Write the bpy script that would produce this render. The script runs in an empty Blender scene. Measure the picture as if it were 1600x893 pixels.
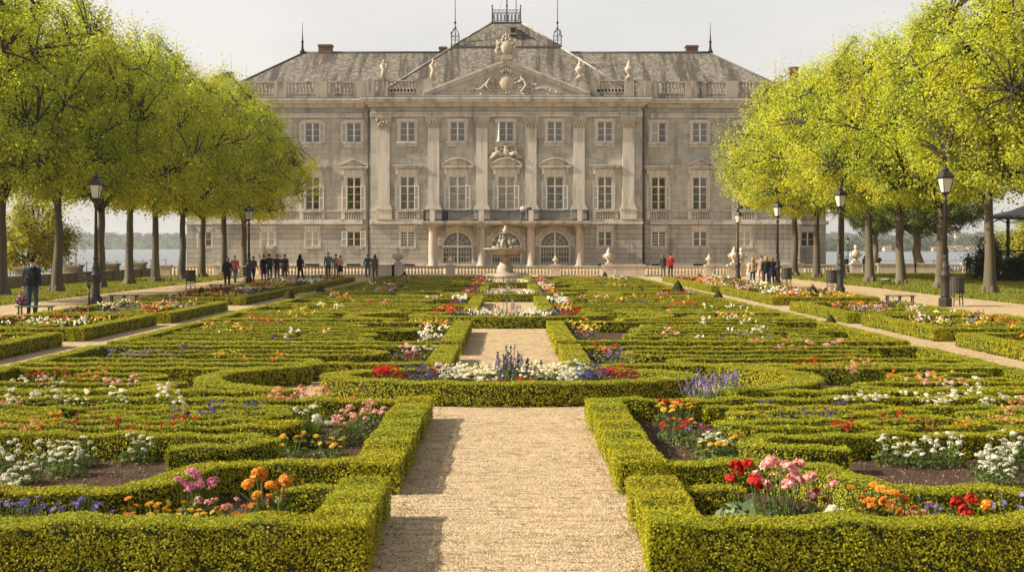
HAZE = True
import bpy, math, random
import numpy as np
from mathutils import Vector, Matrix, kdtree
R = math.radians
SC = bpy.context.scene
COL = SC.collection
rng = np.random.default_rng(7)
random.seed(7)
CAM_H = 2.3

def P(px, y, z=0.0):
    """ground point seen at a place in the photograph"""
    D = (CAM_H - z) * 2000.0 / (y - 385.0)
    return ((px - 795.0) * D / 2000.0, D)

# ---------------------------------------------------------------- objects
def tag(o, label=None, cat=None, group=None, kind=None):
    if label: o['label'] = label
    if cat: o['category'] = cat
    if group: o['group'] = group
    if kind: o['kind'] = kind
    return o

def empty(name, loc=(0, 0, 0), rz=0.0, label=None, cat=None, group=None):
    o = bpy.data.objects.new(name, None)
    o.empty_display_size = 0.2
    COL.objects.link(o)
    o.location = loc
    o.rotation_euler = (0, 0, rz)
    return tag(o, label, cat, group)

def link(name, me, parent=None, loc=(0, 0, 0), rz=0.0):
    o = bpy.data.objects.new(name, me)
    COL.objects.link(o)
    o.parent = parent
    o.location = loc
    o.rotation_euler = (0, 0, rz)
    return o

def kids(o):
    return [c for c in COL.objects if c.parent == o]

KID = {}
def copy_tree(o, parent=None):
    c = o.copy()
    COL.objects.link(c)
    c.parent = parent
    for ch in o.children:
        copy_tree(ch, c)
    return c

def place(o, loc, rz=0.0, s=1.0):
    o.location = loc
    o.rotation_euler = (0, 0, rz)
    o.scale = (s, s, s) if not isinstance(s, (tuple, list)) else s
    return o

def np_mesh(name, V, F, mats, rnd=None, mi=None, smooth=False):
    """V (n,3), F (m,k) arrays -> mesh, fast"""
    V = np.asarray(V, dtype=np.float32); F = np.asarray(F, dtype=np.int32)
    me = bpy.data.meshes.new(name)
    m, k = F.shape
    me.vertices.add(len(V)); me.vertices.foreach_set('co', V.ravel())
    me.loops.add(m * k); me.loops.foreach_set('vertex_index', F.ravel())
    me.polygons.add(m)
    me.polygons.foreach_set('loop_start', np.arange(0, m * k, k, dtype=np.int32))
    me.polygons.foreach_set('loop_total', np.full(m, k, dtype=np.int32))
    for mt in (mats if isinstance(mats, (list, tuple)) else [mats]):
        me.materials.append(mt)
    if mi is not None:
        me.polygons.foreach_set('material_index', np.asarray(mi, dtype=np.int32))
    me.polygons.foreach_set('use_smooth', np.full(m, smooth, dtype=bool))
    if rnd is not None:
        a = me.attributes.new('rnd', 'FLOAT', 'FACE')
        a.data.foreach_set('value', np.asarray(rnd, dtype=np.float32))
    me.update(calc_edges=True)
    return me

class B:
    """collects shapes, builds ONE mesh object"""
    def __init__(s):
        s.v = []; s.f = []; s.m = []; s.sm = []
    def add(s, vs, fs, m=0, smooth=False):
        n = len(s.v)
        s.v.extend([tuple(v) for v in vs])
        for f in fs:
            s.f.append(tuple(i + n for i in f)); s.m.append(m); s.sm.append(smooth)
        return s
    def bb(s, x0, x1, y0, y1, z0, z1, m=0):
        vs = [(x0,y0,z0),(x1,y0,z0),(x1,y1,z0),(x0,y1,z0),(x0,y0,z1),(x1,y0,z1),(x1,y1,z1),(x0,y1,z1)]
        return s.add(vs, [(3,2,1,0),(4,5,6,7),(0,1,5,4),(1,2,6,5),(2,3,7,6),(3,0,4,7)], m)
    def box(s, c, d, rz=0.0, m=0, taper=1.0):
        x, y, z = d[0]/2, d[1]/2, d[2]/2
        t = taper
        vs = [(-x,-y,-z),(x,-y,-z),(x,y,-z),(-x,y,-z),(-x*t,-y*t,z),(x*t,-y*t,z),(x*t,y*t,z),(-x*t,y*t,z)]
        cr, sr = math.cos(rz), math.sin(rz)
        vs = [(c[0]+a*cr-b*sr, c[1]+a*sr+b*cr, c[2]+q) for a, b, q in vs]
        return s.add(vs, [(3,2,1,0),(4,5,6,7),(0,1,5,4),(1,2,6,5),(2,3,7,6),(3,0,4,7)], m)
    def quad(s, a, b, c, d, m=0):
        return s.add([a, b, c, d], [(0,1,2,3)], m)
    def prism_xz(s, poly, y0, y1, m=0):
        n = len(poly)
        vs = [(x, y0, z) for x, z in poly] + [(x, y1, z) for x, z in poly]
        fs = [tuple(range(n)), tuple(range(2*n-1, n-1, -1))]
        fs += [((i+1) % n, i, i+n, (i+1) % n + n) for i in range(n)]
        return s.add(vs, fs, m)
    def prism_xy(s, poly, z0, z1, m=0):
        n = len(poly)
        vs = [(x, y, z0) for x, y in poly] + [(x, y, z1) for x, y in poly]
        fs = [tuple(range(n-1, -1, -1)), tuple(range(n, 2*n))]
        fs += [(i, (i+1) % n, (i+1) % n + n, i+n) for i in range(n)]
        return s.add(vs, fs, m)
    def tube(s, pts, rad, n=6, m=0, smooth=True, caps=True, squash=None):
        pts = [Vector(p) for p in pts]
        if not isinstance(rad, (list, tuple)): rad = [rad] * len(pts)
        vs = []; fs = []
        prev = None
        for i, p in enumerate(pts):
            t = (pts[min(i+1, len(pts)-1)] - pts[max(i-1, 0)])
            t = t.normalized() if t.length > 1e-9 else Vector((0,0,1))
            if prev is None:
                ref = Vector((0,1,0)) if abs(t.y) < 0.9 else Vector((1,0,0))
                u = t.cross(ref).normalized()
            else:
                u = (prev - t * prev.dot(t))
                u = u.normalized() if u.length > 1e-6 else t.orthogonal().normalized()
            prev = u
            w = t.cross(u)
            r = rad[i]
            ru, rw = (r, r) if not isinstance(r, (tuple, list)) else r
            for k in range(n):
                a = 2*math.pi*k/n
                vs.append(p + u*(ru*math.cos(a)) + w*(rw*math.sin(a)))
        L = len(pts)
        for i in range(L-1):
            for k in range(n):
                fs.append((i*n+k, i*n+(k+1) % n, (i+1)*n+(k+1) % n, (i+1)*n+k))
        if caps:
            fs.append(tuple(range(n-1, -1, -1))); fs.append(tuple(range((L-1)*n, L*n)))
        return s.add(vs, fs, m, smooth)
    def lathe(s, prof, c=(0,0,0), n=12, m=0, smooth=True, sx=1.0, sy=1.0, a0=0.0):
        vs = []; fs = []
        for r, z in prof:
            for k in range(n):
                a = a0 + 2*math.pi*k/n
                vs.append((c[0]+r*sx*math.cos(a), c[1]+r*sy*math.sin(a), c[2]+z))
        L = len(prof)
        for i in range(L-1):
            for k in range(n):
                fs.append((i*n+k, i*n+(k+1) % n, (i+1)*n+(k+1) % n, (i+1)*n+k))
        fs.append(tuple(range(n-1, -1, -1))); fs.append(tuple(range((L-1)*n, L*n)))
        return s.add(vs, fs, m, smooth)
    def ell(s, c, r, n=10, k=7, m=0, wob=0.0, seed=0):
        rr = random.Random(seed)
        prof = []
        vs = []; fs = []
        for i in range(k+1):
            th = math.pi*i/k
            for j in range(n):
                a = 2*math.pi*j/n
                q = 1 + (rr.uniform(-wob, wob) if wob and 0 < i < k else 0)
                vs.append((c[0]+r[0]*q*math.sin(th)*math.cos(a), c[1]+r[1]*q*math.sin(th)*math.sin(a), c[2]-r[2]*q*math.cos(th)))
        for i in range(k):
            for j in range(n):
                fs.append((i*n+j, i*n+(j+1) % n, (i+1)*n+(j+1) % n, (i+1)*n+j))
        return s.add(vs, fs, m, True)
    def mesh(s, name, mats):
        me = bpy.data.meshes.new(name)
        me.from_pydata(s.v, [], s.f)
        for mt in (mats if isinstance(mats, (list, tuple)) else [mats]):
            me.materials.append(mt)
        if s.f:
            me.polygons.foreach_set('material_index', np.array(s.m, dtype=np.int32))
            me.polygons.foreach_set('use_smooth', np.array(s.sm, dtype=bool))
        me.update()
        return me
    def build(s, name, mats, parent=None, loc=(0,0,0), rz=0.0):
        return link(name, s.mesh(name, mats), parent, loc, rz)

# ---------------------------------------------------------------- materials
def newmat(name):
    m = bpy.data.materials.new(name); m.use_nodes = True
    nt = m.node_tree; nt.nodes.clear()
    out = nt.nodes.new('ShaderNodeOutputMaterial')
    return m, nt, out
def N(nt, t, **kw):
    n = nt.nodes.new(t)
    for k, v in kw.items():
        if k.startswith('i_'):
            n.inputs[k[2:].replace('_', ' ')].default_value = v
        else: setattr(n, k, v)
    return n
def ramp(nt, stops, interp='LINEAR'):
    r = nt.nodes.new('ShaderNodeValToRGB')
    e = r.color_ramp.elements
    r.color_ramp.interpolation = interp
    while len(e) < len(stops): e.new(0.5)
    for i, (p, c) in enumerate(stops):
        e[i].position = p; e[i].color = (c[0], c[1], c[2], 1)
    return r
def rgbmix(nt, fac, a, b, mode='MIX'):
    n = nt.nodes.new('ShaderNodeMix'); n.data_type = 'RGBA'; n.blend_type = mode
    for i, v in ((0, fac), (6, a), (7, b)):
        if hasattr(v, 'links'): nt.links.new(v, n.inputs[i])
        elif i == 0: n.inputs[0].default_value = v
        else: n.inputs[i].default_value = (v[0], v[1], v[2], 1)
    return n.outputs[2]
def mapped(nt, scale=(1,1,1), coord='Object', rot=(0,0,0)):
    tc = nt.nodes.new('ShaderNodeTexCoord'); mp = nt.nodes.new('ShaderNodeMapping')
    mp.inputs['Scale'].default_value = scale; mp.inputs['Rotation'].default_value = rot
    nt.links.new(tc.outputs[coord], mp.inputs['Vector'])
    return mp.outputs['Vector']
def noise(nt, vec, scale, detail=4, rough=0.55):
    n = nt.nodes.new('ShaderNodeTexNoise')
    n.inputs['Scale'].default_value = scale; n.inputs['Detail'].default_value = detail; n.inputs['Roughness'].default_value = rough
    nt.links.new(vec, n.inputs['Vector'])
    return n.outputs['Fac']
def bump(nt, h, strength, dist, nrm=None):
    b = nt.nodes.new('ShaderNodeBump'); b.inputs['Strength'].default_value = strength; b.inputs['Distance'].default_value = dist
    nt.links.new(h, b.inputs['Height'])
    if nrm: nt.links.new(nrm, b.inputs['Normal'])
    return b.outputs['Normal']
def pbsdf(nt, out, col, rough=0.7, nrm=None, metal=0.0, spec=0.35):
    p = nt.nodes.new('ShaderNodeBsdfPrincipled')
    if hasattr(col, 'links'): nt.links.new(col, p.inputs['Base Color'])
    else: p.inputs['Base Color'].default_value = (col[0], col[1], col[2], 1)
    if hasattr(rough, 'links'): nt.links.new(rough, p.inputs['Roughness'])
    else: p.inputs['Roughness'].default_value = rough
    p.inputs['Metallic'].default_value = metal
    p.inputs['Specular IOR Level'].default_value = spec
    if nrm: nt.links.new(nrm, p.inputs['Normal'])
    nt.links.new(p.outputs[0], out.inputs[0])
    return p

def m_simple(name, col, rough=0.6, metal=0.0, var=0.12, scale=6.0, spec=0.35, bs=0.0):
    m, nt, out = newmat(name)
    v = mapped(nt)
    f = noise(nt, v, scale, 5)
    c = rgbmix(nt, f, [x*(1-var) for x in col], [min(1, x*(1+var)) for x in col])
    nr = bump(nt, noise(nt, v, scale*6, 3), bs, 0.01) if bs else None
    pbsdf(nt, out, c, rough, nr, metal, spec)
    return m

def m_stone(name, c1, c2, row=0.5, width=1.1, mortar=0.012, stain=(0.15,0.13,0.10), stain_amt=0.5, bmp=0.3, mdark=0.55, patch=0.5, warm=None):
    m, nt, out = newmat(name)
    tc = nt.nodes.new('ShaderNodeTexCoord')
    sep = nt.nodes.new('ShaderNodeSeparateXYZ'); nt.links.new(tc.outputs['Object'], sep.inputs[0])
    ad = N(nt, 'ShaderNodeMath', operation='ADD'); nt.links.new(sep.outputs[0], ad.inputs[0]); nt.links.new(sep.outputs[1], ad.inputs[1])
    cmb = nt.nodes.new('ShaderNodeCombineXYZ'); nt.links.new(ad.outputs[0], cmb.inputs[0]); nt.links.new(sep.outputs[2], cmb.inputs[1])
    base1 = rgbmix(nt, noise(nt, tc.outputs['Object'], 0.7, 6, 0.65), c1, c2)
    h = None
    if row:
        bk = nt.nodes.new('ShaderNodeTexBrick')
        bk.inputs['Scale'].default_value = 1.0
        bk.inputs['Row Height'].default_value = row; bk.inputs['Brick Width'].default_value = width
        bk.inputs['Mortar Size'].default_value = mortar; bk.inputs['Mortar Smooth'].default_value = 0.3
        bk.inputs['Bias'].default_value = 0.0
        bk.inputs['Color1'].default_value = (0.2,0.2,0.2,1); bk.inputs['Color2'].default_value = (0.8,0.8,0.8,1)
        nt.links.new(cmb.outputs[0], bk.inputs['Vector'])
        t1 = rgbmix(nt, bk.outputs['Color'], (1-0.22*patch,)*3, (1+0.16*patch,)*3)
        base1 = rgbmix(nt, 1.0, base1, t1, 'MULTIPLY')
        base1 = rgbmix(nt, bk.outputs['Fac'], base1, [x*mdark for x in c1])
        h = bk.outputs['Fac']
    # vertical rain stains and soot with shapes of their own
    v = mapped(nt, (1.3, 1.3, 0.16))
    s = noise(nt, v, 1.0, 6, 0.7)
    rs = ramp(nt, [(0.48, (0,0,0)), (0.66, (1,1,1))]); nt.links.new(s, rs.inputs[0])
    f = N(nt, 'ShaderNodeMath', operation='MULTIPLY'); nt.links.new(rs.outputs[0], f.inputs[0]); f.inputs[1].default_value = stain_amt
    base1 = rgbmix(nt, f.outputs[0], base1, stain)
    if warm:
        rw = ramp(nt, [(0.45, (0,0,0)), (0.7, (1,1,1))]); nt.links.new(noise(nt, tc.outputs['Object'], 0.33, 4, 0.6), rw.inputs[0])
        fw = N(nt, 'ShaderNodeMath', operation='MULTIPLY'); nt.links.new(rw.outputs[0], fw.inputs[0]); fw.inputs[1].default_value = 0.6
        base1 = rgbmix(nt, fw.outputs[0], base1, warm)
    fine = noise(nt, tc.outputs['Object'], 9.0, 5, 0.7)
    base1 = rgbmix(nt, 0.55, base1, rgbmix(nt, fine, [0.62]*3, [1.38]*3), 'MULTIPLY')
    nr = bump(nt, fine, 0.25, 0.02)
    if h:
        inv = N(nt, 'ShaderNodeMath', operation='SUBTRACT'); inv.inputs[0].default_value = 1; nt.links.new(h, inv.inputs[1])
        nr = bump(nt, inv.outputs[0], bmp, 0.05, nr)
    pbsdf(nt, out, base1, 0.85, nr, 0, 0.25)
    return m

def m_leaf(name, cols, trans=0.35, rough=0.5, patch=None, pscale=0.5, spec=0.3, pfac=0.7, brown=None):
    """cols: ramp over the per-leaf random value"""
    m, nt, out = newmat(name)
    at = N(nt, 'ShaderNodeAttribute', attribute_name='rnd')
    r = ramp(nt, [(i/(len(cols)-1), c) for i, c in enumerate(cols)]); nt.links.new(at.outputs['Fac'], r.inputs[0])
    c = r.outputs[0]
    if patch:
        g = nt.nodes.new('ShaderNodeNewGeometry')
        rp = ramp(nt, [(0.42, (0,0,0)), (0.62, (1,1,1))]); nt.links.new(noise(nt, g.outputs['Position'], pscale, 3, 0.6), rp.inputs[0])
        f = N(nt, 'ShaderNodeMath', operation='MULTIPLY'); nt.links.new(rp.outputs[0], f.inputs[0]); f.inputs[1].default_value = pfac
        c = rgbmix(nt, f.outputs[0], c, rgbmix(nt, 1.0, c, patch, 'MULTIPLY'))
    if brown:
        g2 = nt.nodes.new('ShaderNodeNewGeometry')
        rb = ramp(nt, [(0.60, (0,0,0)), (0.72, (1,1,1))]); nt.links.new(noise(nt, g2.outputs['Position'], 2.6, 5, 0.7), rb.inputs[0])
        fb = N(nt, 'ShaderNodeMath', operation='MULTIPLY'); nt.links.new(rb.outputs[0], fb.inputs[0]); nt.links.new(at.outputs['Fac'], fb.inputs[1])
        c = rgbmix(nt, fb.outputs[0], c, brown)
    p = nt.nodes.new('ShaderNodeBsdfPrincipled'); nt.links.new(c, p.inputs['Base Color'])
    p.inputs['Roughness'].default_value = rough; p.inputs['Specular IOR Level'].default_value = spec
    t = nt.nodes.new('ShaderNodeBsdfTranslucent')
    nt.links.new(rgbmix(nt, 1.0, c, (1.35, 1.32, 0.6), 'MULTIPLY'), t.inputs[0])
    mx = nt.nodes.new('ShaderNodeMixShader'); mx.inputs[0].default_value = trans
    nt.links.new(p.outputs[0], mx.inputs[1]); nt.links.new(t.outputs[0], mx.inputs[2])
    nt.links.new(mx.outputs[0], out.inputs[0])
    return m

# ---------------------------------------------------------------- leaf clouds
def rand_unit(n, g):
    v = g.normal(size=(n, 3)); return v / (np.linalg.norm(v, axis=1, keepdims=True) + 1e-9)

def leaf_quads(Pt, Nr, size, aspect=0.6, spread=0.8, g=None, up=0.0):
    """kite shaped leaves at points Pt with facing direction about Nr. returns V,F,rnd"""
    g = g or rng
    n = len(Pt)
    nr = Nr + rand_unit(n, g) * spread
    nr[:, 2] += up
    nr /= (np.linalg.norm(nr, axis=1, keepdims=True) + 1e-9)
    a = np.cross(nr, rand_unit(n, g)); a /= (np.linalg.norm(a, axis=1, keepdims=True) + 1e-9)
    b = np.cross(nr, a)
    sz = np.asarray(size) * g.uniform(0.65, 1.25, n)
    L = (a * sz[:, None]) * 0.5; W = b * (sz * aspect)[:, None] * 0.5
    V = np.stack([Pt - L, Pt - L*0.1 + W, Pt + L, Pt - L*0.1 - W], axis=1).reshape(-1, 3)
    F = np.arange(n*4, dtype=np.int32).reshape(n, 4)
    return V, F, g.random(n)
# ---------------------------------------------------------------- material set
M = {}
M['wall'] = m_stone('palace_ashlar', (0.47,0.445,0.375), (0.30,0.29,0.255), 0.55, 1.3, 0.014, (0.13,0.12,0.105), 0.65, 0.4, 0.6, 1.5, (0.53,0.47,0.385))
M['rustic'] = m_stone('palace_rustic', (0.42,0.40,0.345), (0.28,0.27,0.24), 0.52, 1.9, 0.026, (0.12,0.112,0.10), 0.7, 0.8, 0.42, 1.0, (0.45,0.395,0.315))
M['trim'] = m_stone('palace_trim', (0.64,0.58,0.495), (0.44,0.405,0.35), 0, 0, 0, (0.18,0.16,0.135), 0.65, 0.2, 0.7, 0.5)
M['dirtytrim'] = m_stone('palace_weathered_trim', (0.46,0.39,0.31), (0.36,0.31,0.25), 0, 0, 0, (0.10,0.09,0.075), 0.95, 0.2, 0.7, 0.5)
M['carve'] = m_stone('carved_stone', (0.52,0.44,0.34), (0.40,0.34,0.265), 0, 0, 0, (0.17,0.15,0.12), 0.55, 0.2)
M['pale'] = m_stone('pale_stone', (0.62,0.52,0.42), (0.48,0.405,0.32), 0, 0, 0, (0.25,0.21,0.16), 0.45, 0.2)
M['oldwall'] = m_stone('old_wall_stone', (0.34,0.28,0.19), (0.24,0.20,0.135), 0.4, 1.6, 0.015, (0.08,0.07,0.05), 0.6, 0.3, 0.5, 0.8)
M['brick'] = m_stone('chimney_brick', (0.22,0.12,0.075), (0.14,0.085,0.06), 0.12, 0.3, 0.012, (0.06,0.05,0.04), 0.4, 0.3, 0.8, 1.0)
M['white'] = m_simple('white_paint', (0.74,0.69,0.60), 0.5, 0, 0.08, 3)
M['shutter'] = m_simple('shutter_paint_louvre_shade', (0.40,0.385,0.355), 0.6, 0, 0.15, 2.5)  # panel tone darkened, shading between the louvres put into the colour
M['iron'] = m_simple('dark_iron', (0.028,0.026,0.024), 0.5, 0.4, 0.3, 8)
M['lampiron'] = m_simple('lamp_iron', (0.035,0.030,0.025), 0.55, 0.2, 0.35, 5, bs=0.3)
M['lead'] = m_simple('lead_flashing', (0.10,0.095,0.085), 0.6, 0.2, 0.3, 2)
M['greenwood'] = m_simple('green_painted_wood', (0.12,0.15,0.115), 0.5, 0, 0.25, 9)
M['whitewood'] = m_simple('pale_green_wood', (0.42,0.47,0.38), 0.5, 0, 0.2, 9)
M['binwood'] = m_simple('bin_slats', (0.055,0.045,0.035), 0.6, 0, 0.35, 14)
M['bark'] = m_stone('tree_bark', (0.15,0.115,0.075), (0.06,0.048,0.034), 0, 0, 0, (0.19,0.175,0.11), 0.6, 0.6)
M['branch'] = m_simple('branch_bark', (0.038,0.030,0.020), 0.85, 0, 0.4, 3)
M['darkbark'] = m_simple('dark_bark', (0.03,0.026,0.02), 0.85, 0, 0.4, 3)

def m_lampglass():
    m, nt, out = newmat('lamp_glass')
    p = pbsdf(nt, out, (0.80,0.74,0.62), 0.35, None, 0, 0.5)
    p.inputs['Transmission Weight'].default_value = 0.35
    return m
M['lampglass'] = m_lampglass()

def m_pane(name, c1, c2, scale, rough=0.06, vs=(1,1,1)):
    m, nt, out = newmat(name)
    g = nt.nodes.new('ShaderNodeNewGeometry')
    mp = nt.nodes.new('ShaderNodeMapping'); nt.links.new(g.outputs['Position'], mp.inputs[0]); mp.inputs['Scale'].default_value = vs
    f = noise(nt, mp.outputs[0], scale, 5, 0.7)
    r = ramp(nt, [(0.38, c1), (0.62, c2)]); nt.links.new(f, r.inputs[0])
    p = pbsdf(nt, out, r.outputs[0], rough, None, 0, 0.9)
    p.inputs['IOR'].default_value = 1.5
    return m
M['pane_grey'] = m_pane('window_glass_grey', (0.07,0.078,0.072), (0.12,0.127,0.11), 0.8)  # grey mottle set in the pane colour
M['pane_dark'] = m_pane('window_glass_dark', (0.015,0.016,0.012), (0.04,0.04,0.024), 1.5)
M['pane_green'] = m_pane('window_glass_painted_reflection', (0.02,0.021,0.008), (0.095,0.095,0.026), 1.6)  # olive mottle: reflected trees painted into the glass colour
M['pane_curtain'] = m_pane('window_glass_net_curtain', (0.12,0.12,0.075), (0.27,0.25,0.165), 1.3, 0.1)
M['pane_door'] = m_pane('door_glass', (0.02,0.017,0.010), (0.13,0.11,0.055), 2.6)

def m_slate():
    m, nt, out = newmat('roof_slate')
    tc = nt.nodes.new('ShaderNodeTexCoord')
    sep = nt.nodes.new('ShaderNodeSeparateXYZ'); nt.links.new(tc.outputs['Object'], sep.inputs[0])
    cmb = nt.nodes.new('ShaderNodeCombineXYZ')
    nt.links.new(sep.outputs[0], cmb.inputs[0])
    ad = N(nt, 'ShaderNodeMath', operation='ADD'); nt.links.new(sep.outputs[2], ad.inputs[0]); nt.links.new(sep.outputs[1], ad.inputs[1])
    nt.links.new(ad.outputs[0], cmb.inputs[1])
    bk = nt.nodes.new('ShaderNodeTexBrick'); nt.links.new(cmb.outputs[0], bk.inputs['Vector'])
    bk.inputs['Scale'].default_value = 1; bk.inputs['Row Height'].default_value = 0.34; bk.inputs['Brick Width'].default_value = 0.33
    bk.inputs['Mortar Size'].default_value = 0.022; bk.inputs['Color1'].default_value = (0.0,0.0,0.0,1); bk.inputs['Color2'].default_value = (1,1,1,1)
    bk.inputs['Mortar'].default_value = (0.2,0.2,0.2,1)
    c = ramp(nt, [(0.1, (0.07,0.06,0.05)), (0.5, (0.165,0.143,0.112)), (0.9, (0.31,0.27,0.215))])
    mm = N(nt, 'ShaderNodeMath', operation='MULTIPLY_ADD'); nt.links.new(bk.outputs['Color'], mm.inputs[0]); mm.inputs[1].default_value = 0.55
    ns = noise(nt, tc.outputs['Object'], 1.6, 6, 0.75)
    m2 = N(nt, 'ShaderNodeMath', operation='MULTIPLY'); nt.links.new(ns, m2.inputs[0]); m2.inputs[1].default_value = 0.5
    nt.links.new(m2.outputs[0], mm.inputs[2]); nt.links.new(mm.outputs[0], c.inputs[0])
    v = mapped(nt, (0.95, 0.07, 0.09))
    s = noise(nt, v, 1.0, 6, 0.72)
    rs = ramp(nt, [(0.47, (0,0,0)), (0.58, (1,1,1))]); nt.links.new(s, rs.inputs[0])
    f = N(nt, 'ShaderNodeMath', operation='MULTIPLY'); nt.links.new(rs.outputs[0], f.inputs[0]); f.inputs[1].default_value = 0.86
    col = rgbmix(nt, f.outputs[0], c.outputs[0], (0.058,0.046,0.035))
    # pale lichen
    rl = ramp(nt, [(0.60, (0,0,0)), (0.78, (0.8,0.8,0.8))]); nt.links.new(noise(nt, tc.outputs['Object'], 3.2, 5, 0.8), rl.inputs[0])
    col = rgbmix(nt, rl.outputs[0], col, (0.33,0.285,0.20))
    nr = bump(nt, bk.outputs['Color'], 0.5, 0.04)
    pbsdf(nt, out, col, 0.85, nr, 0, 0.2)
    return m
M['slate'] = m_slate()

def m_gravel():
    m, nt, out = newmat('gravel')
    g = nt.nodes.new('ShaderNodeNewGeometry'); pos = g.outputs['Position']
    vo = nt.nodes.new('ShaderNodeTexVoronoi'); vo.inputs['Scale'].default_value = 76; nt.links.new(pos, vo.inputs['Vector'])
    sepc = nt.nodes.new('ShaderNodeSeparateColor'); nt.links.new(vo.outputs['Color'], sepc.inputs[0])
    c = ramp(nt, [(0, (0.13,0.085,0.05)), (0.18, (0.45,0.325,0.185)), (0.75, (0.61,0.46,0.27)), (1, (0.80,0.68,0.47))])
    nt.links.new(sepc.outputs[0], c.inputs[0])
    big = noise(nt, pos, 0.9, 6, 0.7)
    col = rgbmix(nt, 1.0, c.outputs[0], rgbmix(nt, big, (0.74,0.72,0.70), (1.26,1.24,1.2)), 'MULTIPLY')
    # raked tracks and damp smudges
    mp = nt.nodes.new('ShaderNodeMapping'); nt.links.new(pos, mp.inputs[0]); mp.inputs['Scale'].default_value = (0.35, 2.2, 1)
    tr = ramp(nt, [(0.5, (1,1,1)), (0.75, (0.72,0.70,0.66))]); nt.links.new(noise(nt, mp.outputs[0], 1.1, 5, 0.7), tr.inputs[0])
    col = rgbmix(nt, 1.0, col, tr.outputs[0], 'MULTIPLY')
    mp2 = nt.nodes.new('ShaderNodeMapping'); nt.links.new(pos, mp2.inputs[0]); mp2.inputs['Scale'].default_value = (3.0, 11.0, 1); mp2.inputs['Rotation'].default_value = (0, 0, 0.12)
    st_ = noise(nt, mp2.outputs[0], 1.0, 6, 0.8); rk = ramp(nt, [(0.50, (1.04,1.03,1.02)), (0.57, (0.70,0.65,0.58)), (0.66, (0.30,0.25,0.20))]); nt.links.new(st_, rk.inputs[0])
    col = rgbmix(nt, 1.0, col, rk.outputs[0], 'MULTIPLY')
    mid = noise(nt, pos, 7, 4, 0.7)
    h = N(nt, 'ShaderNodeMath', operation='ADD'); nt.links.new(vo.outputs['Distance'], h.inputs[0]); h.inputs[1].default_value = 0
    nr = bump(nt, vo.outputs['Distance'], 0.9, -0.02)
    nr = bump(nt, mid, 0.7, 0.05, nr)
    nr = bump(nt, noise(nt, pos, 2.6, 3, 0.5), 0.8, 0.10, nr)
    pbsdf(nt, out, col, 0.95, nr, 0, 0.1)
    return m
M['gravel'] = m_gravel()

def m_noise_ground(name, stops, s1, s2, bs, bd, rough=0.95):
    m, nt, out = newmat(name)
    g = nt.nodes.new('ShaderNodeNewGeometry'); pos = g.outputs['Position']
    f1 = noise(nt, pos, s1, 6, 0.7); f2 = noise(nt, pos, s2, 5, 0.75)
    mx = N(nt, 'ShaderNodeMath', operation='MULTIPLY_ADD'); nt.links.new(f1, mx.inputs[0]); mx.inputs[1].default_value = 0.6
    m2 = N(nt, 'ShaderNodeMath', operation='MULTIPLY'); nt.links.new(f2, m2.inputs[0]); m2.inputs[1].default_value = 0.4
    nt.links.new(m2.outputs[0], mx.inputs[2])
    c = ramp(nt, stops); nt.links.new(mx.outputs[0], c.inputs[0])
    pbsdf(nt, out, c.outputs[0], rough, bump(nt, f2, bs, bd), 0, 0.1)
    return m
M['soil'] = m_noise_ground('garden_soil', [(0.3, (0.05,0.031,0.02)), (0.5, (0.13,0.08,0.05)), (0.7, (0.25,0.165,0.105))], 5, 34, 1.0, 0.12)
M['lawn'] = m_noise_ground('lawn_soil', [(0.32, (0.07,0.09,0.012)), (0.5, (0.15,0.165,0.022)), (0.7, (0.24,0.22,0.05))], 0.5, 9, 0.8, 0.05)
M['hill'] = m_noise_ground('far_hills', [(0.35, (0.04,0.06,0.02)), (0.5, (0.07,0.095,0.028)), (0.65, (0.12,0.14,0.045))], 0.012, 0.07, 1.0, 6)
M['earth'] = m_noise_ground('bank_earth', [(0.3, (0.05,0.05,0.02)), (0.6, (0.12,0.10,0.06))], 1, 9, 0.6, 0.05)

def m_water():
    m, nt, out = newmat('lake_water')
    g = nt.nodes.new('ShaderNodeNewGeometry')
    mp = nt.nodes.new('ShaderNodeMapping'); nt.links.new(g.outputs['Position'], mp.inputs[0]); mp.inputs['Scale'].default_value = (0.5, 0.16, 1)
    f = noise(nt, mp.outputs[0], 0.5, 6, 0.65)
    nr = bump(nt, f, 0.35, 0.6)
    pbsdf(nt, out, (0.10,0.115,0.115), 0.28, nr, 0, 0.5)
    return m
M['water'] = m_water()

# foliage
M['box'] = m_leaf('box_leaves', [(0.115,0.13,0.006), (0.222,0.235,0.009), (0.328,0.33,0.013), (0.465,0.44,0.022)], 0.16, 0.5, (1.32,1.06,0.6), 0.55, 0.16, pfac=0.6, brown=(0.15,0.088,0.025))
M['boxcore'] = m_simple('box_twigs_gap_shade', (0.030,0.032,0.008), 0.9, 0, 0.4, 9, spec=0.1)  # twig core coloured dark so gaps between leaves read as shade
M['linden'] = m_leaf('linden_leaves', [(0.12,0.16,0.014), (0.305,0.37,0.030), (0.47,0.515,0.046), (0.60,0.615,0.08)], 0.60, 0.42, (1.25,1.02,0.8), 0.22, 0.35)
M['linden_dark'] = m_leaf('old_linden_leaves', [(0.04,0.065,0.008), (0.08,0.11,0.010), (0.12,0.15,0.014)], 0.35, 0.5)
M['shrub'] = m_leaf('shrub_leaves', [(0.10,0.12,0.01), (0.30,0.29,0.02), (0.55,0.47,0.04)], 0.45, 0.5)
M['cone'] = m_leaf('topiary_leaves', [(0.02,0.03,0.005), (0.05,0.062,0.009), (0.085,0.095,0.014)], 0.25, 0.5)
M['herb'] = m_leaf('flower_foliage', [(0.035,0.055,0.010), (0.085,0.12,0.020), (0.15,0.18,0.035)], 0.35, 0.5)
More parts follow.
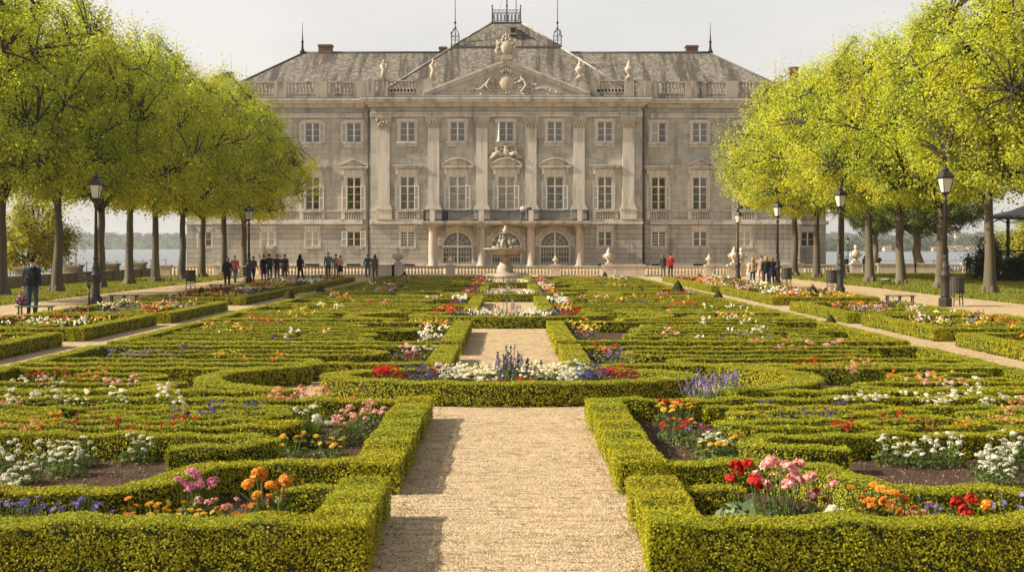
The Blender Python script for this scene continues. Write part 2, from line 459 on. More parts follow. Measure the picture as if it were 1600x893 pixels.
M['greyherb'] = m_leaf('silvery_foliage', [(0.13,0.19,0.08), (0.24,0.31,0.15), (0.38,0.43,0.26)], 0.3, 0.5)
M['grass'] = m_leaf('grass_blades', [(0.10,0.125,0.012), (0.20,0.215,0.02), (0.31,0.29,0.05)], 0.4, 0.6, (1.25,1.1,0.8), 0.3)
M['farleaf'] = m_leaf('far_leaves', [(0.03,0.045,0.012), (0.06,0.08,0.02), (0.11,0.125,0.035)], 0.2, 0.7, (1.25,1.1,0.8), 0.01)
M['ivy'] = m_leaf('ivy_leaves', [(0.012,0.02,0.006), (0.03,0.045,0.01), (0.06,0.075,0.016)], 0.2, 0.4)
FC = {
 'white':  [(0.50,0.47,0.36), (0.66,0.63,0.52), (0.78,0.76,0.66)],
 'cream':  [(0.72,0.62,0.40), (0.82,0.76,0.58), (0.84,0.80,0.70)],
 'yellow': [(0.55,0.33,0.03), (0.66,0.43,0.045), (0.72,0.53,0.10)],
 'orange': [(0.52,0.15,0.012), (0.68,0.25,0.02), (0.74,0.36,0.05)],
 'salmon': [(0.48,0.14,0.07), (0.60,0.24,0.13), (0.68,0.38,0.24)],
 'pink':   [(0.62,0.20,0.20), (0.76,0.36,0.34), (0.82,0.55,0.48)],
 'magenta':[(0.36,0.05,0.17), (0.52,0.12,0.30), (0.66,0.27,0.42)],
 'red':    [(0.30,0.010,0.008), (0.50,0.020,0.012), (0.62,0.05,0.02)],
 'maroon': [(0.07,0.008,0.010), (0.16,0.012,0.015), (0.28,0.02,0.02)],
 'purple': [(0.035,0.018,0.065), (0.07,0.04,0.125), (0.14,0.09,0.20)],
 'blue':   [(0.025,0.022,0.085), (0.05,0.045,0.16), (0.11,0.10,0.25)],
 'lilac':  [(0.14,0.105,0.24), (0.25,0.20,0.37), (0.40,0.34,0.50)],
}
for k_, c_ in FC.items():
    M['f_' + k_] = m_leaf('petals_' + k_, c_, 0.25, 0.6, spec=0.2)
M['eye'] = m_simple('flower_eye', (0.55,0.33,0.02), 0.8)
M['stem'] = m_simple('flower_stem', (0.08,0.13,0.025), 0.6)

# ---------------------------------------------------------------- world, sun, camera
SUN_EL, SUN_AZ = 35.0, 7.0       # from the left, a little on this side of the palace
sd = Vector((-math.cos(R(SUN_EL))*math.cos(R(SUN_AZ)), -math.cos(R(SUN_EL))*math.sin(R(SUN_AZ)), math.sin(R(SUN_EL))))
w = bpy.data.worlds.new('World'); SC.world = w; w.use_nodes = True
nt = w.node_tree; nt.nodes.clear()
wo = nt.nodes.new('ShaderNodeOutputWorld')
sky = nt.nodes.new('ShaderNodeTexSky'); sky.sky_type = 'NISHITA'; sky.sun_disc = False
sky.sun_elevation = R(SUN_EL); sky.sun_rotation = math.atan2(sd.x, sd.y)
sky.dust_density = 3.0; sky.air_density = 1.0
b1 = nt.nodes.new('ShaderNodeBackground'); nt.links.new(sky.outputs[0], b1.inputs[0]); b1.inputs[1].default_value = 0.05 * 0.5
tc = nt.nodes.new('ShaderNodeTexCoord'); sp = nt.nodes.new('ShaderNodeSeparateXYZ'); nt.links.new(tc.outputs['Generated'], sp.inputs[0])
gr = ramp(nt, [(0.0, (0.415,0.382,0.350)), (0.24, (0.405,0.378,0.348)), (0.5, (0.34,0.33,0.318)), (1.0, (0.20,0.205,0.22))])
nt.links.new(sp.outputs[2], gr.inputs[0])
mpn = nt.nodes.new('ShaderNodeMapping'); nt.links.new(tc.outputs['Generated'], mpn.inputs[0]); mpn.inputs['Scale'].default_value = (1.2, 1.2, 4.0)
cl = noise(nt, mpn.outputs[0], 1.6, 5, 0.55)
cr = ramp(nt, [(0.36, (0.84,0.855,0.87)), (0.62, (1.07,1.05,1.03))]); nt.links.new(cl, cr.inputs[0])
b2 = nt.nodes.new('ShaderNodeBackground'); nt.links.new(rgbmix(nt, 1.0, gr.outputs[0], cr.outputs[0], 'MULTIPLY'), b2.inputs[0]); b2.inputs[1].default_value = 1.0
ads = nt.nodes.new('ShaderNodeAddShader'); nt.links.new(b1.outputs[0], ads.inputs[0]); nt.links.new(b2.outputs[0], ads.inputs[1])
nt.links.new(ads.outputs[0], wo.inputs[0])

sl = bpy.data.lights.new('sun', 'SUN'); sl.energy = 5.0; sl.angle = R(0.6); sl.color = (1.0, 0.915, 0.76)
so = bpy.data.objects.new('sun', sl); COL.objects.link(so)
so.rotation_euler = (-sd).to_track_quat('-Z', 'Y').to_euler(); so.location = (-60, -10, 60)

cam = bpy.data.cameras.new('camera'); co = bpy.data.objects.new('camera', cam); COL.objects.link(co)
co.location = (0, 0, CAM_H); co.rotation_euler = (R(90), 0, 0)
cam.sensor_width = 36; cam.lens = 45.0; cam.shift_x = 5/1600; cam.shift_y = -61.5/1600
cam.clip_end = 20000; cam.clip_start = 0.1
cam.dof.use_dof = True; cam.dof.focus_distance = 24; cam.dof.aperture_fstop = 4.0
SC.camera = co
vs_ = SC.view_settings
vs_.view_transform = 'Standard'; vs_.look = 'None'; vs_.exposure = 0.85; vs_.gamma = 1.0; vs_.use_curve_mapping = False
SC.cycles.use_denoising = True
try: SC.cycles.denoiser = 'OPENIMAGEDENOISE'
except Exception: pass
SC.cycles.max_bounces = 8; SC.cycles.diffuse_bounces = 5; SC.cycles.glossy_bounces = 2; SC.cycles.transmission_bounces = 4
SC.cycles.transparent_max_bounces = 6; SC.cycles.volume_bounces = 0
SC.cycles.caustics_reflective = False; SC.cycles.caustics_refractive = False
# ================================================================ PALACE
PX, PY = -0.27, 136.0
pal = empty('palace', (PX, PY, 0), 0, 'grey stone neoclassical palace with pedimented centre behind the garden', 'palace')
FY = {'c': -1.2, 'w': 0.0, 'a': 5.0}      # facade planes (local y)
UPZ, UPH, UPW = 13.35, 2.1, 1.55          # upper windows
PNZ, PNH, PNW = 6.2, 3.45, 1.5            # tall windows of the main floor
GRZ, GRH, GRW = 2.3, 1.6, 1.45
CB = [-10.4, -5.13, 0.0, 5.13, 10.4]
WB = [16.2, 20.6, 25.3]
def rect(x, z, wd, h): return (x - wd/2, x + wd/2, z, z + h)
def wall_holes(b, x0, x1, z0, z1, y, holes, depth=0.28, m=0):
    xs = sorted({x0, x1, *[h[0] for h in holes], *[h[1] for h in holes]}); xs = [x for x in xs if x0 <= x <= x1]
    zs = sorted({z0, z1, *[h[2] for h in holes], *[h[3] for h in holes]}); zs = [z for z in zs if z0 <= z <= z1]
    for i in range(len(xs)-1):
        for j in range(len(zs)-1):
            cx, cz = (xs[i]+xs[i+1])/2, (zs[j]+zs[j+1])/2
            if any(h[0] < cx < h[1] and h[2] < cz < h[3] for h in holes): continue
            b.quad((xs[i],y,zs[j]), (xs[i+1],y,zs[j]), (xs[i+1],y,zs[j+1]), (xs[i],y,zs[j+1]), m)
    d = y + depth
    for a, c, e, f in holes:
        if c <= x0 or a >= x1 or f <= z0 or e >= z1: continue
        b.quad((a,y,e),(a,d,e),(a,d,f),(a,y,f), m); b.quad((c,d,e),(c,y,e),(c,y,f),(c,d,f), m)
        b.quad((a,d,f),(c,d,f),(c,y,f),(a,y,f), m); b.quad((a,y,e),(c,y,e),(c,d,e),(a,d,e), m)

ARCH = [-5.13, 0.0, 5.13]; AR = 1.62; ASP = 2.32     # arch radius, springing height
def arch_fill(b, x, y, depth=0.45, m=0):
    n = 14; zt = ASP + AR
    pts = [(x + AR*math.cos(math.pi*i/n), ASP + AR*math.sin(math.pi*i/n)) for i in range(n+1)]
    for i in range(n):
        p, q = pts[i], pts[i+1]
        b.quad((p[0],y,p[1]), (p[0],y,zt), (q[0],y,zt), (q[0],y,q[1]), m)
        b.quad((p[0],y,p[1]), (q[0],y,q[1]), (q[0],y+depth,q[1]), (p[0],y+depth,p[1]), m)

ZS, ZM, ZT = 4.75, 5.2, 17.3      # string course, main floor base, cornice start
# ---- walls: ground floor rusticated, upper ashlar
def block(name, x0, x1, y, back, hol_g, hol_u, arches=()):
    b = B()
    hg = list(hol_g) + [(a-AR, a+AR, 0.0, ASP+AR) for a in arches]
    wall_holes(b, x0, x1, 0, ZS, y, hg)
    for a in arches: arch_fill(b, a, y)
    b.quad((x0,back,0),(x0,y,0),(x0,y,ZS),(x0,back,ZS)); b.quad((x1,y,0),(x1,back,0),(x1,back,ZS),(x1,y,ZS))
    b.quad((x1,back,0),(x0,back,0),(x0,back,ZS),(x1,back,ZS))
    b.build(name + '_ground_storey', M['rustic'], pal)
    b = B()
    yu = y + 0.08
    wall_holes(b, x0, x1, ZS, ZT, yu, hol_u)
    b.quad((x0,back,ZS),(x0,yu,ZS),(x0,yu,ZT),(x0,back,ZT)); b.quad((x1,yu,ZS),(x1,back,ZS),(x1,back,ZT),(x1,yu,ZT))
    b.quad((x1,back,ZS),(x0,back,ZS),(x0,back,ZT),(x1,back,ZT)); b.quad((x0,yu,ZT),(x1,yu,ZT),(x1,back,ZT),(x0,back,ZT))
    return b.build(name + '_upper_wall', M['wall'], pal)
CX = 14.3; WX = 31.2; AX = 35.2; BACK = 18.0
block('central', -CX, CX, FY['c'], BACK, [rect(x,GRZ,GRW,GRH) for x in (-10.4, 10.4)],
      [rect(x,UPZ,UPW,UPH) for x in CB] + [rect(x,PNZ,PNW if abs(x) > 6 else 1.75,PNH) for x in CB], ARCH)
for s in (-1, 1):
    xs = sorted([s*CX, s*WX]); wb = [s*x for x in WB]
    block('wing', xs[0] + (0.002 if s > 0 else 0), xs[1] - (0.002 if s < 0 else 0), FY['w'], BACK, [rect(x,GRZ,GRW,GRH) for x in wb], [rect(x,UPZ,UPW,UPH) for x in wb] + [rect(x,PNZ,PNW,PNH) for x in wb])
    xa = sorted([s*WX, s*AX])
    block('annex', xa[0], xa[1], FY['a'], BACK-1, [rect(s*33.2,GRZ,GRW,GRH)], [rect(s*33.2,PNZ,PNW,PNH)])

# ---- mouldings
def course(x0, x1, y, z0, z1, proj, b, m=0): b.bb(x0, x1, y-proj, y+0.1, z0, z1, m)
def courses(x0, x1, y, nm):
    b = B()
    course(x0-0.1, x1+0.1, y, ZS-0.08, ZS+0.14, 0.30, b); course(x0-0.05, x1+0.05, y, ZS+0.143, ZS+0.42, 0.14, b)
    course(x0-0.05, x1+0.05, y+0.08, ZM+0.83, ZM+0.96, 0.14, b)
    b.bb(x0-0.12, x1+0.12, y-0.14, y+0.1, 0.0, 0.55)
    b.build('string_course', M['trim'], pal)
    b = B()
    course(x0-0.05, x1+0.05, y+0.08, 15.95, 16.28, 0.16, b); course(x0-0.05, x1+0.05, y+0.08, 16.283, 16.42, 0.26, b)
    for k, (za, zb, pr) in enumerate([(17.02, 17.25, 0.28), (17.253, 17.45, 0.50), (17.453, 17.72, 0.86), (17.723, 17.9, 1.0)]):
        b.bb(x0-pr, x1+pr, y-pr, y+0.6, za, zb)
    b.build('cornice', M['trim'], pal)
    b = B(); b.bb(x0-0.92, x1+0.92, y-0.92, y+0.9, 17.905, 17.98); b.build('lead_gutter', M['lead'], pal)
courses(-CX, CX, FY['c'], 'central')
courses(-WX, -CX-1.05, FY['w'], 'wing'); courses(CX+1.05, WX, FY['w'], 'wing')
for s in (-1, 1):
    xa = sorted([s*(WX+1.05), s*(AX+0.3)])
    b = B(); b.bb(xa[0], xa[1], FY['a']-0.5, FY['a']+0.4, 17.35, 17.9); b.build('annex_cornice', M['trim'], pal)
    b = B(); b.bb(xa[0], xa[1], FY['a']-0.2, FY['a']+0.3, ZS-0.05, ZS+0.35); b.build('annex_string_course', M['trim'], pal)

# ---- giant order pilasters
for i, x in enumerate([-12.86, -7.65, -2.58, 2.58, 7.65, 12.86]):
    b = B(); y = FY['c'] + 0.08
    b.bb(x-0.86, x+0.86, y-0.42, y+0.05, ZM-0.02, ZM+0.965); b.bb(x-0.92, x+0.92, y-0.50, y+0.05, ZM+0.968, ZM+1.10)
    b.bb(x-0.80, x+0.80, y-0.40, y+0.05, ZM+1.103, ZM+1.30); b.bb(x-0.72, x+0.72, y-0.36, y+0.05, ZM+1.303, ZM+1.48)
    b.bb(x-0.60, x+0.60, y-0.30, y+0.05, ZM+1.483, 14.72)
    p = b.build('pilaster', M['trim'], pal)
    c = B()
    c.bb(x-0.66, x+0.66, y-0.34, y+0.05, 14.723, 14.82)
    c.add([(x-0.58,y-0.30,14.823),(x+0.58,y-0.30,14.823),(x+0.80,y-0.50,15.75),(x-0.80,y-0.50,15.75),(x-0.58,y,14.823),(x+0.58,y,14.823),(x+0.80,y,15.75),(x-0.80,y,15.75)],
          [(0,1,2,3),(0,3,7,4),(1,5,6,2)])
    for row, (zz, nn, rr) in enumerate([(15.05, 4, 0.14), (15.32, 3, 0.15)]):
        for k in range(nn):
            xx = x + (k-(nn-1)/2)*0.34
            c.ell((xx, y-0.42-row*0.06, zz), (0.15, 0.10, 0.20), 6, 5)
    for s in (-1, 1):
        c.lathe([(0.001,-0.1),(0.2,-0.1),(0.2,0.1),(0.001,0.1)], (0,0,0), 8) if False else c.ell((x+s*0.66, y-0.46, 15.58), (0.2, 0.14, 0.19), 8, 6)
    c.bb(x-0.90, x+0.90, y-0.56, y+0.05, 15.753, 15.92)
    c.build('capital', M['carve'], p)

# ---- windows (one window = frame; its pane, surround, shutters, hood are sub-parts). local origin: sill centre on the wall face
WM = {}
def mesh_cache(key, fn):
    if key not in WM: WM[key] = fn()
    return WM[key]
def frame_mesh(wd, h, cols, rows, transom, bars):
    b = B(); t = 0.075; y0, y1 = 0.14, 0.21
    b.bb(-wd/2, -wd/2+t, y0, y1, 0, h); b.bb(wd/2-t, wd/2, y0, y1, 0, h)
    b.bb(-wd/2+t, wd/2-t, y0, y1, 0, t*1.2); b.bb(-wd/2+t, wd/2-t, y0, y1, h-t, h)
    b.bb(-0.075, 0.075, y0-0.012, y1, t*1.2, h-t)
    top = h - t
    if transom:
        b.bb(-wd/2+t, -0.076, y0-0.006, y1, transom-0.06, transom+0.06); b.bb(0.076, wd/2-t, y0-0.006, y1, transom-0.06, transom+0.06)
    for s in (-1, 1):
        xa, xb = sorted([s*0.076, s*(wd/2-t)])
        zz = transom if transom else top
        for r in range(1, rows):
            z = t + (zz-t)*r/rows; b.bb(xa, xb, y0+0.012, y1-0.01, z-0.022, z+0.022)
        if bars:
            for k in range(1, 3):
                xx = xa+(xb-xa)*k/3; b.bb(xx-0.018, xx+0.018, y0+0.02, y1-0.02, t, top)
    return b.mesh('window_frame', M['white'])
def pane_mesh(wd, h, mat):
    b = B(); b.bb(-wd/2+0.02, wd/2-0.02, 0.185, 0.20, 0.02, h-0.02); return b.mesh('window_pane', M[mat])
def surround_mesh(wd, h, kind):
    b = B(); t = 0.30; p = -0.09
    if kind == 'plain':
        b.bb(-wd/2-t, -wd/2, p, 0.02, -0.0, h); b.bb(wd/2, wd/2+t, p, 0.02, 0.0, h); b.bb(-wd/2-t, wd/2+t, p, 0.02, h+0.002, h+t)
        b.bb(-wd/2-t-0.12, wd/2+t+0.12, p-0.16, 0.02, -0.22, -0.003); b.bb(-wd/2-t, wd/2+t, p, 0.02, -0.52, -0.223)
        b.bb(-wd/2-t-0.1, -wd/2-t, p, 0.02, h-0.25, h+t-0.05); b.bb(wd/2+t, wd/2+t+0.1, p, 0.02, h-0.25, h+t-0.05)
    elif kind == 'tall':
        b.bb(-wd/2-0.32, -wd/2, p, 0.02, 0.0, h); b.bb(wd/2, wd/2+0.32, p, 0.02, 0.0, h); b.bb(-wd/2-0.32, wd/2+0.32, p, 0.02, h+0.002, h+0.34)
        b.bb(-wd/2-0.62, -wd/2-0.323, p+0.04, 0.02, 0.0, h-0.4); b.bb(wd/2+0.323, wd/2+0.62, p+0.04, 0.02, 0.0, h-0.4)
        b.bb(-wd/2-0.45, wd/2+0.45, p, 0.02, h+0.343, h+0.80)
    else:   # small ground window: voussoirs above
        b.bb(-wd/2-0.16, -wd/2, -0.03, 0.02, -0.1, h); b.bb(wd/2, wd/2+0.16, -0.03, 0.02, -0.1, h); b.bb(-wd/2-0.16, wd/2+0.16, -0.06, 0.02, -0.22, -0.103)
        for k in range(-2, 3):
            xa = k*0.3; top = 0.62
            b.prism_xz([(xa-0.135+k*0.0, h+0.02), (xa+0.135, h+0.02), (xa+0.17+k*0.10, h+top), (xa-0.17+k*0.10, h+top)], -0.05 - (0.03 if k == 0 else 0), 0.02)
    return b.mesh('stone_surround', M['trim'])
def hood_mesh(kind, wd):
    b = B(); W = wd/2 + 0.80
    b.bb(-W, W, -0.42, 0.02, 0.0, 0.14); b.bb(-W+0.12, W-0.12, -0.26, 0.02, -0.16, -0.003)
    for s in (-1, 1): b.bb(s*(W-0.42)-0.14, s*(W-0.42)+0.14, -0.22, 0.02, -0.75, -0.163)
    if kind == 'tri':
        h = 0.72
        b.prism_xz([(-W,0.143),(W,0.143),(0,0.143+h)], -0.16, 0.02)
        for s in (-1, 1):
            b.prism_xz([(s*W,0.145),(s*W,0.30),(0,0.30+h),(0,0.145+h)] if s < 0 else [(W,0.30),(W,0.145),(0,0.145+h),(0,0.30+h)], -0.44, 0.015)
    elif kind == 'seg':
        h = 0.72; n = 10
        arc = [(-W + 2*W*i/n, 0.143 + h*math.sin(math.pi*i/n)**0.75) for i in range(n+1)]
        b.prism_xz([(-W,0.143)] + [(W - 2*W*i/n, arc[n-i][1]) for i in range(0, n+1)], -0.16, 0.02)
        for i in range(n):
            (xa, za), (xb, zb) = arc[i], arc[i+1]
            b.prism_xz([(xa,za),(xb,zb),(xb,zb+0.17),(xa,za+0.17)], -0.44, 0.015)
    else:
        b.bb(-W-0.06, W+0.06, -0.50, 0.02, 0.143, 0.24)
    return b.mesh('window_hood', M['trim'])
def shutter_mesh(h, wd=0.62):
    b = B(); t = 0.07
    b.bb(0, wd, -0.05, -0.01, 0, h)
    b.bb(0, t, -0.075, -0.052, 0, h, 1); b.bb(wd-t, wd, -0.075, -0.052, 0, h, 1)
    for z in (0, h/2-t/2, h-t): b.bb(t+0.001, wd-t-0.001, -0.075, -0.052, z, z+t, 1)
    n = int(h/0.11)
    for k in range(n):
        z = 0.09 + k*(h-0.18)/n
        b.add([(t,-0.055,z),(wd-t,-0.055,z),(wd-t,-0.07,z+0.05),(t,-0.07,z+0.05)], [(0,1,2,3)])
    return b.mesh('louvre_shutter', [M['shutter'], M['white']])
def window(x, z, y, kind, pane, shut=(), hood=None, wd=None):
    h = {'up': UPH, 'tall': PNH, 'ground': GRH}[kind]
    wd = wd or {'up': UPW, 'tall': PNW, 'ground': GRW}[kind]
    cols, rows, tr, bars = {'up': (1, 3, None, False), 'tall': (1, 3, 2.45, False), 'ground': (1, 2, None, False)}[kind]
    if kind == 'ground' and pane == 'pane_dark' and not shut: bars = True; rows = 5
    o = link('window', mesh_cache(('f',kind,wd,bars), lambda: frame_mesh(wd,h,cols,rows,tr,bars)), pal, (x, y, z))
    link('pane', mesh_cache(('p',kind,wd,pane), lambda: pane_mesh(wd,h,pane)), o)
    link('stone_surround', mesh_cache(('s',kind,wd), lambda: surround_mesh(wd,h,{'up':'plain','tall':'tall','ground':'ground'}[kind])), o)
    sh = {'up': UPH, 'tall': 2.5, 'ground': GRH}[kind]
    for spec in shut:
        sw = wd/2 - 0.03 if spec in ('CL', 'CR') else (0.50 if kind == 'tall' else 0.58)
        me = mesh_cache(('sh',kind,round(sw,2)), lambda: shutter_mesh(sh, sw))
        if spec == 'L': link('shutter', me, o, (-wd/2-sw+0.02, -0.10, 0.01))
        if spec == 'R': link('shutter', me, o, (wd/2-0.02, -0.10, 0.01))
        if spec == 'l': link('shutter', me, o, (-wd/2-0.26, -0.16, 0.01), R(-28)).rotation_euler = (0, 0, R(-55))
        if spec == 'r': link('shutter', me, o, (wd/2-0.05, -0.10, 0.01), R(-62))
        if spec == 'CL': link('shutter', me, o, (-wd/2+0.02, 0.10, 0.01))
        if spec == 'CR': link('shutter', me, o, (0.01, 0.10, 0.01))
    if hood: link('window_hood', mesh_cache(('h',hood,wd), lambda: hood_mesh(hood, wd)), o, (0, 0, h + 1.0))
    return o
yc, yw, ya = FY['c'] + 0.08, FY['w'] + 0.08, FY['a'] + 0.08
# upper row
for x, sh, pn in [(-10.4,(),'pane_grey'),(-5.13,(),'pane_grey'),(0,('l',),'pane_grey'),(5.13,(),'pane_grey'),(10.4,(),'pane_grey')]:
    window(x, UPZ, yc, 'up', pn, sh)
for x, sh, pn in [(-25.3,('L','R'),'pane_grey'),(-20.6,('L','R'),'pane_grey'),(-16.2,('L',),'pane_grey'),(16.2,('CL',),'pane_dark'),(20.6,(),'pane_grey'),(25.3,(),'pane_grey')]:
    window(x, UPZ, yw, 'up', pn, sh)
# main floor
for x, sh, pn, hd in [(-10.4,('L','R'),'pane_green','flat'),(-5.13,('L','R'),'pane_curtain','seg'),(0,('L','R'),'pane_curtain','seg'),(5.13,('L','R'),'pane_green','seg'),(10.4,('L',),'pane_green','flat')]:
    window(x, PNZ, yc, 'tall', pn, sh, hd, PNW if abs(x) > 6 else 1.75)
for x, sh, pn, hd in [(-25.3,('L',),'pane_dark','tri'),(-20.6,('L','R'),'pane_dark','flat'),(-16.2,('L','R'),'pane_green','tri'),(16.2,('L','R'),'pane_green','flat'),(20.6,(),'pane_grey','tri'),(25.3,('L','R'),'pane_dark','flat')]:
    window(x, PNZ, yw, 'tall', pn, sh, hd)
for s in (-1, 1): window(s*33.2, PNZ, ya, 'tall', 'pane_dark', ())
# ground floor
for x, sh, pn in [(-10.4,(),'pane_dark'),(10.4,(),'pane_green')]: window(x, GRZ, FY['c'], 'ground', pn, sh)
for x, sh, pn in [(-25.3,('CL','CR'),'pane_dark'),(-20.6,('CL','CR'),'pane_dark'),(-16.2,('L','R'),'pane_green'),(16.2,(),'pane_dark'),(20.6,(),'pane_green'),(25.3,('CL','CR'),'pane_dark')]:
    window(x, GRZ, FY['w'], 'ground', pn, sh)
for s in (-1, 1): window(s*33.2, GRZ, FY['a'], 'ground', 'pane_green', ())
# small balustrades under the tall windows
def baluster_prof(h, r):
    return [(r*0.85,0),(r*0.85,h*0.08),(r*0.5,h*0.12),(r*0.95,h*0.32),(r*0.95,h*0.40),(r*0.42,h*0.70),(r*0.42,h*0.80),(r*0.75,h*0.86),(r*0.75,h)]
def apron():
    b = B()
    for s in (-1, 1): b.bb(s*1.12-0.2, s*1.12+0.2, -0.24, 0.02, 0.0, 0.80)
    b.bb(-1.36, 1.36, -0.30, 0.02, 0.803, 0.92)
    for k in range(7): b.lathe(baluster_prof(0.80, 0.11), (-0.78+k*0.26, -0.12, 0), 8)
    return b.mesh('window_balustrade', M['trim'])
am = apron()
for x in (-10.4, 10.4): link('window_balustrade', am, pal, (x, yc, ZM-0.02))
for x in WB:
    for s in (-1, 1): link('window_balustrade', am, pal, (s*x, yw, ZM-0.02))

# ---- arched doors
def door(x, pn):
    b = B(); y = FY['c'] + 0.22; t = 0.10
    for s in (-1, 1):
        b.bb(x+s*(AR-0.07)-0.065, x+s*(AR-0.07)+0.065, y, y+0.1, 0.03, ASP)
    b.bb(x-0.075, x+0.075, y-0.015, y+0.1, 0.03, ASP+AR-0.08)
    b.bb(x-AR+0.02, x+AR-0.02, y-0.03, y+0.09, ASP-0.09, ASP+0.09)
    n = 14
    for i in range(n):
        a0, a1 = math.pi*i/n, math.pi*(i+1)/n
        q = [(x+(AR-0.02)*math.cos(a0), ASP+0.05+(AR-0.06)*math.sin(a0)), (x+(AR-0.02)*math.cos(a1), ASP+0.05+(AR-0.06)*math.sin(a1)),
             (x+(AR-0.15)*math.cos(a1), ASP+0.05+(AR-0.19)*math.sin(a1)), (x+(AR-0.15)*math.cos(a0), ASP+0.05+(AR-0.19)*math.sin(a0))]
        b.prism_xz(q[::-1], y, y+0.1)
    for k in range(1, 6):      # fan bars
        a = math.pi*k/6
        if k != 3: b.tube([(x+0.1*math.cos(a), y+0.04, ASP+0.12), (x+(AR-0.12)*math.cos(a), y+0.04, ASP+(AR-0.12)*math.sin(a))], 0.022, 4)
    for rr in (0.62, 1.1):
        b.tube([(x+rr*math.cos(math.pi*i/12), y+0.04, ASP+rr*math.sin(math.pi*i/12)) for i in range(13)], 0.02, 4)
    for s in (-1, 1):
        for k in range(1, 5):
            xx = x + s*(0.08 + k*(AR-0.2)/5); b.bb(xx-0.016, xx+0.016, y+0.02, y+0.07, 0.1, ASP-0.09)
        for k in range(1, 4):
            z = 0.1+k*0.55; xa, xb = sorted([x+s*0.08, x+s*(AR-0.13)]); b.bb(xa, xb, y+0.025, y+0.065, z-0.018, z+0.018)
    o = b.build('arched_door', M['white'], pal)
    c = B(); yy = y + 0.12
    arc = [(x+AR*math.cos(math.pi*i/16), ASP+AR*math.sin(math.pi*i/16)) for i in range(17)]
    c.prism_xz([(x-AR,0.02),(x+AR,0.02)] + arc, yy, yy+0.03); c.build('door_glass', M[pn], o)
    v = B()
    for k in range(11):       # voussoirs
        a0, a1 = math.pi*(k+0.04)/11, math.pi*(k+0.96)/11
        ro = AR + (0.75 if k == 5 else 0.52 + 0.14*(k % 2)); ri = AR + 0.01
        v.prism_xz([(x+ri*math.cos(a0), ASP+ri*math.sin(a0)), (x+ri*math.cos(a1), ASP+ri*math.sin(a1)), (x+ro*math.cos(a1), min(4.55, ASP+ro*math.sin(a1))), (x+ro*math.cos(a0), min(4.55, ASP+ro*math.sin(a0)))][::-1], FY['c']-0.05-(0.04 if k == 5 else 0), FY['c']+0.02)
    v.build('voussoirs', M['trim'], o)
for x, pn in zip(ARCH, ('pane_door', 'pane_door', 'pane_green')): door(x, pn)

# ---- portico: columns, balcony
BY0, BY1 = FY['c'] - 2.3, FY['c']
for x in (-7.65, -2.58, 2.58, 7.65):
    b = B(); yy = BY0 + 0.6
    b.lathe([(0.62,0),(0.62,0.22),(0.56,0.26),(0.56,0.36),(0.44,0.42),(0.44,1.5),(0.40,3.6),(0.37,4.05),(0.44,4.07),(0.44,4.13),(0.37,4.16),(0.40,4.28),(0.56,4.40)], (x, yy, 0), 18)
    b.bb(x-0.60, x+0.60, yy-0.60, yy+0.60, 4.40, 4.55)
    b.build('column', M['dirtytrim'], pal)
b = B()
b.bb(-8.6, 8.6, BY0-0.15, BY1-0.31, 4.553, 4.70); b.bb(-8.75, 8.75, BY0-0.35, BY1-0.31, 4.703, 4.86); b.bb(-8.6, 8.6, BY0-0.2, BY1-0.31, 4.863, 4.95)
M['railiron'] = m_simple('old_blue_iron', (0.028,0.032,0.036), 0.6, 0.2, 0.4, 3)
bal = b.build('balcony', M['dirtytrim'], pal)
b = B()
for x in (-7.65, -2.58, 2.58, 7.65): b.bb(x-0.26, x+0.26, BY0-0.12, BY0+0.32, 4.953, 6.06)
b.build('balcony_pier', M['trim'], bal)
b = B()
xsr = [-8.45, -7.93, -7.37, -2.86, -2.30, 2.30, 2.86, 7.37, 7.93, 8.45]
for i in range(0, 10, 2):
    a, c = xsr[i], xsr[i+1]
    b.bb(a, c, BY0+0.06, BY0+0.14, 5.98, 6.05); b.bb(a, c, BY0+0.07, BY0+0.13, 5.05, 5.09); b.bb(a, c, BY0+0.07, BY0+0.13, 5.80, 5.83)
    n = max(2, int((c-a)/0.12))
    for k in range(n+1):
        xx = a + (c-a)*k/n; b.bb(xx-0.027, xx+0.027, BY0+0.085, BY0+0.115, 4.953, 5.98)
for s in (-1, 1):
    b.bb(s*8.48-0.035, s*8.48+0.035, BY0+0.05, BY1-0.4, 5.98, 6.05)
    for k in range(14): b.bb(s*8.48-0.014, s*8.48+0.014, BY0+0.2+k*0.12, BY0+0.23+k*0.12, 4.953, 5.98)
    b.bb(s*8.48-0.10, s*8.48+0.10, BY0-0.02, BY0+0.20, 4.953, 6.10)
b.build('balcony_railing', M['railiron'], bal)

# ---- parapet balustrade with piers
def parapet(x0, x1, y, piers):
    b = B(); z0 = 17.99
    b.bb(x0, x1, y-0.15, y+0.15, z0, z0+0.42); b.bb(x0, x1, y-0.2, y+0.2, 19.60, 19.76); b.bb(x0, x1, y-0.19, y+0.19, z0+0.423, z0+0.52)
    for x, hw in piers: b.bb(x-hw, x+hw, y-0.24, y+0.24, z0, 19.80)
    x = x0 + 0.2
    while x < x1 - 0.1:
        if not any(abs(x-px) < hw+0.12 for px, hw in piers): b.lathe(baluster_prof(1.09, 0.13), (x, y, z0+0.52), 8)
        x += 0.36
    b.build('roof_balustrade', M['dirtytrim'], pal)
parapet(-14.6, -8.3, FY['c']-0.35, [(-14.2,0.45),(-12.9,0.5),(-8.3-0.3,0.9)]); parapet(8.3, 14.6, FY['c']-0.35, [(14.2,0.45),(12.9,0.5),(8.6,0.9)])
for s in (-1, 1):
    xs = sorted([s*14.62, s*31.0])
    parapet(xs[0], xs[1], FY['w']-0.3, [(s*15.4,0.75),(s*19.6,0.65),(s*23.9,0.65),(s*28.2,0.65),(s*30.7,0.4)])

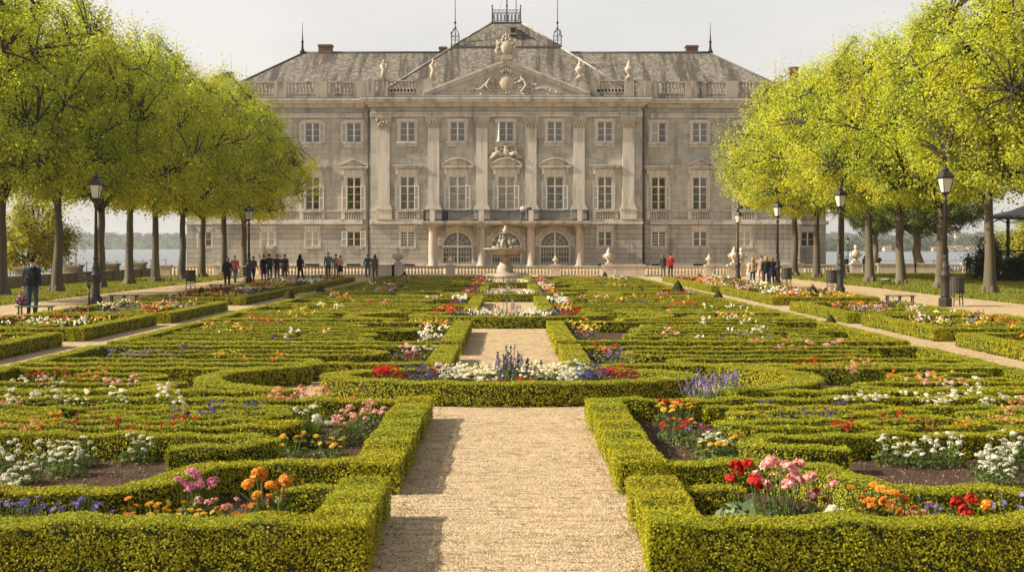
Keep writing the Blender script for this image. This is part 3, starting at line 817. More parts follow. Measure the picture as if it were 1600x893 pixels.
# ---- pediment
b = B(); yp = FY['c'] - 0.75; HW = 8.75; zb, za = 17.905, 21.75
b.prism_xz([(-HW+0.12, zb), (HW-0.12, zb), (0, za-0.36)], yp+0.30, yp+2.2)
ped = b.build('pediment', M['wall'], pal)
b = B()
for off, th, pr in ((0.0, 0.22, 0.10), (0.223, 0.16, 0.20), (0.386, 0.22, 0.32)):
    sl_ = (za-zb)/HW
    b.prism_xz([(-HW, zb+off-0.0), (0, za-0.45+off), (0, za-0.45+off+th), (-HW, zb+off+th)][::-1], yp+0.30-pr, yp+2.2)
    b.prism_xz([(HW, zb+off), (0.0, za-0.45+off), (0.0, za-0.45+off+th), (HW, zb+off+th)], yp+0.30-pr, yp+2.2)
b.bb(-HW-0.15, HW+0.15, yp-0.1, yp+0.6, 17.985, 18.10)
b.build('raking_cornice', M['trim'], ped)
# tympanum relief: cartouche with supporters and trophies
b = B(); g = random.Random(3); yr = yp + 0.27
b.ell((0, yr, 19.45), (0.85, 0.16, 0.95), 14, 8); b.ell((0, yr-0.08, 19.42), (0.60, 0.14, 0.68), 14, 8)
for i in range(16):
    a = 2*math.pi*i/16; b.ell((0.98*math.cos(a), yr-0.02, 19.45+1.08*math.sin(a)), (0.15, 0.12, 0.15), 6, 4)
for k in range(5): b.ell(((k-2)*0.24, yr-0.12, 20.62+0.12*(2-abs(k-2))), (0.13, 0.13, 0.22), 6, 5)
for s in (-1, 1):
    pts = []
    for i in range(22):
        t = i/21; xx = s*(1.3 + 4.3*t); zz = 18.35 + (1.55*(1-t)**1.25)*(0.72+0.28*math.sin(t*13)) + 0.02
        pts.append((xx, yr - 0.05, zz))
    b.tube(pts, [0.17-0.006*i for i in range(22)], 7)
    for i in range(48):
        t = g.random(); xx = s*(1.2 + 4.6*t); top = 18.3 + 1.75*(1-t)
        zz = g.uniform(18.25, max(18.35, top)); r = g.uniform(0.07, 0.17)
        b.ell((xx, yr-0.0, zz), (r*1.5, 0.13, r), 7, 5, 0, 0.15, i)
    b.tube([(s*1.6, yr-0.1, 18.5), (s*2.1, yr-0.2, 19.2), (s*1.8, yr-0.15, 19.8), (s*1.5, yr-0.1, 20.0)], [0.13,0.15,0.11,0.07], 8)
    b.ell((s*1.55, yr-0.06, 20.08), (0.11, 0.11, 0.14), 8, 6)
b.build('pediment_relief', M['carve'], ped)
# carved group over the middle window
b = B(); y0_ = yc - 0.2; z0_ = 11.55
b.ell((0, y0_, z0_+0.62), (0.42, 0.2, 0.52), 10, 7); b.ell((0, y0_-0.1, z0_+1.22), (0.22, 0.18, 0.24), 8, 6)
for s in (-1, 1):
    b.tube([(s*0.4, y0_, z0_+0.4), (s*0.95, y0_-0.05, z0_+0.62), (s*1.35, y0_, z0_+0.25), (s*1.72, y0_, z0_-0.02)], [0.26,0.30,0.22,0.12], 7)
    b.ell((s*0.98, y0_-0.05, z0_+1.0), (0.19, 0.18, 0.22), 8, 6); b.tube([(s*0.9, y0_, z0_+0.8), (s*0.4, y0_-0.1, z0_+0.95)], [0.12,0.09], 6)
    for k in range(7): b.ell((s*g.uniform(0.3,1.5), y0_, z0_+g.uniform(0.0,0.6)), (0.2,0.14,0.16), 6, 5, 0, 0.15, k)
b.build('carved_figures', M['carve'], pal)

# ---- roof ornaments: urns at the parapet, coat of arms on the apex
def urn_prof(s=1.0):
    return [(0.42*s,0),(0.42*s,0.16*s),(0.18*s,0.30*s),(0.15*s,0.46*s),(0.34*s,0.62*s),(0.50*s,0.92*s),(0.52*s,1.12*s),(0.36*s,1.34*s),(0.24*s,1.42*s),(0.34*s,1.52*s),(0.22*s,1.68*s),(0.12*s,1.80*s),(0.15*s,1.95*s),(0.03*s,2.15*s)]
for x, big in ((-12.9, 1), (-7.7, 0), (7.7, 0), (12.9, 0)):
    b = B(); b.box((x, FY['c']-0.35, 19.88), (0.8, 0.55, 0.16))
    if x in (-12.9, -7.7):
        b.tube([(x, FY['c']-0.35, 19.95), (x-0.1, FY['c']-0.35, 20.4), (x+0.12, FY['c']-0.35, 20.85), (x-0.14, FY['c']-0.35, 21.3), (x+0.06, FY['c']-0.35, 21.62)], [0.34,0.18,0.30,0.26,0.12], 9)
        b.ell((x+0.05, FY['c']-0.4, 21.72), (0.17,0.17,0.2), 8, 6); b.tube([(x-0.1, FY['c']-0.4, 21.25), (x+0.36, FY['c']-0.5, 20.95), (x+0.28, FY['c']-0.5, 21.5)], [0.12,0.1,0.08], 6)
    else: b.lathe(urn_prof(0.9), (x, FY['c']-0.35, 19.96), 12)
    b.build('roof_urn' if x > 0 else 'roof_statue', M['carve'], pal)
b = B(); yy = FY['c'] - 0.5
b.box((0, yy, 22.1), (1.3, 0.8, 0.5)); b.ell((0, yy, 23.1), (0.72, 0.32, 0.95), 12, 8); b.ell((0, yy-0.15, 23.05), (0.5, 0.3, 0.66), 12, 8)
for i in range(12):
    a = 2*math.pi*i/12; b.ell((0.78*math.cos(a), yy-0.05, 23.1+0.95*math.sin(a)), (0.2,0.2,0.2), 6, 5)
for k in range(3): b.ell(((k-1)*0.25, yy, 24.25+0.14*(k == 1)), (0.16,0.16,0.28), 6, 5)
for s in (-1, 1): b.tube([(s*0.7, yy, 22.3), (s*0.98, yy, 22.8), (s*0.8, yy, 23.5), (s*1.0, yy, 23.9)], [0.2,0.24,0.16,0.08], 7)
b.build('roof_coat_of_arms', M['carve'], pal)

# ---- roofs
def roof(pts, fs, nm='roof'):
    b = B(); b.add(pts, fs); return b.build(nm, M['slate'], pal)
ez, rz_ = 18.5, 24.2
for s in (-1, 1):
    x0, x1, xr = s*5.0, s*31.0, s*22.9
    pts = [(x0,0.3,ez),(x1,0.3,ez),(x1,17.7,ez),(x0,17.7,ez),(x0,9,rz_),(xr,9,rz_)]
    fs = [(0,1,5,4),(1,2,5),(2,3,4,5)]
    if s < 0: fs = [f[::-1] for f in fs]
    rf = roof(pts, fs, 'wing_roof')
    rb = B(); rb.tube([(s*7.2,9,rz_+0.05),(xr,9,rz_+0.05)], 0.13, 6); rb.tube([(xr,9,rz_+0.05),(x1,0.3,ez+0.05)], 0.10, 6); rb.build('ridge_tiles', M['lead'], rf)
    f = B(); f.tube([(xr+s*0.2,9,rz_),(xr+s*0.2,9,rz_+0.5)], [0.35,0.14], 8); f.tube([(xr+s*0.2,9,rz_+0.5),(xr+s*0.2,9,rz_+1.9)], [0.13,0.07], 8); f.ell((xr+s*0.2,9,rz_+1.25),(0.17,0.17,0.17),8,6); f.tube([(xr+s*0.2,9,rz_+1.9),(xr+s*0.2,9,rz_+3.5)], [0.05,0.02], 6)
    f.build('finial', M['iron'], rf)
    def chim(x, y, z0, z1, w_, d_):
        c = B(); c.box((x,y,(z0+z1)/2),(w_,d_,z1-z0)); c.box((x,y,z1-0.14),(w_+0.16,d_+0.16,0.16)); c.build('chimney', M['brick'], rf)
    if s < 0:
        chim(-20.5, 9.2, rz_-0.6, rz_+0.95, 1.55, 0.9); chim(-7.25, 10.5, rz_-0.9, rz_+0.9, 0.85, 0.9)
    else:
        chim(21.0, 9.2, rz_-0.6, rz_+0.85, 1.35, 0.9)
    ar = B(); xa = sorted([s*30.9, s*35.4])
    ar.add([(xa[0],4.5,17.9),(xa[1],4.5,17.9),(xa[1],17,17.9),(xa[0],17,17.9),(xa[0],10.5,20.4),(xa[1]-0,10.5,20.4)], [(0,1,5,4),(1,2,5),(2,3,4,5),(3,0,4)])
    ao = ar.build('annex_roof', M['slate'], pal)
    c = B(); c.box((s*32.3, 8.0, 20.2),(0.9,0.8,2.4) if s < 0 else (0.95,0.8,4.2)); c.box((s*32.3, 8.0, 21.45 if s < 0 else 22.35),(1.1,1.0,0.16)); c.build('chimney', M['brick'], ao)
    if s < 0:
        c = B(); c.box((-31.4, 8.4, 20.6),(1.2,0.8,2.4)); c.box((-31.4, 8.4, 21.85),(1.4,1.0,0.16)); c.build('chimney', M['dirtytrim'], ao)
    else:
        c = B(); c.box((28.4, 9.4, 20.4),(0.7,0.7,1.5)); c.build('chimney', M['dirtytrim'], ao)
# central pavilion
z1, z2, z3 = 18.9, 24.15, 27.45
X1, X2, X3 = 12.7, 6.05, 1.65
pts = [(-X1,-0.7,z1),(X1,-0.7,z1),(X1,18.7,z1),(-X1,18.7,z1),(-X2,5,z2),(X2,5,z2),(X2,13,z2),(-X2,13,z2)]
cr_ = roof(pts, [(0,1,5,4),(1,2,6,5),(2,3,7,6),(3,0,4,7)], 'central_roof')
b = B(); b.add([(-X2+0.1,5.1,z2+0.22),(X2-0.1,5.1,z2+0.22),(X2-0.1,12.9,z2+0.22),(-X2+0.1,12.9,z2+0.22),(-X3,8.2,z3),(X3,8.2,z3),(X3,9.8,z3),(-X3,9.8,z3)], [(0,1,5,4),(1,2,6,5),(2,3,7,6),(3,0,4,7),(4,5,6,7)])
up = b.build('upper_roof', M['slate'], pal)
b = B(); b.bb(-X2-0.1, X2+0.1, 4.9, 13.1, z2-0.02, z2+0.2); b.bb(-X3-0.12, X3+0.12, 8.05, 9.95, z3, z3+0.12)
b.build('roof_ledge', M['lead'], cr_)
for s in (-1, 1):
    b = B(); b.tube([(s*X1,-0.7,z1+0.05),(s*X2,5,z2+0.02)], 0.11, 6); b.build('hip_tiles', M['dirtytrim'], cr_)
    b = B(); b.tube([(s*(X2-0.1),5.1,z2+0.25),(s*X3,8.2,z3+0.03)], 0.09, 6); b.build('hip_tiles', M['dirtytrim'], up)
b = B(); b.box((0.75, 6.6, 26.2),(0.8,1.6,0.8)); b.box((0.75,6.6,26.66),(1.0,1.8,0.1)); dm = b.build('roof_dormer', M['dirtytrim'], up)
b = B(); b.bb(0.45, 1.05, 5.78, 5.799, 25.95, 26.5); b.build('dormer_opening', M['iron'], dm)
# belvedere railing with rods
b = B(); z = z3 + 0.12
for x in (-1.6, 1.6):
    for y in (8.1, 9.9): b.tube([(x,y,z),(x,y,z+1.75)], 0.055, 6); b.ell((x,y,z+1.8),(0.09,0.09,0.12),6,5)
for y in (8.1, 9.9):
    for zz in (0.08, 1.3): b.bb(-1.6, 1.6, y-0.025, y+0.025, z+zz, z+zz+0.05)
    for k in range(8):
        xx = -1.4 + k*0.4
        b.tube([(xx-0.2,y,z+0.1),(xx+0.05,y,z+0.5),(xx-0.12,y,z+0.85),(xx+0.2,y,z+1.3)], 0.024, 4); b.tube([(xx+0.2,y,z+0.1),(xx-0.05,y,z+0.5),(xx+0.12,y,z+0.85),(xx-0.2,y,z+1.3)], 0.024, 4)
        b.tube([(xx+0.12*math.cos(a*math.pi/4),y,z+0.7+0.12*math.sin(a*math.pi/4)) for a in range(9)], 0.02, 4)
for x in (-1.6, 1.6):
    for zz in (0.08, 1.3): b.bb(x-0.025, x+0.025, 8.1, 9.9, z+zz, z+zz+0.05)
rl = b.build('belvedere_railing', M['iron'], up)
b = B(); b.tube([(0.05,8.6,z),(0.05,8.6,z+3.2)], 0.075, 6); b.tube([(0.05,8.6,z+3.2),(0.05,8.6,z+7)], 0.05, 6); b.ell((0.05,8.6,z+1.9),(0.13,0.13,0.13),6,5); b.build('flagpole', M['iron'], up)
b = B(); b.tube([(1.1,9.2,z),(1.1,9.2,z+5.5)], 0.045, 6); b.tube([(-1.2,8.8,z),(-0.1,8.7,z+4.0)], 0.012, 4); b.build('mast', M['iron'], up)
# iron cages with tall rods on the ledge corners
for s in (-1, 1):
    b = B(); x, y, z = s*5.65, 5.5, z2 + 0.2
    for dx in (-0.42, 0.42):
        for dy in (-0.42, 0.42): b.tube([(x+dx,y+dy,z),(x+dx,y+dy,z+1.15),(x+dx*0.9,y+dy*0.9,z+1.5),(x+dx*0.25,y+dy*0.25,z+1.95),(x,y,z+2.3)], 0.035, 5)
    for zz in (0.25, 0.75, 1.15):
        b.bb(x-0.44,x+0.44,y-0.44,y-0.40,z+zz,z+zz+0.04); b.bb(x-0.44,x+0.44,y+0.40,y+0.44,z+zz,z+zz+0.04); b.bb(x-0.44,x-0.40,y-0.44,y+0.44,z+zz,z+zz+0.04); b.bb(x+0.40,x+0.44,y-0.44,y+0.44,z+zz,z+zz+0.04)
    for k in range(14): b.ell((x+random.uniform(-0.5,0.5), y-0.43, z+random.uniform(0.9,2.1)), (0.07,0.05,0.07), 5, 4)
    b.tube([(x,y,z),(x,y,z+2.7)], 0.05, 6); b.ell((x,y,z+2.65),(0.14,0.14,0.16),6,5); b.tube([(x,y,z+2.7),(x,y,z+6.3)], [0.045,0.03], 6)
    b.build('lightning_rod_cage', M['iron'], cr_)
# downpipes
for s in (-1, 1):
    b = B(); x = s*(CX+0.28)
    b.tube([(x-s*0.62, -0.95, 17.6), (x-s*0.5,-0.75,17.2), (x+s*0.05,-0.25,16.6), (x+s*0.05,-0.12,16.2), (x+s*0.05,-0.10,0.1)], 0.085, 7)
    for z in (15, 11.5, 8, 4.2, 1.5): b.lathe([(0.11,0),(0.11,0.1)], (x+s*0.05,-0.10,z), 7)
    b.build('downpipe', M['lead'], pal)
# cellar vents along the base
b = B()
for x in (-20.6, -16.2, -10.4, 10.4, 16.2, 20.6):
    y = FY['c'] if abs(x) < 12 else FY['w']; b.bb(x-0.75, x+0.75, y-0.165, y-0.12, 0.08, 0.48)
b.build('cellar_vent', M['iron'], pal)
# dark box on the balcony
b = B(); b.bb(-0.32,0.32,-0.28,0.28,0.06,0.95); b.bb(-0.34,0.34,-0.30,0.30,0.953,1.0)
for s in (-1,1): b.bb(s*0.22-0.05,s*0.22+0.05,-0.2,0.2,0,0.06)
for k in range(6): b.bb(-0.26,0.26,-0.292,-0.282,0.16+k*0.12,0.22+k*0.12)
tag(b.build('equipment_box', M['iron'], None, (PX-6.35, PY+BY0+0.62, 4.95)), 'black box standing behind the balcony railing at its left end', 'box')
# ================================================================ GROUND, LAKE, SHORE
def sheet(name, poly, z, mat, kind='structure', depth=0.0):
    b = B()
    if depth: b.prism_xy(poly, z-depth, z)
    else: b.add([(x,y,z) for x,y in poly], [tuple(range(len(poly)))])
    return tag(b.build(name, mat), kind=kind)
sheet('ground', [(-37,-30),(72,-30),(72,122),(37,124),(37,160),(-37,160)], 0.0, M['gravel'], depth=3.4)
sheet('lake_water', [(-7000,-400),(7000,-400),(7000,7000),(-7000,7000)], -2.5, M['water'])
# lawns
def wavy(x, d0, d1, n, amp, seed):
    g = random.Random(seed); return [(x + amp*g.uniform(-1,1), d0 + (d1-d0)*i/n) for i in range(n+1)]
lawnL = wavy(-19.9, 22, 96.5, 40, 0.18, 1) + [(-26.9,96.5),(-26.9,22)]
lawnR = wavy(20.4, 22, 106.3, 44, 0.18, 2) + [(71,106.3),(71,22)]
sheet('lawn', lawnL, 0.006, M['lawn']); sheet('lawn', lawnR, 0.006, M['lawn'])
def grass(name, n, x0, x1, d0, d1):
    g = np.random.default_rng(5)
    d = d0 + (d1-d0)*g.random(n)**1.6; x = g.uniform(x0, x1, n)
    h = g.uniform(0.05, 0.13, n) * (0.7 + d/140); az = g.uniform(0, 2*np.pi, n); wd = 0.012 + d*0.00035
    lean = g.normal(size=(n,2))*0.35
    p0 = np.stack([x, d, np.zeros(n)], 1); sx = np.stack([np.cos(az)*wd, np.sin(az)*wd, np.zeros(n)], 1)
    tip = p0 + np.stack([lean[:,0]*h, lean[:,1]*h, h], 1)
    V = np.stack([p0-sx, p0+sx, tip+sx*0.2, tip-sx*0.2], 1).reshape(-1,3)
    me = np_mesh(name, V, np.arange(4*n).reshape(n,4), M['grass'], g.random(n))
    tag(link(name, me), 'short sunlit lawn grass beside the gravel walk', 'grass', kind='stuff')
grass('lawn_grass', 90000, -26.8, -19.8, 40, 96.3)
grass('lawn_grass', 150000, 20.4, 42, 40, 106)

# far shores
def hills(name, x0, x1, y, h, seed, dep):
    g = np.random.default_rng(seed); nx, ny = 160, 10
    V = []; F = []
    ph = g.uniform(0, 6.28, 8); fr = np.array([0.8,1.7,2.9,4.7,7.3,11,17,29])
    for j in range(ny+1):
        for i in range(nx+1):
            u = i/nx; v = j/ny
            hh = h*(0.72 + 0.28*sum(np.sin(fr*u*5+ph)/fr**0.7)/2.2)
            V.append((x0+(x1-x0)*u, y+dep*v+ 14*math.sin(u*60+seed), -2.6 + hh*math.sin(min(1, v*1.25)*math.pi/2)**0.8 + g.normal()*0.6*(j > 0)))
    for j in range(ny):
        for i in range(nx): F.append((j*(nx+1)+i, j*(nx+1)+i+1, (j+1)*(nx+1)+i+1, (j+1)*(nx+1)+i))
    tag(link(name, np_mesh(name, np.array(V), np.array(F), M['hill'], smooth=True)), kind='structure')
    # tree canopies over the slope as leafy clumps
    V = np.array(V); k = 2400; idx = g.integers(0, len(V), k)
    P0 = V[idx] + np.stack([g.uniform(-9,9,k), g.uniform(-9,9,k), np.zeros(k)], 1)
    rad = g.uniform(4, 9, k)
    per = 34
    dirs = rand_unit(k*per, g); dirs[:,2] = np.abs(dirs[:,2])*1.0
    pts = np.repeat(P0, per, 0) + dirs*np.repeat(rad, per)[:,None]*np.array([1,1,1.15])
    LV, LF, LR = leaf_quads(pts, dirs, 3.6, 0.8, 0.5, g)
    LR = np.clip(np.repeat(g.random(k), per)*0.75 + LR*0.25, 0, 1)
    return LV, LF, LR
for nm, a in (('hills', (-2600, 40, 2120, 31, 11, 420)), ('hills', (150, 1500, 1250, 9, 5, 260)), ('hills', (-200, 3000, 2300, 34, 9, 420))):
    LV, LF, LR = hills(nm, *a)
    tag(link('far_forest', np_mesh('far_forest', LV, LF, M['farleaf'], LR)), 'hazy wooded shore across the lake', 'forest', kind='stuff')
# little town on the right shore
g = random.Random(21)
M['townwall'] = m_simple('town_wall', (0.55,0.47,0.36), 0.8); M['townroof'] = m_simple('town_roof', (0.26,0.13,0.08), 0.8)
TOWN = ['pale house low on the far right shore with red roof', ]
for k, (px, w_, h_) in enumerate([(1486,6,3.2),(1500,8,3.8),(1517,5,3.0),(1527,8,4),(1462,5,2.6),(1474,5,2.8),(1388,7,3.2)]):
    D = 1232; x = (px-795)*D/2000
    o = empty('shore_house', (x, D, -2.0), 0, 'tiny red roofed house on the far lake shore at the right', 'house', 'houses on the far shore')
    b = B(); b.bb(-w_/2, w_/2, 0, 9, 0, h_); b.build('wall', M['townwall'], o)
    b = B(); b.add([(-w_/2-0.3,-0.3,h_),(w_/2+0.3,-0.3,h_),(w_/2+0.3,9.5,h_),(-w_/2-0.3,9.5,h_),(-w_/2,4.5,h_+1.7),(w_/2,4.5,h_+1.7)], [(0,1,5,4),(1,2,5),(2,3,4,5),(3,0,4)]); b.build('roof', M['townroof'], o)
o = empty('church_tower', ((1495-795)*1400/2000, 1400, 2), 0, 'slim church tower rising from the far right shore', 'tower')
b = B(); b.bb(-2.2,2.2,-2.2,2.2,0,13); b.build('shaft', M['townwall'], o)
b = B(); b.add([(-2.5,-2.5,13),(2.5,-2.5,13),(2.5,2.5,13),(-2.5,2.5,13),(0,0,21)], [(0,1,4),(1,2,4),(2,3,4),(3,0,4)]); b.build('spire', M['townroof'], o)

# ================================================================ BALUSTRADES AND WALLS
BMESH = {}
def balus_run(o, x0, x1, piers, y=0.0, h=0.80, along='x'):
    """parts of a balustrade: plinth+rail, balusters, piers (local coordinates)"""
    b = B(); b.bb(x0, x1, -0.17, 0.17, 0, 0.14); b.bb(x0, x1, -0.15, 0.15, h-0.13, h); b.bb(x0, x1, -0.19, 0.19, h-0.055, h+0.012)
    b.build('rail', M['pale'], o)
    if 'bal' not in BMESH:
        b = B(); b.lathe(baluster_prof(h-0.27, 0.092), (0, 0, 0.14), 8); BMESH['bal'] = b.mesh('baluster', M['pale'])
    xs = []; x = x0 + 0.12
    while x < x1:
        if not any(abs(x-p) < hw+0.09 for p, hw in piers): xs.append(x)
        x += 0.255
    xs.sort(key=lambda q: abs(q - (0.5*(x0+x1) if x0 > 0 else 0)))
    for x in xs[:100]: link('baluster', BMESH['bal'], o, (x, 0, 0))
    if xs[100:]:
        b = B()
        for x in xs[100:]: b.lathe(baluster_prof(h-0.27, 0.092), (x, 0, 0.14), 8)
        tag(b.build('balusters', M['pale'], o), kind='stuff')
    for p, hw in piers:
        b = B(); b.bb(p-hw, p+hw, -0.26, 0.26, 0, h+0.0); b.bb(p-hw-0.05, p+hw+0.05, -0.31, 0.31, h+0.003, h+0.11); b.bb(p-hw-0.05, p+hw+0.05, -0.31, 0.31, 0, 0.12)
        b.build('pier', M['pale'], o)
BD = 98.0
def bx(px): return (px-795)*BD/2000
o = empty('balustrade', (0, BD, 0), 0, 'long pale stone balustrade in front of the palace behind the fountain', 'balustrade')
piersA = [(bx(413),0.35),(bx(430),0.3),(bx(622),0.45),(bx(704),0.35),(bx(868),0.35),(bx(951),0.45),(bx(1147),0.5),(bx(1108),0.32)]
balus_run(o, -18.5, bx(1163), piersA + [(bx(985),1.1),(bx(596),1.0)])
o2 = empty('balustrade', (0, BD+0.3, 0), 0, 'pale balustrade behind the left avenue trunks joining the lakeside wall', 'balustrade')
balus_run(o2, -26.8, -18.6, [(-26.4,0.45),(-22.3,0.3),(-18.9,0.3)])
o3 = empty('balustrade', (0, 107, 0), 0, 'long pale stone balustrade at the end of the right lawn by the lake', 'balustrade')
BR = lambda px: (px-795)*107/2000
balus_run(o3, 20.2, 43, [(BR(1247),0.4),(BR(1337),0.45),(BR(1400),1.6),(BR(1450),1.2),(BR(1523),1.1),(20.4,0.3)])
o4 = empty('balustrade', (20.0, 98.2, 0), R(90), 'short return of the balustrade beside the bust at the right corner', 'balustrade')
balus_run(o4, 0.0, 8.6, [])
# lakeside wall on the left
ow = empty('garden_wall', (-27.0, 0, 0), 0, 'weathered low stone wall with square piers along the left lawn by the lake', 'wall')
b = B(); b.bb(-0.2, 0.2, 40, 97.7, 0, 0.58); b.build('wall_body', M['oldwall'], ow)
b = B(); b.bb(-0.27, 0.27, 40, 97.7, 0.583, 0.70); b.build('coping', M['oldwall'], ow)
for d in (48, 56, 63.5, 71.5, 79.5, 87, 93.5):
    b = B(); b.bb(-0.42, 0.42, d-0.42, d+0.42, 0, 1.02); b.bb(-0.5, 0.5, d-0.5, d+0.5, 1.023, 1.16); b.build('pier', M['oldwall'], ow)
# lake railing beyond the walls
for (xa, ya), (xb, yb), lab in (((-33.5,60),(-33.5,125),'thin dark lakeside railing beyond the left garden wall'), ((34,119),(70,119),'thin dark lakeside railing beyond the right balustrade')):
    b = B(); L = math.hypot(xb-xa, yb-ya); n = int(L/2.6)
    for i in range(n+1):
        x, y = xa+(xb-xa)*i/n, ya+(yb-ya)*i/n; b.tube([(x,y,0),(x,y,1.02)], 0.035, 5); b.ell((x,y,1.06),(0.05,0.05,0.05),5,4)
    for z in (0.5, 0.98): b.tube([(xa,ya,z),(xb,yb,z)], 0.014, 4)
    tag(b.build('lake_railing', M['iron']), lab, 'railing')
# statues and urns standing on the piers
def urn_big(o, s=1.0):
    b = B(); b.box((0,0,0.08*s),(0.56*s,0.5*s,0.16*s)); b.lathe([(0.24*s,0.16*s),(0.12*s,0.24*s),(0.10*s,0.34*s),(0.27*s,0.50*s),(0.36*s,0.74*s),(0.35*s,0.86*s),(0.22*s,0.94*s),(0.16*s,1.0*s),(0.20*s,1.05*s),(0.15*s,1.18*s),(0.07*s,1.26*s),(0.09*s,1.33*s),(0.02*s,1.42*s)], (0,0,0), 14)
    for sd_ in (-1,1): b.tube([(sd_*0.33*s,0,0.84*s),(sd_*0.47*s,0,0.72*s),(sd_*0.40*s,0,0.56*s),(sd_*0.25*s,0,0.48*s)], 0.045*s, 6)
    for k in range(9):
        a = 2*math.pi*k/9; b.ell((0.33*s*math.cos(a),0.33*s*math.sin(a),0.66*s),(0.07*s,0.07*s,0.1*s),5,4)
    b.build('urn_body', M['pale'], o)
def bust(o, s=1.0):
    b = B(); b.box((0,0,0.1*s),(0.6*s,0.5*s,0.2*s)); b.lathe([(0.26*s,0.2*s),(0.15*s,0.28*s),(0.16*s,0.36*s)], (0,0,0), 10)
    b.ell((0,0,0.66*s),(0.38*s,0.24*s,0.36*s),12,8,0,0.04,1); b.ell((0,0,0.88*s),(0.30*s,0.2*s,0.16*s),10,6)
    b.tube([(0,0,0.9*s),(0,-0.01,1.10*s)],[0.11*s,0.095*s],8)
    b.build('torso', M['pale'], o)
    h = B(); h.ell((0,-0.01,1.24*s),(0.13*s,0.155*s,0.175*s),10,8); h.ell((0,0.04*s,1.30*s),(0.145*s,0.15*s,0.14*s),9,6,0,0.08,4); h.ell((0,-0.16*s,1.22*s),(0.025*s,0.03*s,0.045*s),6,4)
    for q in (-1,1): h.tube([(q*0.34*s,0,0.82*s),(q*0.42*s,-0.03,0.62*s),(q*0.22*s,-0.2*s,0.5*s)],[0.11*s,0.10*s,0.07*s],7)
    h.build('head', M['pale'], o)
for px, d, zt, kind, s, lab in [
    (622, BD, 0.91, 'bust', 0.95, 'pale stone bust on the balustrade pier left of the fountain'),
    (704, BD, 0.91, 'urn', 0.52, 'small stone urn on the balustrade before the left arched door'),
    (868, BD, 0.91, 'urn', 0.52, 'small stone urn on the balustrade before the right arched door'),
    (951, BD, 0.91, 'urn', 0.92, 'large stone urn on the balustrade pier right of the fountain'),
    (1147, BD, 0.91, 'urn', 0.98, 'large handled stone urn at the right end of the balustrade'),
    (413, BD+1.2, 0.91, 'bust', 1.0, 'shaded stone bust beside the far left lamp post'),
    (430, BD, 0.91, 'bust', 1.0, 'sunlit stone bust behind the dark dressed group of walkers'),
    (1108, BD, 0.91, 'urn', 0.6, 'small stone urn on the balustrade beside the red jacket'),
    (1158, BD+1.5, 0.91, 'bust', 0.9, 'stone bust just behind the large handled urn'),
    (1337, 107, 0.91, 'bust', 1.05, 'mossy stone bust on the right lawn balustrade between trunks'),
    (1247, 107, 0.91, 'urn', 0.5, 'small stone finial on the corner pier of the right balustrade')]:
    x = (px-795)*d/2000
    if d not in (BD, 107):
        q = B(); q.bb(-0.35,0.35,-0.3,0.3,0,zt-0.003); 
    o = empty('stone_bust' if kind == 'bust' else 'stone_urn', (x, d, zt+0.002), R(180) if False else 0, lab, 'bust' if kind == 'bust' else 'urn')
    (bust if kind == 'bust' else urn_big)(o, s)
    if d not in (BD, 107): q.build('plinth', M['pale'], o, (0,0,-zt))

# ================================================================ FOUNTAIN
M['founstone'] = m_stone('fountain_stone', (0.50,0.42,0.32), (0.34,0.285,0.215), 0, 0, 0, (0.12,0.105,0.075), 0.75, 0.3)
o = empty('fountain', (-0.25, 94.0, 0), 0, 'pale stone fountain with broad basin and bronze green figures', 'fountain')
b = B(); b.lathe([(1.75,0),(1.75,0.22),(1.62,0.28),(1.62,0.34),(0.62,0.36),(0.60,0.52),(0.56,0.60),(0.62,0.80),(0.46,0.96),(0.40,1.12),(0.38,1.38),(0.46,1.56),(0.54,1.64),(0.44,1.68)], (0,0,0), 20)
for k in range(8):
    a = 2*math.pi*k/8; b.ell((0.46*math.cos(a),0.46*math.sin(a),0.74),(0.1,0.1,0.2),6,5)
b.build('pedestal', M['founstone'], o)
b = B(); b.lathe([(0.40,1.683),(0.85,1.70),(1.40,1.86),(1.55,2.04),(1.62,2.06),(1.64,2.14),(1.66,2.18),(1.58,2.19),(1.48,2.10),(0.9,2.02),(0.3,2.0)], (0,0,0), 32); b.build('basin', M['founstone'], o)
b = B(); b.lathe([(0.28,2.0),(0.24,2.2),(0.13,2.4),(0.16,2.7),(0.12,3.0),(0.2,3.15),(0.42,3.24),(0.44,3.28),(0.2,3.27),(0.1,3.3)], (0,0,0), 12)
M['bronze'] = m_simple('weathered_bronze', (0.30,0.275,0.20), 0.7, 0.1, 0.45, 5)
for k in range(5):
    a = 2*math.pi*k/5 + 0.5; c, s_ = 1.35*math.cos(a), 1.35*math.sin(a)
    b.tube([(0.30*c,0.30*s_,2.05),(0.36*c,0.36*s_,2.35),(0.30*c,0.30*s_,2.65),(0.26*c,0.26*s_,2.85)], [0.15,0.17,0.19,0.11], 7); b.ell((0.27*c,0.27*s_,2.99),(0.12,0.12,0.14),7,5)
    b.tube([(0.30*c,0.30*s_,2.72),(0.5*c-0.12*s_,0.5*s_+0.12*c,2.62),(0.62*c-0.2*s_,0.62*s_+0.2*c,2.85)], [0.08,0.07,0.05], 5)
    b.tube([(0.34*c,0.34*s_,2.12),(0.6*c+0.2*s_,0.6*s_-0.2*c,2.14),(0.75*c+0.3*s_,0.75*s_-0.3*c,2.28)], [0.14,0.12,0.07], 6)
b.build('figures', M['bronze'], o)
b = B(); b.lathe([(0.16,3.3),(0.12,3.36),(0.2,3.44),(0.22,3.52),(0.1,3.62),(0.12,3.7),(0.02,3.84)], (0,0,0), 10); b.build('finial', M['pale'], o)

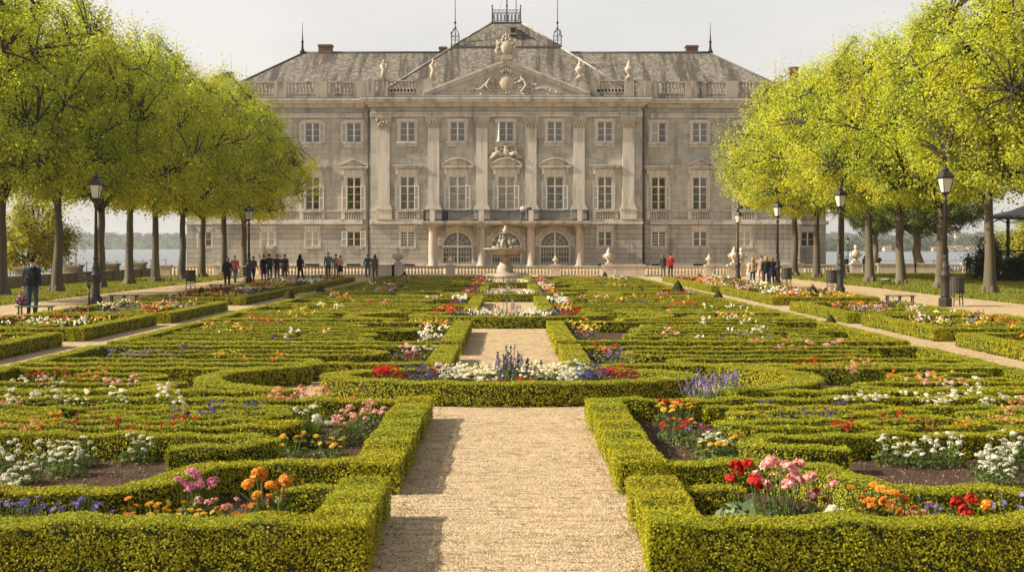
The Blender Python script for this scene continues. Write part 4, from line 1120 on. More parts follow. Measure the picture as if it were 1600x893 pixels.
# ================================================================ LAMPS, BENCHES, BINS
def make_lamp(label):
    o = empty('street_lamp', (0,0,0), 0, label, 'street lamp', 'street lamps along the walks')
    b = B(); b.lathe([(0.25,0),(0.25,0.30),(0.205,0.36)], (0,0,0), 8, a0=R(22.5), smooth=False)
    b.lathe([(0.18,0.36),(0.16,0.44),(0.155,0.9),(0.165,1.12),(0.225,1.18),(0.225,1.26),(0.16,1.32),(0.13,1.40),(0.17,1.50),(0.13,1.60),(0.10,1.72),(0.09,1.86),(0.125,1.92),(0.085,2.0)], (0,0,0), 12); b.build('base', M['lampiron'], o)
    b = B(); b.lathe([(0.082,2.0),(0.060,4.0),(0.07,4.02),(0.105,4.06),(0.105,4.12),(0.06,4.16),(0.055,4.30)], (0,0,0), 10)
    b.build('post', M['lampiron'], o)
    z = 4.30; q_ = 0.84
    f = B()
    f.lathe([(0.05,0),(0.13,0.03),(0.15,0.09),(0.17,0.10)], (0,0,z), 8)
    for k in range(4):
        a = math.pi/4 + k*math.pi/2
        f.tube([(0.21*q_*math.cos(a),0.21*q_*math.sin(a),z+0.09),(0.36*q_*math.cos(a),0.36*q_*math.sin(a),z+0.66)], 0.016, 5)
    f.tube([(0.36*q_*math.cos(math.pi/4+k*math.pi/2),0.36*q_*math.sin(math.pi/4+k*math.pi/2),z+0.66) for k in range(5)], 0.022, 5)
    f.tube([(0.21*q_*math.cos(math.pi/4+k*math.pi/2),0.21*q_*math.sin(math.pi/4+k*math.pi/2),z+0.10) for k in range(5)], 0.02, 5)
    f.build('lantern_frame', M['lampiron'], o)
    gl = B(); gl.lathe([(0.195*q_,0.11),(0.335*q_,0.64)], (0,0,z), 4, smooth=False, a0=math.pi/4); gl.build('lantern_glass', M['lampglass'], o)
    c = B(); c.lathe([(0.41*q_,0.665),(0.42*q_,0.70),(0.30*q_,0.86),(0.15*q_,0.94),(0.13*q_,0.95)], (0,0,z), 4, smooth=False, a0=math.pi/4); c.lathe([(0.13,0.95),(0.12,1.02),(0.08,1.05),(0.05,1.08),(0.08,1.13),(0.02,1.2)], (0,0,z), 8); c.build('lantern_cap', M['lampiron'], o)
    return o
lamp = make_lamp('tall dark street lamp nearest on the left walk beside the iron basket stand')
LAMPS = [(150, 476, 5.25, None), (1477, 479, 5.45, 'tall dark street lamp nearest on the right walk beside a slatted bin'),
    (1313, 459, 5.3, 'dark street lamp second along the right walk with bin on its left'), (1215, 447.5, 5.05, 'dark street lamp behind the group of women on the right walk'),
    (1153, 438, 4.9, 'slim dark lamp post in front of the large handled urn'), (389, 441, 5.05, 'dark street lamp farthest along the left walk near the busts')]
for i, (px, y, h, lab) in enumerate(LAMPS):
    o = lamp if i == 0 else copy_tree(lamp)
    x, d = P(px, y); place(o, (x, d, 0), R(12*i), h/5.5)
    if lab: o['label'] = lab
o = copy_tree(lamp); place(o, ((1325-795)*114/2000, 114, 0), 0, 0.58); o['label'] = 'small distant lamp by the lake behind the mossy bust'

def make_bench(mat, label):
    o = empty('park_bench', (0,0,0), 0, label, 'bench', 'backless benches along the walks')
    b = B()
    for k in range(3): b.box((0, -0.13+k*0.13, 0.385), (1.16, 0.11, 0.042))
    b.build('seat', mat, o)
    for sx in (-0.48, 0, 0.48):
        for sy in (-1, 1):
            b = B(); b.tube([(sx, sy*0.15, 0.355),(sx, sy*0.13, 0.25),(sx, sy*0.18, 0.0)], [0.032,0.026,0.034], 6); b.build('leg', M['iron'], o)
    b = B()
    for sx in (-0.48, 0, 0.48): b.bb(sx-0.03, sx+0.03, -0.18, 0.18, 0.34, 0.363)
    b.build('seat_support', M['iron'], o)
    return o
bench = make_bench(M['greenwood'], 'dark green bench in front of the man with the backpack')
BEN = [(55, 497, 2, None), (194, 476, 3, 'dark green bench right of the nearest left lamp beside the flower bed'), (345, 456, 4, 'small dark bench on the left walk by the walking woman in black'),
   (256, 442.5, 8, 'dark bench on the left lawn among the tree trunks'), (434, 444, 6, 'small dark bench behind the far left side bed flowers'), (1406, 477, -4, 'green bench alone on the right walk beyond the flower bed'),
   (1216, 454.5, -5, 'small dark bench in front of the group of women'), (1135, 443, -6, 'farthest small dark bench on the right walk')]
for i, (px, y, a, lab) in enumerate(BEN):
    o = bench if i == 0 else copy_tree(bench)
    x, d = P(px, y); place(o, (x, d, 0), R(a), 1.0 if i not in (3,) else 0.9)
    if lab: o['label'] = lab
pb = make_bench(M['whitewood'], 'pale mint bench seen end on between trunks of the right lawn'); x, d = P(1385, 446); place(pb, (x, d, 0), R(62), 1.0)
def make_bin(label):
    o = empty('litter_bin', (0,0,0), 0, label, 'litter bin', 'slatted litter bins on legs')
    b = B(); n = 18
    for k in range(n):
        a = 2*math.pi*k/n; b.box((0.27*math.cos(a), 0.27*math.sin(a), 0.80), (0.028, 0.082, 0.66), a)
    b.build('slats', M['binwood'], o)
    b = B()
    for z in (0.56, 1.02):
        b = B(); b.lathe([(0.250,0),(0.292,0),(0.292,0.035),(0.250,0.035)], (0,0,z), 20); b.build('hoop', M['iron'], o)
    b = B(); b.lathe([(0.24,0),(0.24,0.02)], (0,0,0.50), 16); b.build('bottom_plate', M['iron'], o)
    for k in range(4):
        a = math.pi/4 + k*math.pi/2
        b = B(); b.tube([(0.23*math.cos(a),0.23*math.sin(a),0.55),(0.25*math.cos(a),0.25*math.sin(a),0.0)], 0.02, 5); b.tube([(0.24*math.cos(a),0.24*math.sin(a),0.2),(0.24*math.cos(a+1.57),0.24*math.sin(a+1.57),0.42)], 0.011, 4); b.build('leg', M['iron'], o)
    return o
bin_ = make_bin('slatted brown bin on legs beside the nearest right lamp')
for i, (px, y, lab) in enumerate([(1495, 477.5, None), (1300, 457, 'slatted brown bin left of the second right lamp'), (1229, 449.5, 'slatted brown bin right of the lamp behind the women'),
     (298, 452, 'slatted brown bin alone on the edge of the left lawn'), (386, 442, 'slatted dark bin at the foot of the farthest left lamp')]):
    o = bin_ if i == 0 else copy_tree(bin_)
    x, d = P(px, y); place(o, (x, d, 0), R(20*i), 1.0 if px > 400 else 0.92)
    if lab: o['label'] = lab
# slim iron stand by the left lamp
x, d = P(139, 477)
o = empty('iron_basket_stand', (x, d, 0), 0, 'slim black iron stand with open basket top left of the near left lamp', 'iron stand')
b = B(); b.lathe([(0.24,0),(0.24,0.03),(0.05,0.06)], (0,0,0), 10); b.build('foot', M['iron'], o)
b = B(); b.tube([(0,0,0.05),(0,0,0.7)], 0.032, 6); b.build('stem', M['iron'], o)
b = B()
for k in range(6):
    a = 2*math.pi*k/6; c, s = math.cos(a), math.sin(a); b.tube([(0.02*c,0.02*s,0.66),(0.08*c,0.08*s,0.82),(0.10*c,0.10*s,0.98),(0.19*c,0.19*s,1.18)], 0.014, 4)
for r_, z in ((0.10,0.95),(0.19,1.18)): b.tube([(r_*math.cos(2*math.pi*k/12), r_*math.sin(2*math.pi*k/12), z) for k in range(13)], 0.015, 4)
b.build('basket', M['iron'], o)

# ================================================================ BANDSTAND on the right
o = empty('bandstand', (36.7, 86.5, 0), 0, 'dark iron bandstand with low roof at the right edge of the lawn', 'bandstand')
n = 8; rr = 3.9
b = B(); b.lathe([(rr+0.3,0),(rr+0.3,0.95),(rr+0.35,1.0)], (0,0,0), n, smooth=False, a0=math.pi/8); b.build('platform', M['oldwall'], o)
for k in range(n):
    a = math.pi/8 + 2*math.pi*k/n
    b = B(); b.tube([(rr*math.cos(a),rr*math.sin(a),1.0),(rr*math.cos(a),rr*math.sin(a),4.2)], 0.06, 6); b.build('post', M['iron'], o)
b = B()
for k in range(n):
    a0, a1 = math.pi/8 + 2*math.pi*k/n, math.pi/8 + 2*math.pi*(k+1)/n
    p, q = (rr*math.cos(a0), rr*math.sin(a0)), (rr*math.cos(a1), rr*math.sin(a1))
    for z in (1.15, 2.0): b.tube([(p[0],p[1],z),(q[0],q[1],z)], 0.03, 4)
    for j in range(1, 12):
        t = j/12; x, y = p[0]+(q[0]-p[0])*t, p[1]+(q[1]-p[1])*t
        b.tube([(x,y,1.15),(x+(0.1 if j % 2 else -0.1)*0.5,y,1.6),(x,y,2.0)], 0.018, 4)
b.build('railing', M['iron'], o)
b = B()
for k in range(n):
    a0, a1 = math.pi/8 + 2*math.pi*k/n, math.pi/8 + 2*math.pi*(k+1)/n
    p, q = (rr*math.cos(a0), rr*math.sin(a0)), (rr*math.cos(a1), rr*math.sin(a1))
    b.tube([(p[0],p[1],3.9),((p[0]+q[0])/2,(p[1]+q[1])/2,4.15),(q[0],q[1],3.9)], 0.03, 4)
b.build('arch_brackets', M['iron'], o)
b = B(); b.lathe([(rr+0.5,4.2),(rr+0.5,4.35),(2.6,4.75),(1.2,5.3),(0.3,5.7),(0.05,6.2)], (0,0,0), n, smooth=False, a0=math.pi/8); b.build('roof', M['lead'], o)
# ================================================================ TREES
def tree_parts(seed, H=15.0, RAD=5.2, z0=4.8, ntip=430, per=100, leaf=0.14, trunk_r=0.27, twist=0.13, mat='linden', flare=1.7):
    g = np.random.default_rng(seed); rr = random.Random(seed)
    tp = []; x = y = 0.0
    top = H*0.72
    nseg = 12
    for i in range(nseg+1):
        t = i/nseg; tp.append(Vector((x, y, t*top))); x += rr.uniform(-1,1)*twist*(0.3+0.7*t); y += rr.uniform(-1,1)*twist*(0.3+0.7*t)
    tb = B()
    base = [(0,0,-0.05),(0,0,0.12),(0,0,0.4),(0,0,0.9)]
    pts = [Vector(p) for p in base] + [p for p in tp if p.z > 1.2]
    rad = [trunk_r*flare, trunk_r*flare*0.82, trunk_r*1.2, trunk_r*1.05] + [trunk_r*(1-0.80*(p.z/top)**1.1) for p in tp if p.z > 1.2]
    tb.tube(pts, rad, 12)
    for k in range(5):        # root flare lobes
        a = 2*math.pi*k/5 + rr.random(); tb.ell((trunk_r*1.2*math.cos(a), trunk_r*1.2*math.sin(a), 0.05), (trunk_r*0.55, trunk_r*0.55, 0.35), 6, 5)
    def tr(z):
        t = min(max(z/top, 0), 1)*nseg; i = min(int(t), nseg-1); return tp[i].lerp(tp[i+1], t-i)
    def env(z):   # crown radius at height z
        t = (z - z0 + 0.2)/(H - z0 + 0.2)
        return RAD*max(0.0, math.sin(math.pi*min(1, max(0, t))**0.62))**0.62
    lb = B(); limbs = []
    nl = 22
    for i in range(nl):
        t = i/(nl-1); zs = z0 - 0.5 + (top - z0 - 0.2)*t**1.1
        az = i*2.39996 + rr.uniform(-0.3, 0.3); el = R(8 + 55*t + rr.uniform(-8, 10))
        s = tr(zs); ze = min(H-0.6, zs + 0.5 + (H-zs)*0.62*math.sin(el)); e = env(ze)*rr.uniform(0.78, 0.95)
        end = Vector((math.cos(az)*e, math.sin(az)*e, ze)) if e > 0.4 else Vector((s.x, s.y, ze+1))
        L = []
        for j in range(8):
            q = j/7; p = s.lerp(end, q); p.z = s.z + (end.z-s.z)*(q**0.8) + 0.5*math.sin(q*3.14)*(1-t)
            p += Vector((rr.uniform(-1,1), rr.uniform(-1,1), rr.uniform(-1,1)))*0.13*min(1, j); L.append(p)
        r0 = trunk_r*(0.58-0.30*t)
        lb.tube(L, [r0*(1-0.86*j/7) for j in range(8)], 6); limbs.append((L, r0))
    flat = np.array([p for L, _ in limbs for p in L[2:]] + [tr(z) for z in np.linspace(top*0.7, top, 5)])
    tips = []
    while len(tips) < ntip:
        z = rr.uniform(z0-0.1, H); e = env(z)
        if rr.random() > (e/RAD)**1.3: continue
        q = rr.random()**0.42
        if q < 0.5: continue
        if rr.random() < 0.30: q *= rr.uniform(1.0, 1.18)
        a = rr.uniform(0, 6.283)
        if math.sin(1.25*e*q*math.cos(a)+seed*1.7)*math.sin(1.15*e*q*math.sin(a)+seed)*math.sin(1.2*z+seed*2.3) < -0.10 and rr.random() < 0.82: continue
        bump_ = 1 + 0.16*math.sin(3*a+seed) * math.sin(z*1.1+seed) + 0.08*math.sin(7*a + z*2)
        tips.append((math.cos(a)*e*q*bump_, math.sin(a)*e*q*bump_, z + rr.uniform(-0.3, 0.3)))
    tips = np.array(tips)
    for tpnt in tips:
        d = np.linalg.norm(flat - tpnt + np.array([0,0,0.5]), axis=1); s = Vector(flat[int(d.argmin())]); e = Vector(tpnt)
        mid = s.lerp(e, 0.5) + Vector((rr.uniform(-.2,.2), rr.uniform(-.2,.2), rr.uniform(0,.35)))
        lb.tube([s, mid, e], [0.060, 0.040, 0.013], 4, caps=False)
        for _ in range(2):
            e2 = e + Vector((rr.gauss(0,.5), rr.gauss(0,.5), rr.gauss(0.1,.4))); lb.tube([mid.lerp(e, 0.5), e2], [0.016, 0.006], 3, caps=False)
    n = ntip*per
    cid = np.repeat(np.arange(ntip), per)
    sig = g.uniform(0.20, 0.42, ntip)[cid]
    off = g.normal(size=(n,3))*sig[:,None]*np.array([1.05,1.05,0.75])
    rad_ = tips - np.array([0,0,z0+1.5]); rad_ /= (np.linalg.norm(rad_, axis=1, keepdims=True)+1e-6); rad_ = rad_*0.8 + np.array([0,0,0.45]); rad_ = rad_[cid]
    off += rad_*(g.normal(size=n)*0.38)[:,None]*(sig/0.3)[:,None]
    pts = tips[cid] + off
    nr = off/ (np.linalg.norm(off, axis=1, keepdims=True)+1e-6)*0.9 + np.array([0,0,0.45])
    LV, LF, LR = leaf_quads(pts, nr, leaf, 0.78, 0.42, g)
    LR = np.clip(LR*0.45 + g.random(ntip)[cid]*0.55, 0, 1)
    tm = tb.mesh('tree_trunk', M['bark']); bm_ = lb.mesh('tree_limbs', M['branch'])
    lm = np_mesh('tree_crown', LV, LF, M[mat], LR)
    return tm, bm_, lm
def plant_tree(parts, loc, rz, s, label, cat='tree', group=None, name='linden_tree'):
    o = empty(name, loc, rz, label, cat, group); o.scale = (s[0], s[0], s[1])
    link('trunk', parts[0], o); l = link('limbs', parts[1], o); link('crown', parts[2], o)
    return o
TV = [tree_parts(s, ntip=n, RAD=r) for s, n, r in ((1, 470, 5.3), (2, 440, 5.0), (3, 480, 5.4), (4, 450, 5.2))]
GL, GRt = 'lindens in a row along the left walk', 'lindens in a row along the right walk'
ORD = ['first','second','third','fourth','fifth','sixth','seventh','eighth','ninth','tenth']
LEFT = [(-23.6, 53.5), (-23.2, 58.6), (-22.3, 63.2), (-22.0, 69.0), (-22.35, 75.4), (-22.3, 80.8), (-22.2, 86.9), (-22.05, 92.0), (-21.4, 96.2), (-20.9, 101)]
LN = ['spring green linden overhanging the top left corner of the view', 'linden whose trunk stands at the left edge behind the man with backpack', 'linden trunk between the man with the bag and the near left lamp', 'linden whose trunk hides behind the near left lamp post',
      'linden trunk just right of the near left lamp post on the lawn', 'straight linden trunk in front of the lake on the left lawn', 'linden trunk just right of the lone slatted bin on the left', 'linden trunk at the palace corner on the left', 'linden trunk directly behind the woman in black', 'last linden of the left row with crown across the palace windows']
for i, ((x, d), lab) in enumerate(zip(LEFT, LN)):
    plant_tree(TV[(i*3+1) % 4], (x, d, 0), 1.3*i + 0.4, (0.92 if i < 8 else 0.98, 0.99+0.03*((i*7) % 3-1)), lab, group=GL)
RIGHT = [(23.6, 56.0), (23.3, 62.0), (23.2, 68.7), (23.1, 75.4), (22.8, 80.9), (22.6, 87.2), (22.0, 91.5), (21.5, 96.5)]
RN = ['bright linden overhanging the top right corner of the view', 'bright linden with trunk right of the nearest right lamp and bin', 'bright linden with trunk just behind the nearest right lamp post', 'bright linden trunk right of the pale mint bench on the lawn',
      'bright linden trunk left of the pale mint bench', 'bright linden with trunk hidden behind the second right lamp', 'linden with dark bent branch over the right palace corner', 'last bright linden of the right row before the palace wing']
for i, ((x, d), lab) in enumerate(zip(RIGHT, RN)):
    plant_tree(TV[(i*3+2) % 4], (x, d, 0), 0.9*i + 2.0, (1.0 if i < 6 else 1.0, 1.02+0.03*((i*5) % 3-1)), lab, group=GRt)
# old trees behind the right balustrade, right background
OT = tree_parts(9, H=13.0, RAD=5.0, z0=4.6, ntip=300, per=130, leaf=0.17, trunk_r=0.50, twist=0.35, mat='linden_dark', flare=2.0)
for x, d, lab in ((37.9, 118, 'dark old tree leaning left behind the right balustrade'), (40.3, 118.4, 'dark thick old tree leaning right behind the right balustrade'), (34.0, 119, 'dark slender tree by the lake left of the two leaning trunks')):
    o = plant_tree(OT, (x, d, 0), x, (0.9 if x > 35 else 0.62, 0.8), lab, name='old_tree')
    o.rotation_euler = (0, R(-4 if x == 37.9 else (6 if x > 40 else 0)), x)
for x, d, s, lab in ((44.5, 95, 0.9, 'linden behind the bandstand on the far right'), (41.0, 74, 1.0, 'tall linden at the right edge over the bandstand')):
    plant_tree(TV[0 if s < 1 else 3], (x, d, 0), d, (s, s), lab)
SH = tree_parts(15, H=5.6, RAD=2.5, z0=1.0, ntip=170, per=90, leaf=0.16, trunk_r=0.09, twist=0.2, mat='shrub', flare=1.2)
plant_tree(SH, (-30.6, 82, 0), 0, (1, 1), 'yellow green lakeside bush tree beyond the wall at the left edge', name='bush_tree')
plant_tree(SH, (43.5, 104, 0), 2, (1.3, 1.0), 'yellow green bush tree by the lake behind the bandstand', name='bush_tree')
# ivy clad bank of shrubs at the bandstand foot
g = np.random.default_rng(44); n = 26000
P0 = np.stack([g.uniform(-4.5,5,n), g.uniform(-0.5,0.5,n), g.uniform(0,1.0,n)], 1)
hgt = 1.55 + 0.3*np.sin(P0[:,0]*2.1) + 0.2*np.sin(P0[:,0]*5.3); rr_ = g.random(n)**0.3
P0[:,2] = hgt*rr_*(1) ; P0[:,1] = np.where(g.random(n) < 0.7, -0.75 - 0.2*np.sin(P0[:,0]*4) + g.normal(size=n)*0.1, g.uniform(-0.8,0.8,n))
LV, LF, LR = leaf_quads(P0, np.tile([0,-0.7,0.4],(n,1)), 0.14, 0.8, 0.8, g)
o = empty('ivy_hedge', (35.4, 82.0, 0), 0, 'dark leafy hedge at the foot of the bandstand', 'hedge')
link('foliage', np_mesh('ivy_hedge', LV, LF, M['ivy'], LR), o)
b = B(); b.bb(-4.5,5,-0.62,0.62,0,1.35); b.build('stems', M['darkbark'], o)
for i,(x, sx) in enumerate(((34.2, 0.9),)):
    SHD = tree_parts(31, H=3.9, RAD=1.1, z0=0.5, ntip=80, per=80, leaf=0.13, trunk_r=0.06, twist=0.1, mat='ivy', flare=1.2)
    plant_tree(SHD, (31.6, 84.5, 0), 0, (sx, 0.8), 'dark climbing shrub at the left corner of the bandstand', 'shrub', name='climbing_shrub')
# ================================================================ HEDGE BEDS
def resample(pts, step):
    p = np.array(pts, dtype=float); seg = np.linalg.norm(np.diff(p, axis=0), axis=1); s = np.concatenate([[0], np.cumsum(seg)])
    n = max(2, int(s[-1]/step)+1); q = np.linspace(0, s[-1], n)
    return np.stack([np.interp(q, s, p[:,0]), np.interp(q, s, p[:,1])], 1), s[-1]
def smooth_pts(p, it=2):
    p = np.array(p, dtype=float)
    for _ in range(it):
        q = [p[0]]
        for i in range(len(p)-1): q += [p[i]*0.75+p[i+1]*0.25, p[i]*0.25+p[i+1]*0.75]
        q.append(p[-1]); p = np.array(q)
    return p
def lod(D):
    """leaf length and number of leaves per square metre at distance D"""
    l = min(0.042, 0.0088 + 0.00098*D); return l, 1.22/(l*l*0.66*0.55)*1.25
HS = {'n': 0}
def hedge_piece(name, paths, w, t, parent, closed=False):
    """one clipped hedge: twiggy core darkened for gap shade + leaf clad surface. paths in world x,D"""
    VS, FS, RS = [], [], []; core = B()
    cnt = 0
    for path in paths:
        Dm = float(np.mean([p[1] for p in path])); g = np.random.default_rng(int(abs(path[0][0])*100 + path[0][1]*37 + len(path)))
        pl, L = resample(path, 0.10 if Dm < 30 else 0.2)
        tg = np.gradient(pl, axis=0); tg /= (np.linalg.norm(tg, axis=1, keepdims=True)+1e-9); nm = np.stack([-tg[:,1], tg[:,0]], 1)
        e = 0.042 if Dm < 18 else 0.03
        wob = lambda k, ph: 0.012*np.sin(np.linspace(0, L*5.1, len(pl))+ph) + 0.010*np.sin(np.linspace(0, L*13.7, len(pl))+ph*2+k)
        vs = []; n = len(pl)
        hw = w/2 - e
        zt = t - e*0.6 + wob(1, Dm)*0.3
        for i in range(n):
            for s_, z in ((-1,0.0),(-1,0.78),(-0.90,1.0),(0.90,1.0),(1,0.78),(1,0.0)):
                q = pl[i] + nm[i]*s_*(hw + 0.010*math.sin(i*0.9+s_*3)); vs.append((q[0], q[1], z*zt[i]))
        fs = [(i*6+k, i*6+k+1, (i+1)*6+k+1, (i+1)*6+k) for i in range(n-1) for k in range(5)]
        fs += [tuple(range(6)), tuple(range((n-1)*6+5, (n-1)*6-1, -1))]
        core.add(vs, fs, 0, True)
        # leaf clad surface
        l, dens = lod(Dm)
        per = w + 2*t
        N_ = int(L*per*dens)
        s = g.random(N_)*(n-1); i0 = np.clip(s.astype(int), 0, n-2); f = (s-i0)[:,None]
        c = pl[i0]*(1-f)+pl[i0+1]*f; nn = nm[i0]*(1-f)+nm[i0+1]*f; nn /= (np.linalg.norm(nn, axis=1, keepdims=True)+1e-9)
        u = g.random(N_)*per
        side = np.where(u < t, -1, np.where(u > t+w, 1, 0))
        lat = np.where(side == 0, (u-t) - w/2, side*w/2)
        z = np.where(side == -1, u, np.where(side == 1, per-u, t))
        # lumpy clipped surface
        lm = 1.0 if Dm < 18 else 0.45
        lump = -0.002 + lm*0.016*np.sin(c[:,0]*9.1+c[:,1]*3.3)+lm*0.014*np.sin(c[:,0]*4.7-c[:,1]*8.3+z*9)+g.normal(size=N_)*(0.004+0.15*l)
        lump = np.maximum(lump, -0.014)
        nor = np.zeros((N_,3)); m0 = side == 0
        nor[m0] = (0,0,1); nor[~m0,:2] = nn[~m0]*side[~m0][:,None]
        # soft rounded shoulders
        edge = np.where(m0, np.maximum(0, np.abs(lat)-(w/2-0.035)), np.maximum(0, z-(t-0.035)))
        Pn = np.zeros((N_,3)); Pn[:,:2] = c + nn*lat[:,None]; Pn[:,2] = z
        Pn += nor*(lump - edge*0.35)[:,None]
        Pn[:,2] = np.maximum(Pn[:,2], 0.012)
        keep = np.ones(N_, bool)
        far = (~m0) & ((nn[:,1]*side) > 0.6)       # faces turned away from the garden front
        keep[far] = g.random(int(far.sum())) < 0.5
        if True:
            bare = (~m0) & (z < 0.06); keep[bare] &= g.random(int(bare.sum())) < 0.6
        keep[(~m0) & ~far] &= g.random(int(((~m0) & ~far).sum())) < 0.64
        dep = (~m0); Pn[dep] -= nor[dep]*np.abs(g.normal(size=int(dep.sum()))*0.016)[:,None]
        # sparse gaps in the clipped sides
        gap = (~m0) & (np.sin(c[:,0]*21+z*33)+np.sin(c[:,1]*19-z*27) > 1.35); keep[gap] &= g.random(int(gap.sum())) < 0.35
        Pn, nor, z = Pn[keep], nor[keep], z[keep]
        # ends
        for ie, sg in ((0,-1),(n-1,1)):
            ne = int(w*t*dens*1.1)
            a = g.uniform(-w/2, w/2, ne); zz = g.uniform(0.01, t, ne)
            q = np.zeros((ne,3)); q[:,:2] = pl[ie] + nm[ie]*a[:,None] + tg[ie]*sg*(0.01+g.normal(size=ne)*0.012)[:,None]; q[:,2] = zz
            no = np.zeros((ne,3)); no[:,:2] = tg[ie]*sg
            Pn = np.concatenate([Pn, q]); nor = np.concatenate([nor, no])
        # stray shoots
        ns = int(L*w*(40 if Dm < 18 else 0))
        k = g.integers(0, max(1, len(Pn)), ns) if len(Pn) else []
        if ns:
            q = Pn[k] + nor[k]*g.uniform(0.01, 0.035, ns)[:,None]; Pn = np.concatenate([Pn, q]); nor = np.concatenate([nor, rand_unit(ns, g)])
        V, F, Rn = leaf_quads(Pn, nor, l, 0.66, 0.5 if Dm < 18 else 0.36, g)
        VS.append(V); FS.append(F + cnt); RS.append(Rn); cnt += len(V)
    V = np.concatenate(VS); F = np.concatenate(FS); Rn = np.concatenate(RS); HS['n'] += len(F)
    o = link(name, np_mesh(name, V, F, M['box'], Rn), parent)
    core.build('gap_shade_twigs', M['boxcore'], o)
    return o
soilB = B()
SOILZ = [0.008]
def soil(poly): 
    SOILZ[0] += 0.0004
    soilB.add([(x, y, SOILZ[0]) for x, y in poly], [tuple(range(len(poly)))])
XO = 8.33
TH = 0.29
def hairpin(s, xt, xo, d0, d1, ph, amp=0.10, curl=0.0):
    """U shaped hedge: tip at xt near the path, legs running outward to xo at depths d0,d1"""
    n = 26; r = (d1-d0)/2; dm = (d0+d1)/2
    A = []; 
    for i in range(n+1):
        x = xo + (xt+r-xo)*i/n; k = min(1, (x-xt-r)/1.2)
        A.append((s*x, d0 + amp*k*math.sin(x*1.15+ph)))
    for i in range(1, 8):
        a = -math.pi/2 - math.pi*i/8; A.append((s*(xt + r + r*math.cos(a)), dm + r*math.sin(a)))
    for i in range(n, -1, -1):
        x = xo + (xt+r-xo)*i/n; k = min(1, (x-xt-r)/1.2)
        A.append((s*x, d1 + amp*k*math.sin(x*1.15+ph+0.7)))
    return A
SIDE = {-1: 'left', 1: 'right'}
BEDS = []       # (side, key, phrase, D0, D1, strips/gaps for flowers)
def bed(s, key, phrase, D0, D1, inner=None, front=True, back=True, pitch=0.95, xt=2.7, xtop=1.0):
    o = empty('hedge_bed', (s*4.8, (D0+D1)/2, 0), 0, 'clipped box hedge scrolls of the bed ' + phrase, 'hedge bed', 'box hedge beds of the parterre')
    loc = (-s*4.8, -(D0+D1)/2, 0)
    w = 0.36 if D0 < 20 else 0.34
    dw = 0.40
    paths = []
    if inner is None:
        a = xtop + 0.22
        p = [(s*a, D0+0.02), (s*a, D1-0.02)]
        hw = 0.44
        pi = hedge_piece('border_hedge', [p], hw, TH+0.02, o); pi.location = loc
        x0 = a + 0.2
        innerx = lambda d: a + 0.22
    else:
        p = [(s*inner(D0+(D1-D0)*i/20), D0+(D1-D0)*i/20) for i in range(21)]
        pi = hedge_piece('border_hedge', [p], 0.42, TH+0.02, o); pi.location = loc
        innerx = lambda d: inner(d) + 0.2
    if front: paths.append([(s*(innerx(D0)-0.1), D0+w/2), (s*XO, D0+w/2)])
    if back: paths.append([(s*(innerx(D1)-0.1), D1-w/2), (s*XO, D1-w/2)])
    paths.append([(s*(XO), D0+0.05), (s*XO, D1-0.05)])
    for q in paths:
        h = hedge_piece('border_hedge', [q], w, TH + 0.015*math.sin(D0*3+q[0][0]), o); h.location = loc
    n = max(1, int((D1-D0-0.75)/pitch)); gaps = []
    st = (D1-D0-0.7)/n
    rr = random.Random(int(D0*10+s))
    for k in range(n):
        d0 = D0 + 0.50 + k*st; d1 = d0 + st*0.54
        base = innerx((d0+d1)/2)
        xt_ = max(base + 0.55, (xt if inner is None else base+0.45) + rr.uniform(-0.15, 0.75) + (0.5*math.sin(k*1.9+D0)))
        xo_ = XO - 0.25 - (rr.uniform(0, 1.2) if k % 2 else 0)
        hp = hairpin(s, xt_, xo_, d0, d1, rr.uniform(0, 6), 0.14)
        if rr.random() < 0.6 and D0 > 11.8:          # broken into two scrolls
            xm = rr.uniform(4.6, 6.6)
            hp = hairpin(s, xt_, xm, d0, d1, rr.uniform(0, 6), 0.10); h2 = hairpin(s, xm+0.35, xo_, d0+0.03, d1+0.03, rr.uniform(0, 6), 0.10)
            q = hedge_piece('scroll_hedge', [h2], 0.24, TH-0.03+rr.uniform(-0.01,0.015), o); q.location = loc
        q = hedge_piece('scroll_hedge', [hp], 0.24, TH-0.02+rr.uniform(-0.015,0.02), o); q.location = loc
        gaps.append((d1 + (st*0.44)*0.5, xt_, xo_, (d0+d1)/2))
    if inner is None:
        soil([(s*1.1, D0+0.1), (s*XO, D0+0.1), (s*XO, D1-0.1), (s*1.1, D1-0.1)])
    else:
        soil([(s*inner(D0+(D1-D0)*i/10), D0+0.1+(D1-D0-0.2)*i/10) for i in range(11)] + [(s*XO, D1-0.1), (s*XO, D0+0.1)])
    BEDS.append(dict(s=s, key=key, phrase=phrase, D0=D0, D1=D1, ix=innerx, gaps=gaps, strip=(inner is None)))
    return o
OVC = [19.72, 37.2, 54.3, 71.4]; ORDN = ['first', 'second', 'third', 'fourth']
def arc_in(c):
    return lambda d: max(1.25, 4.6*math.sqrt(max(0.0, 1-((d-c)/2.6)**2)))
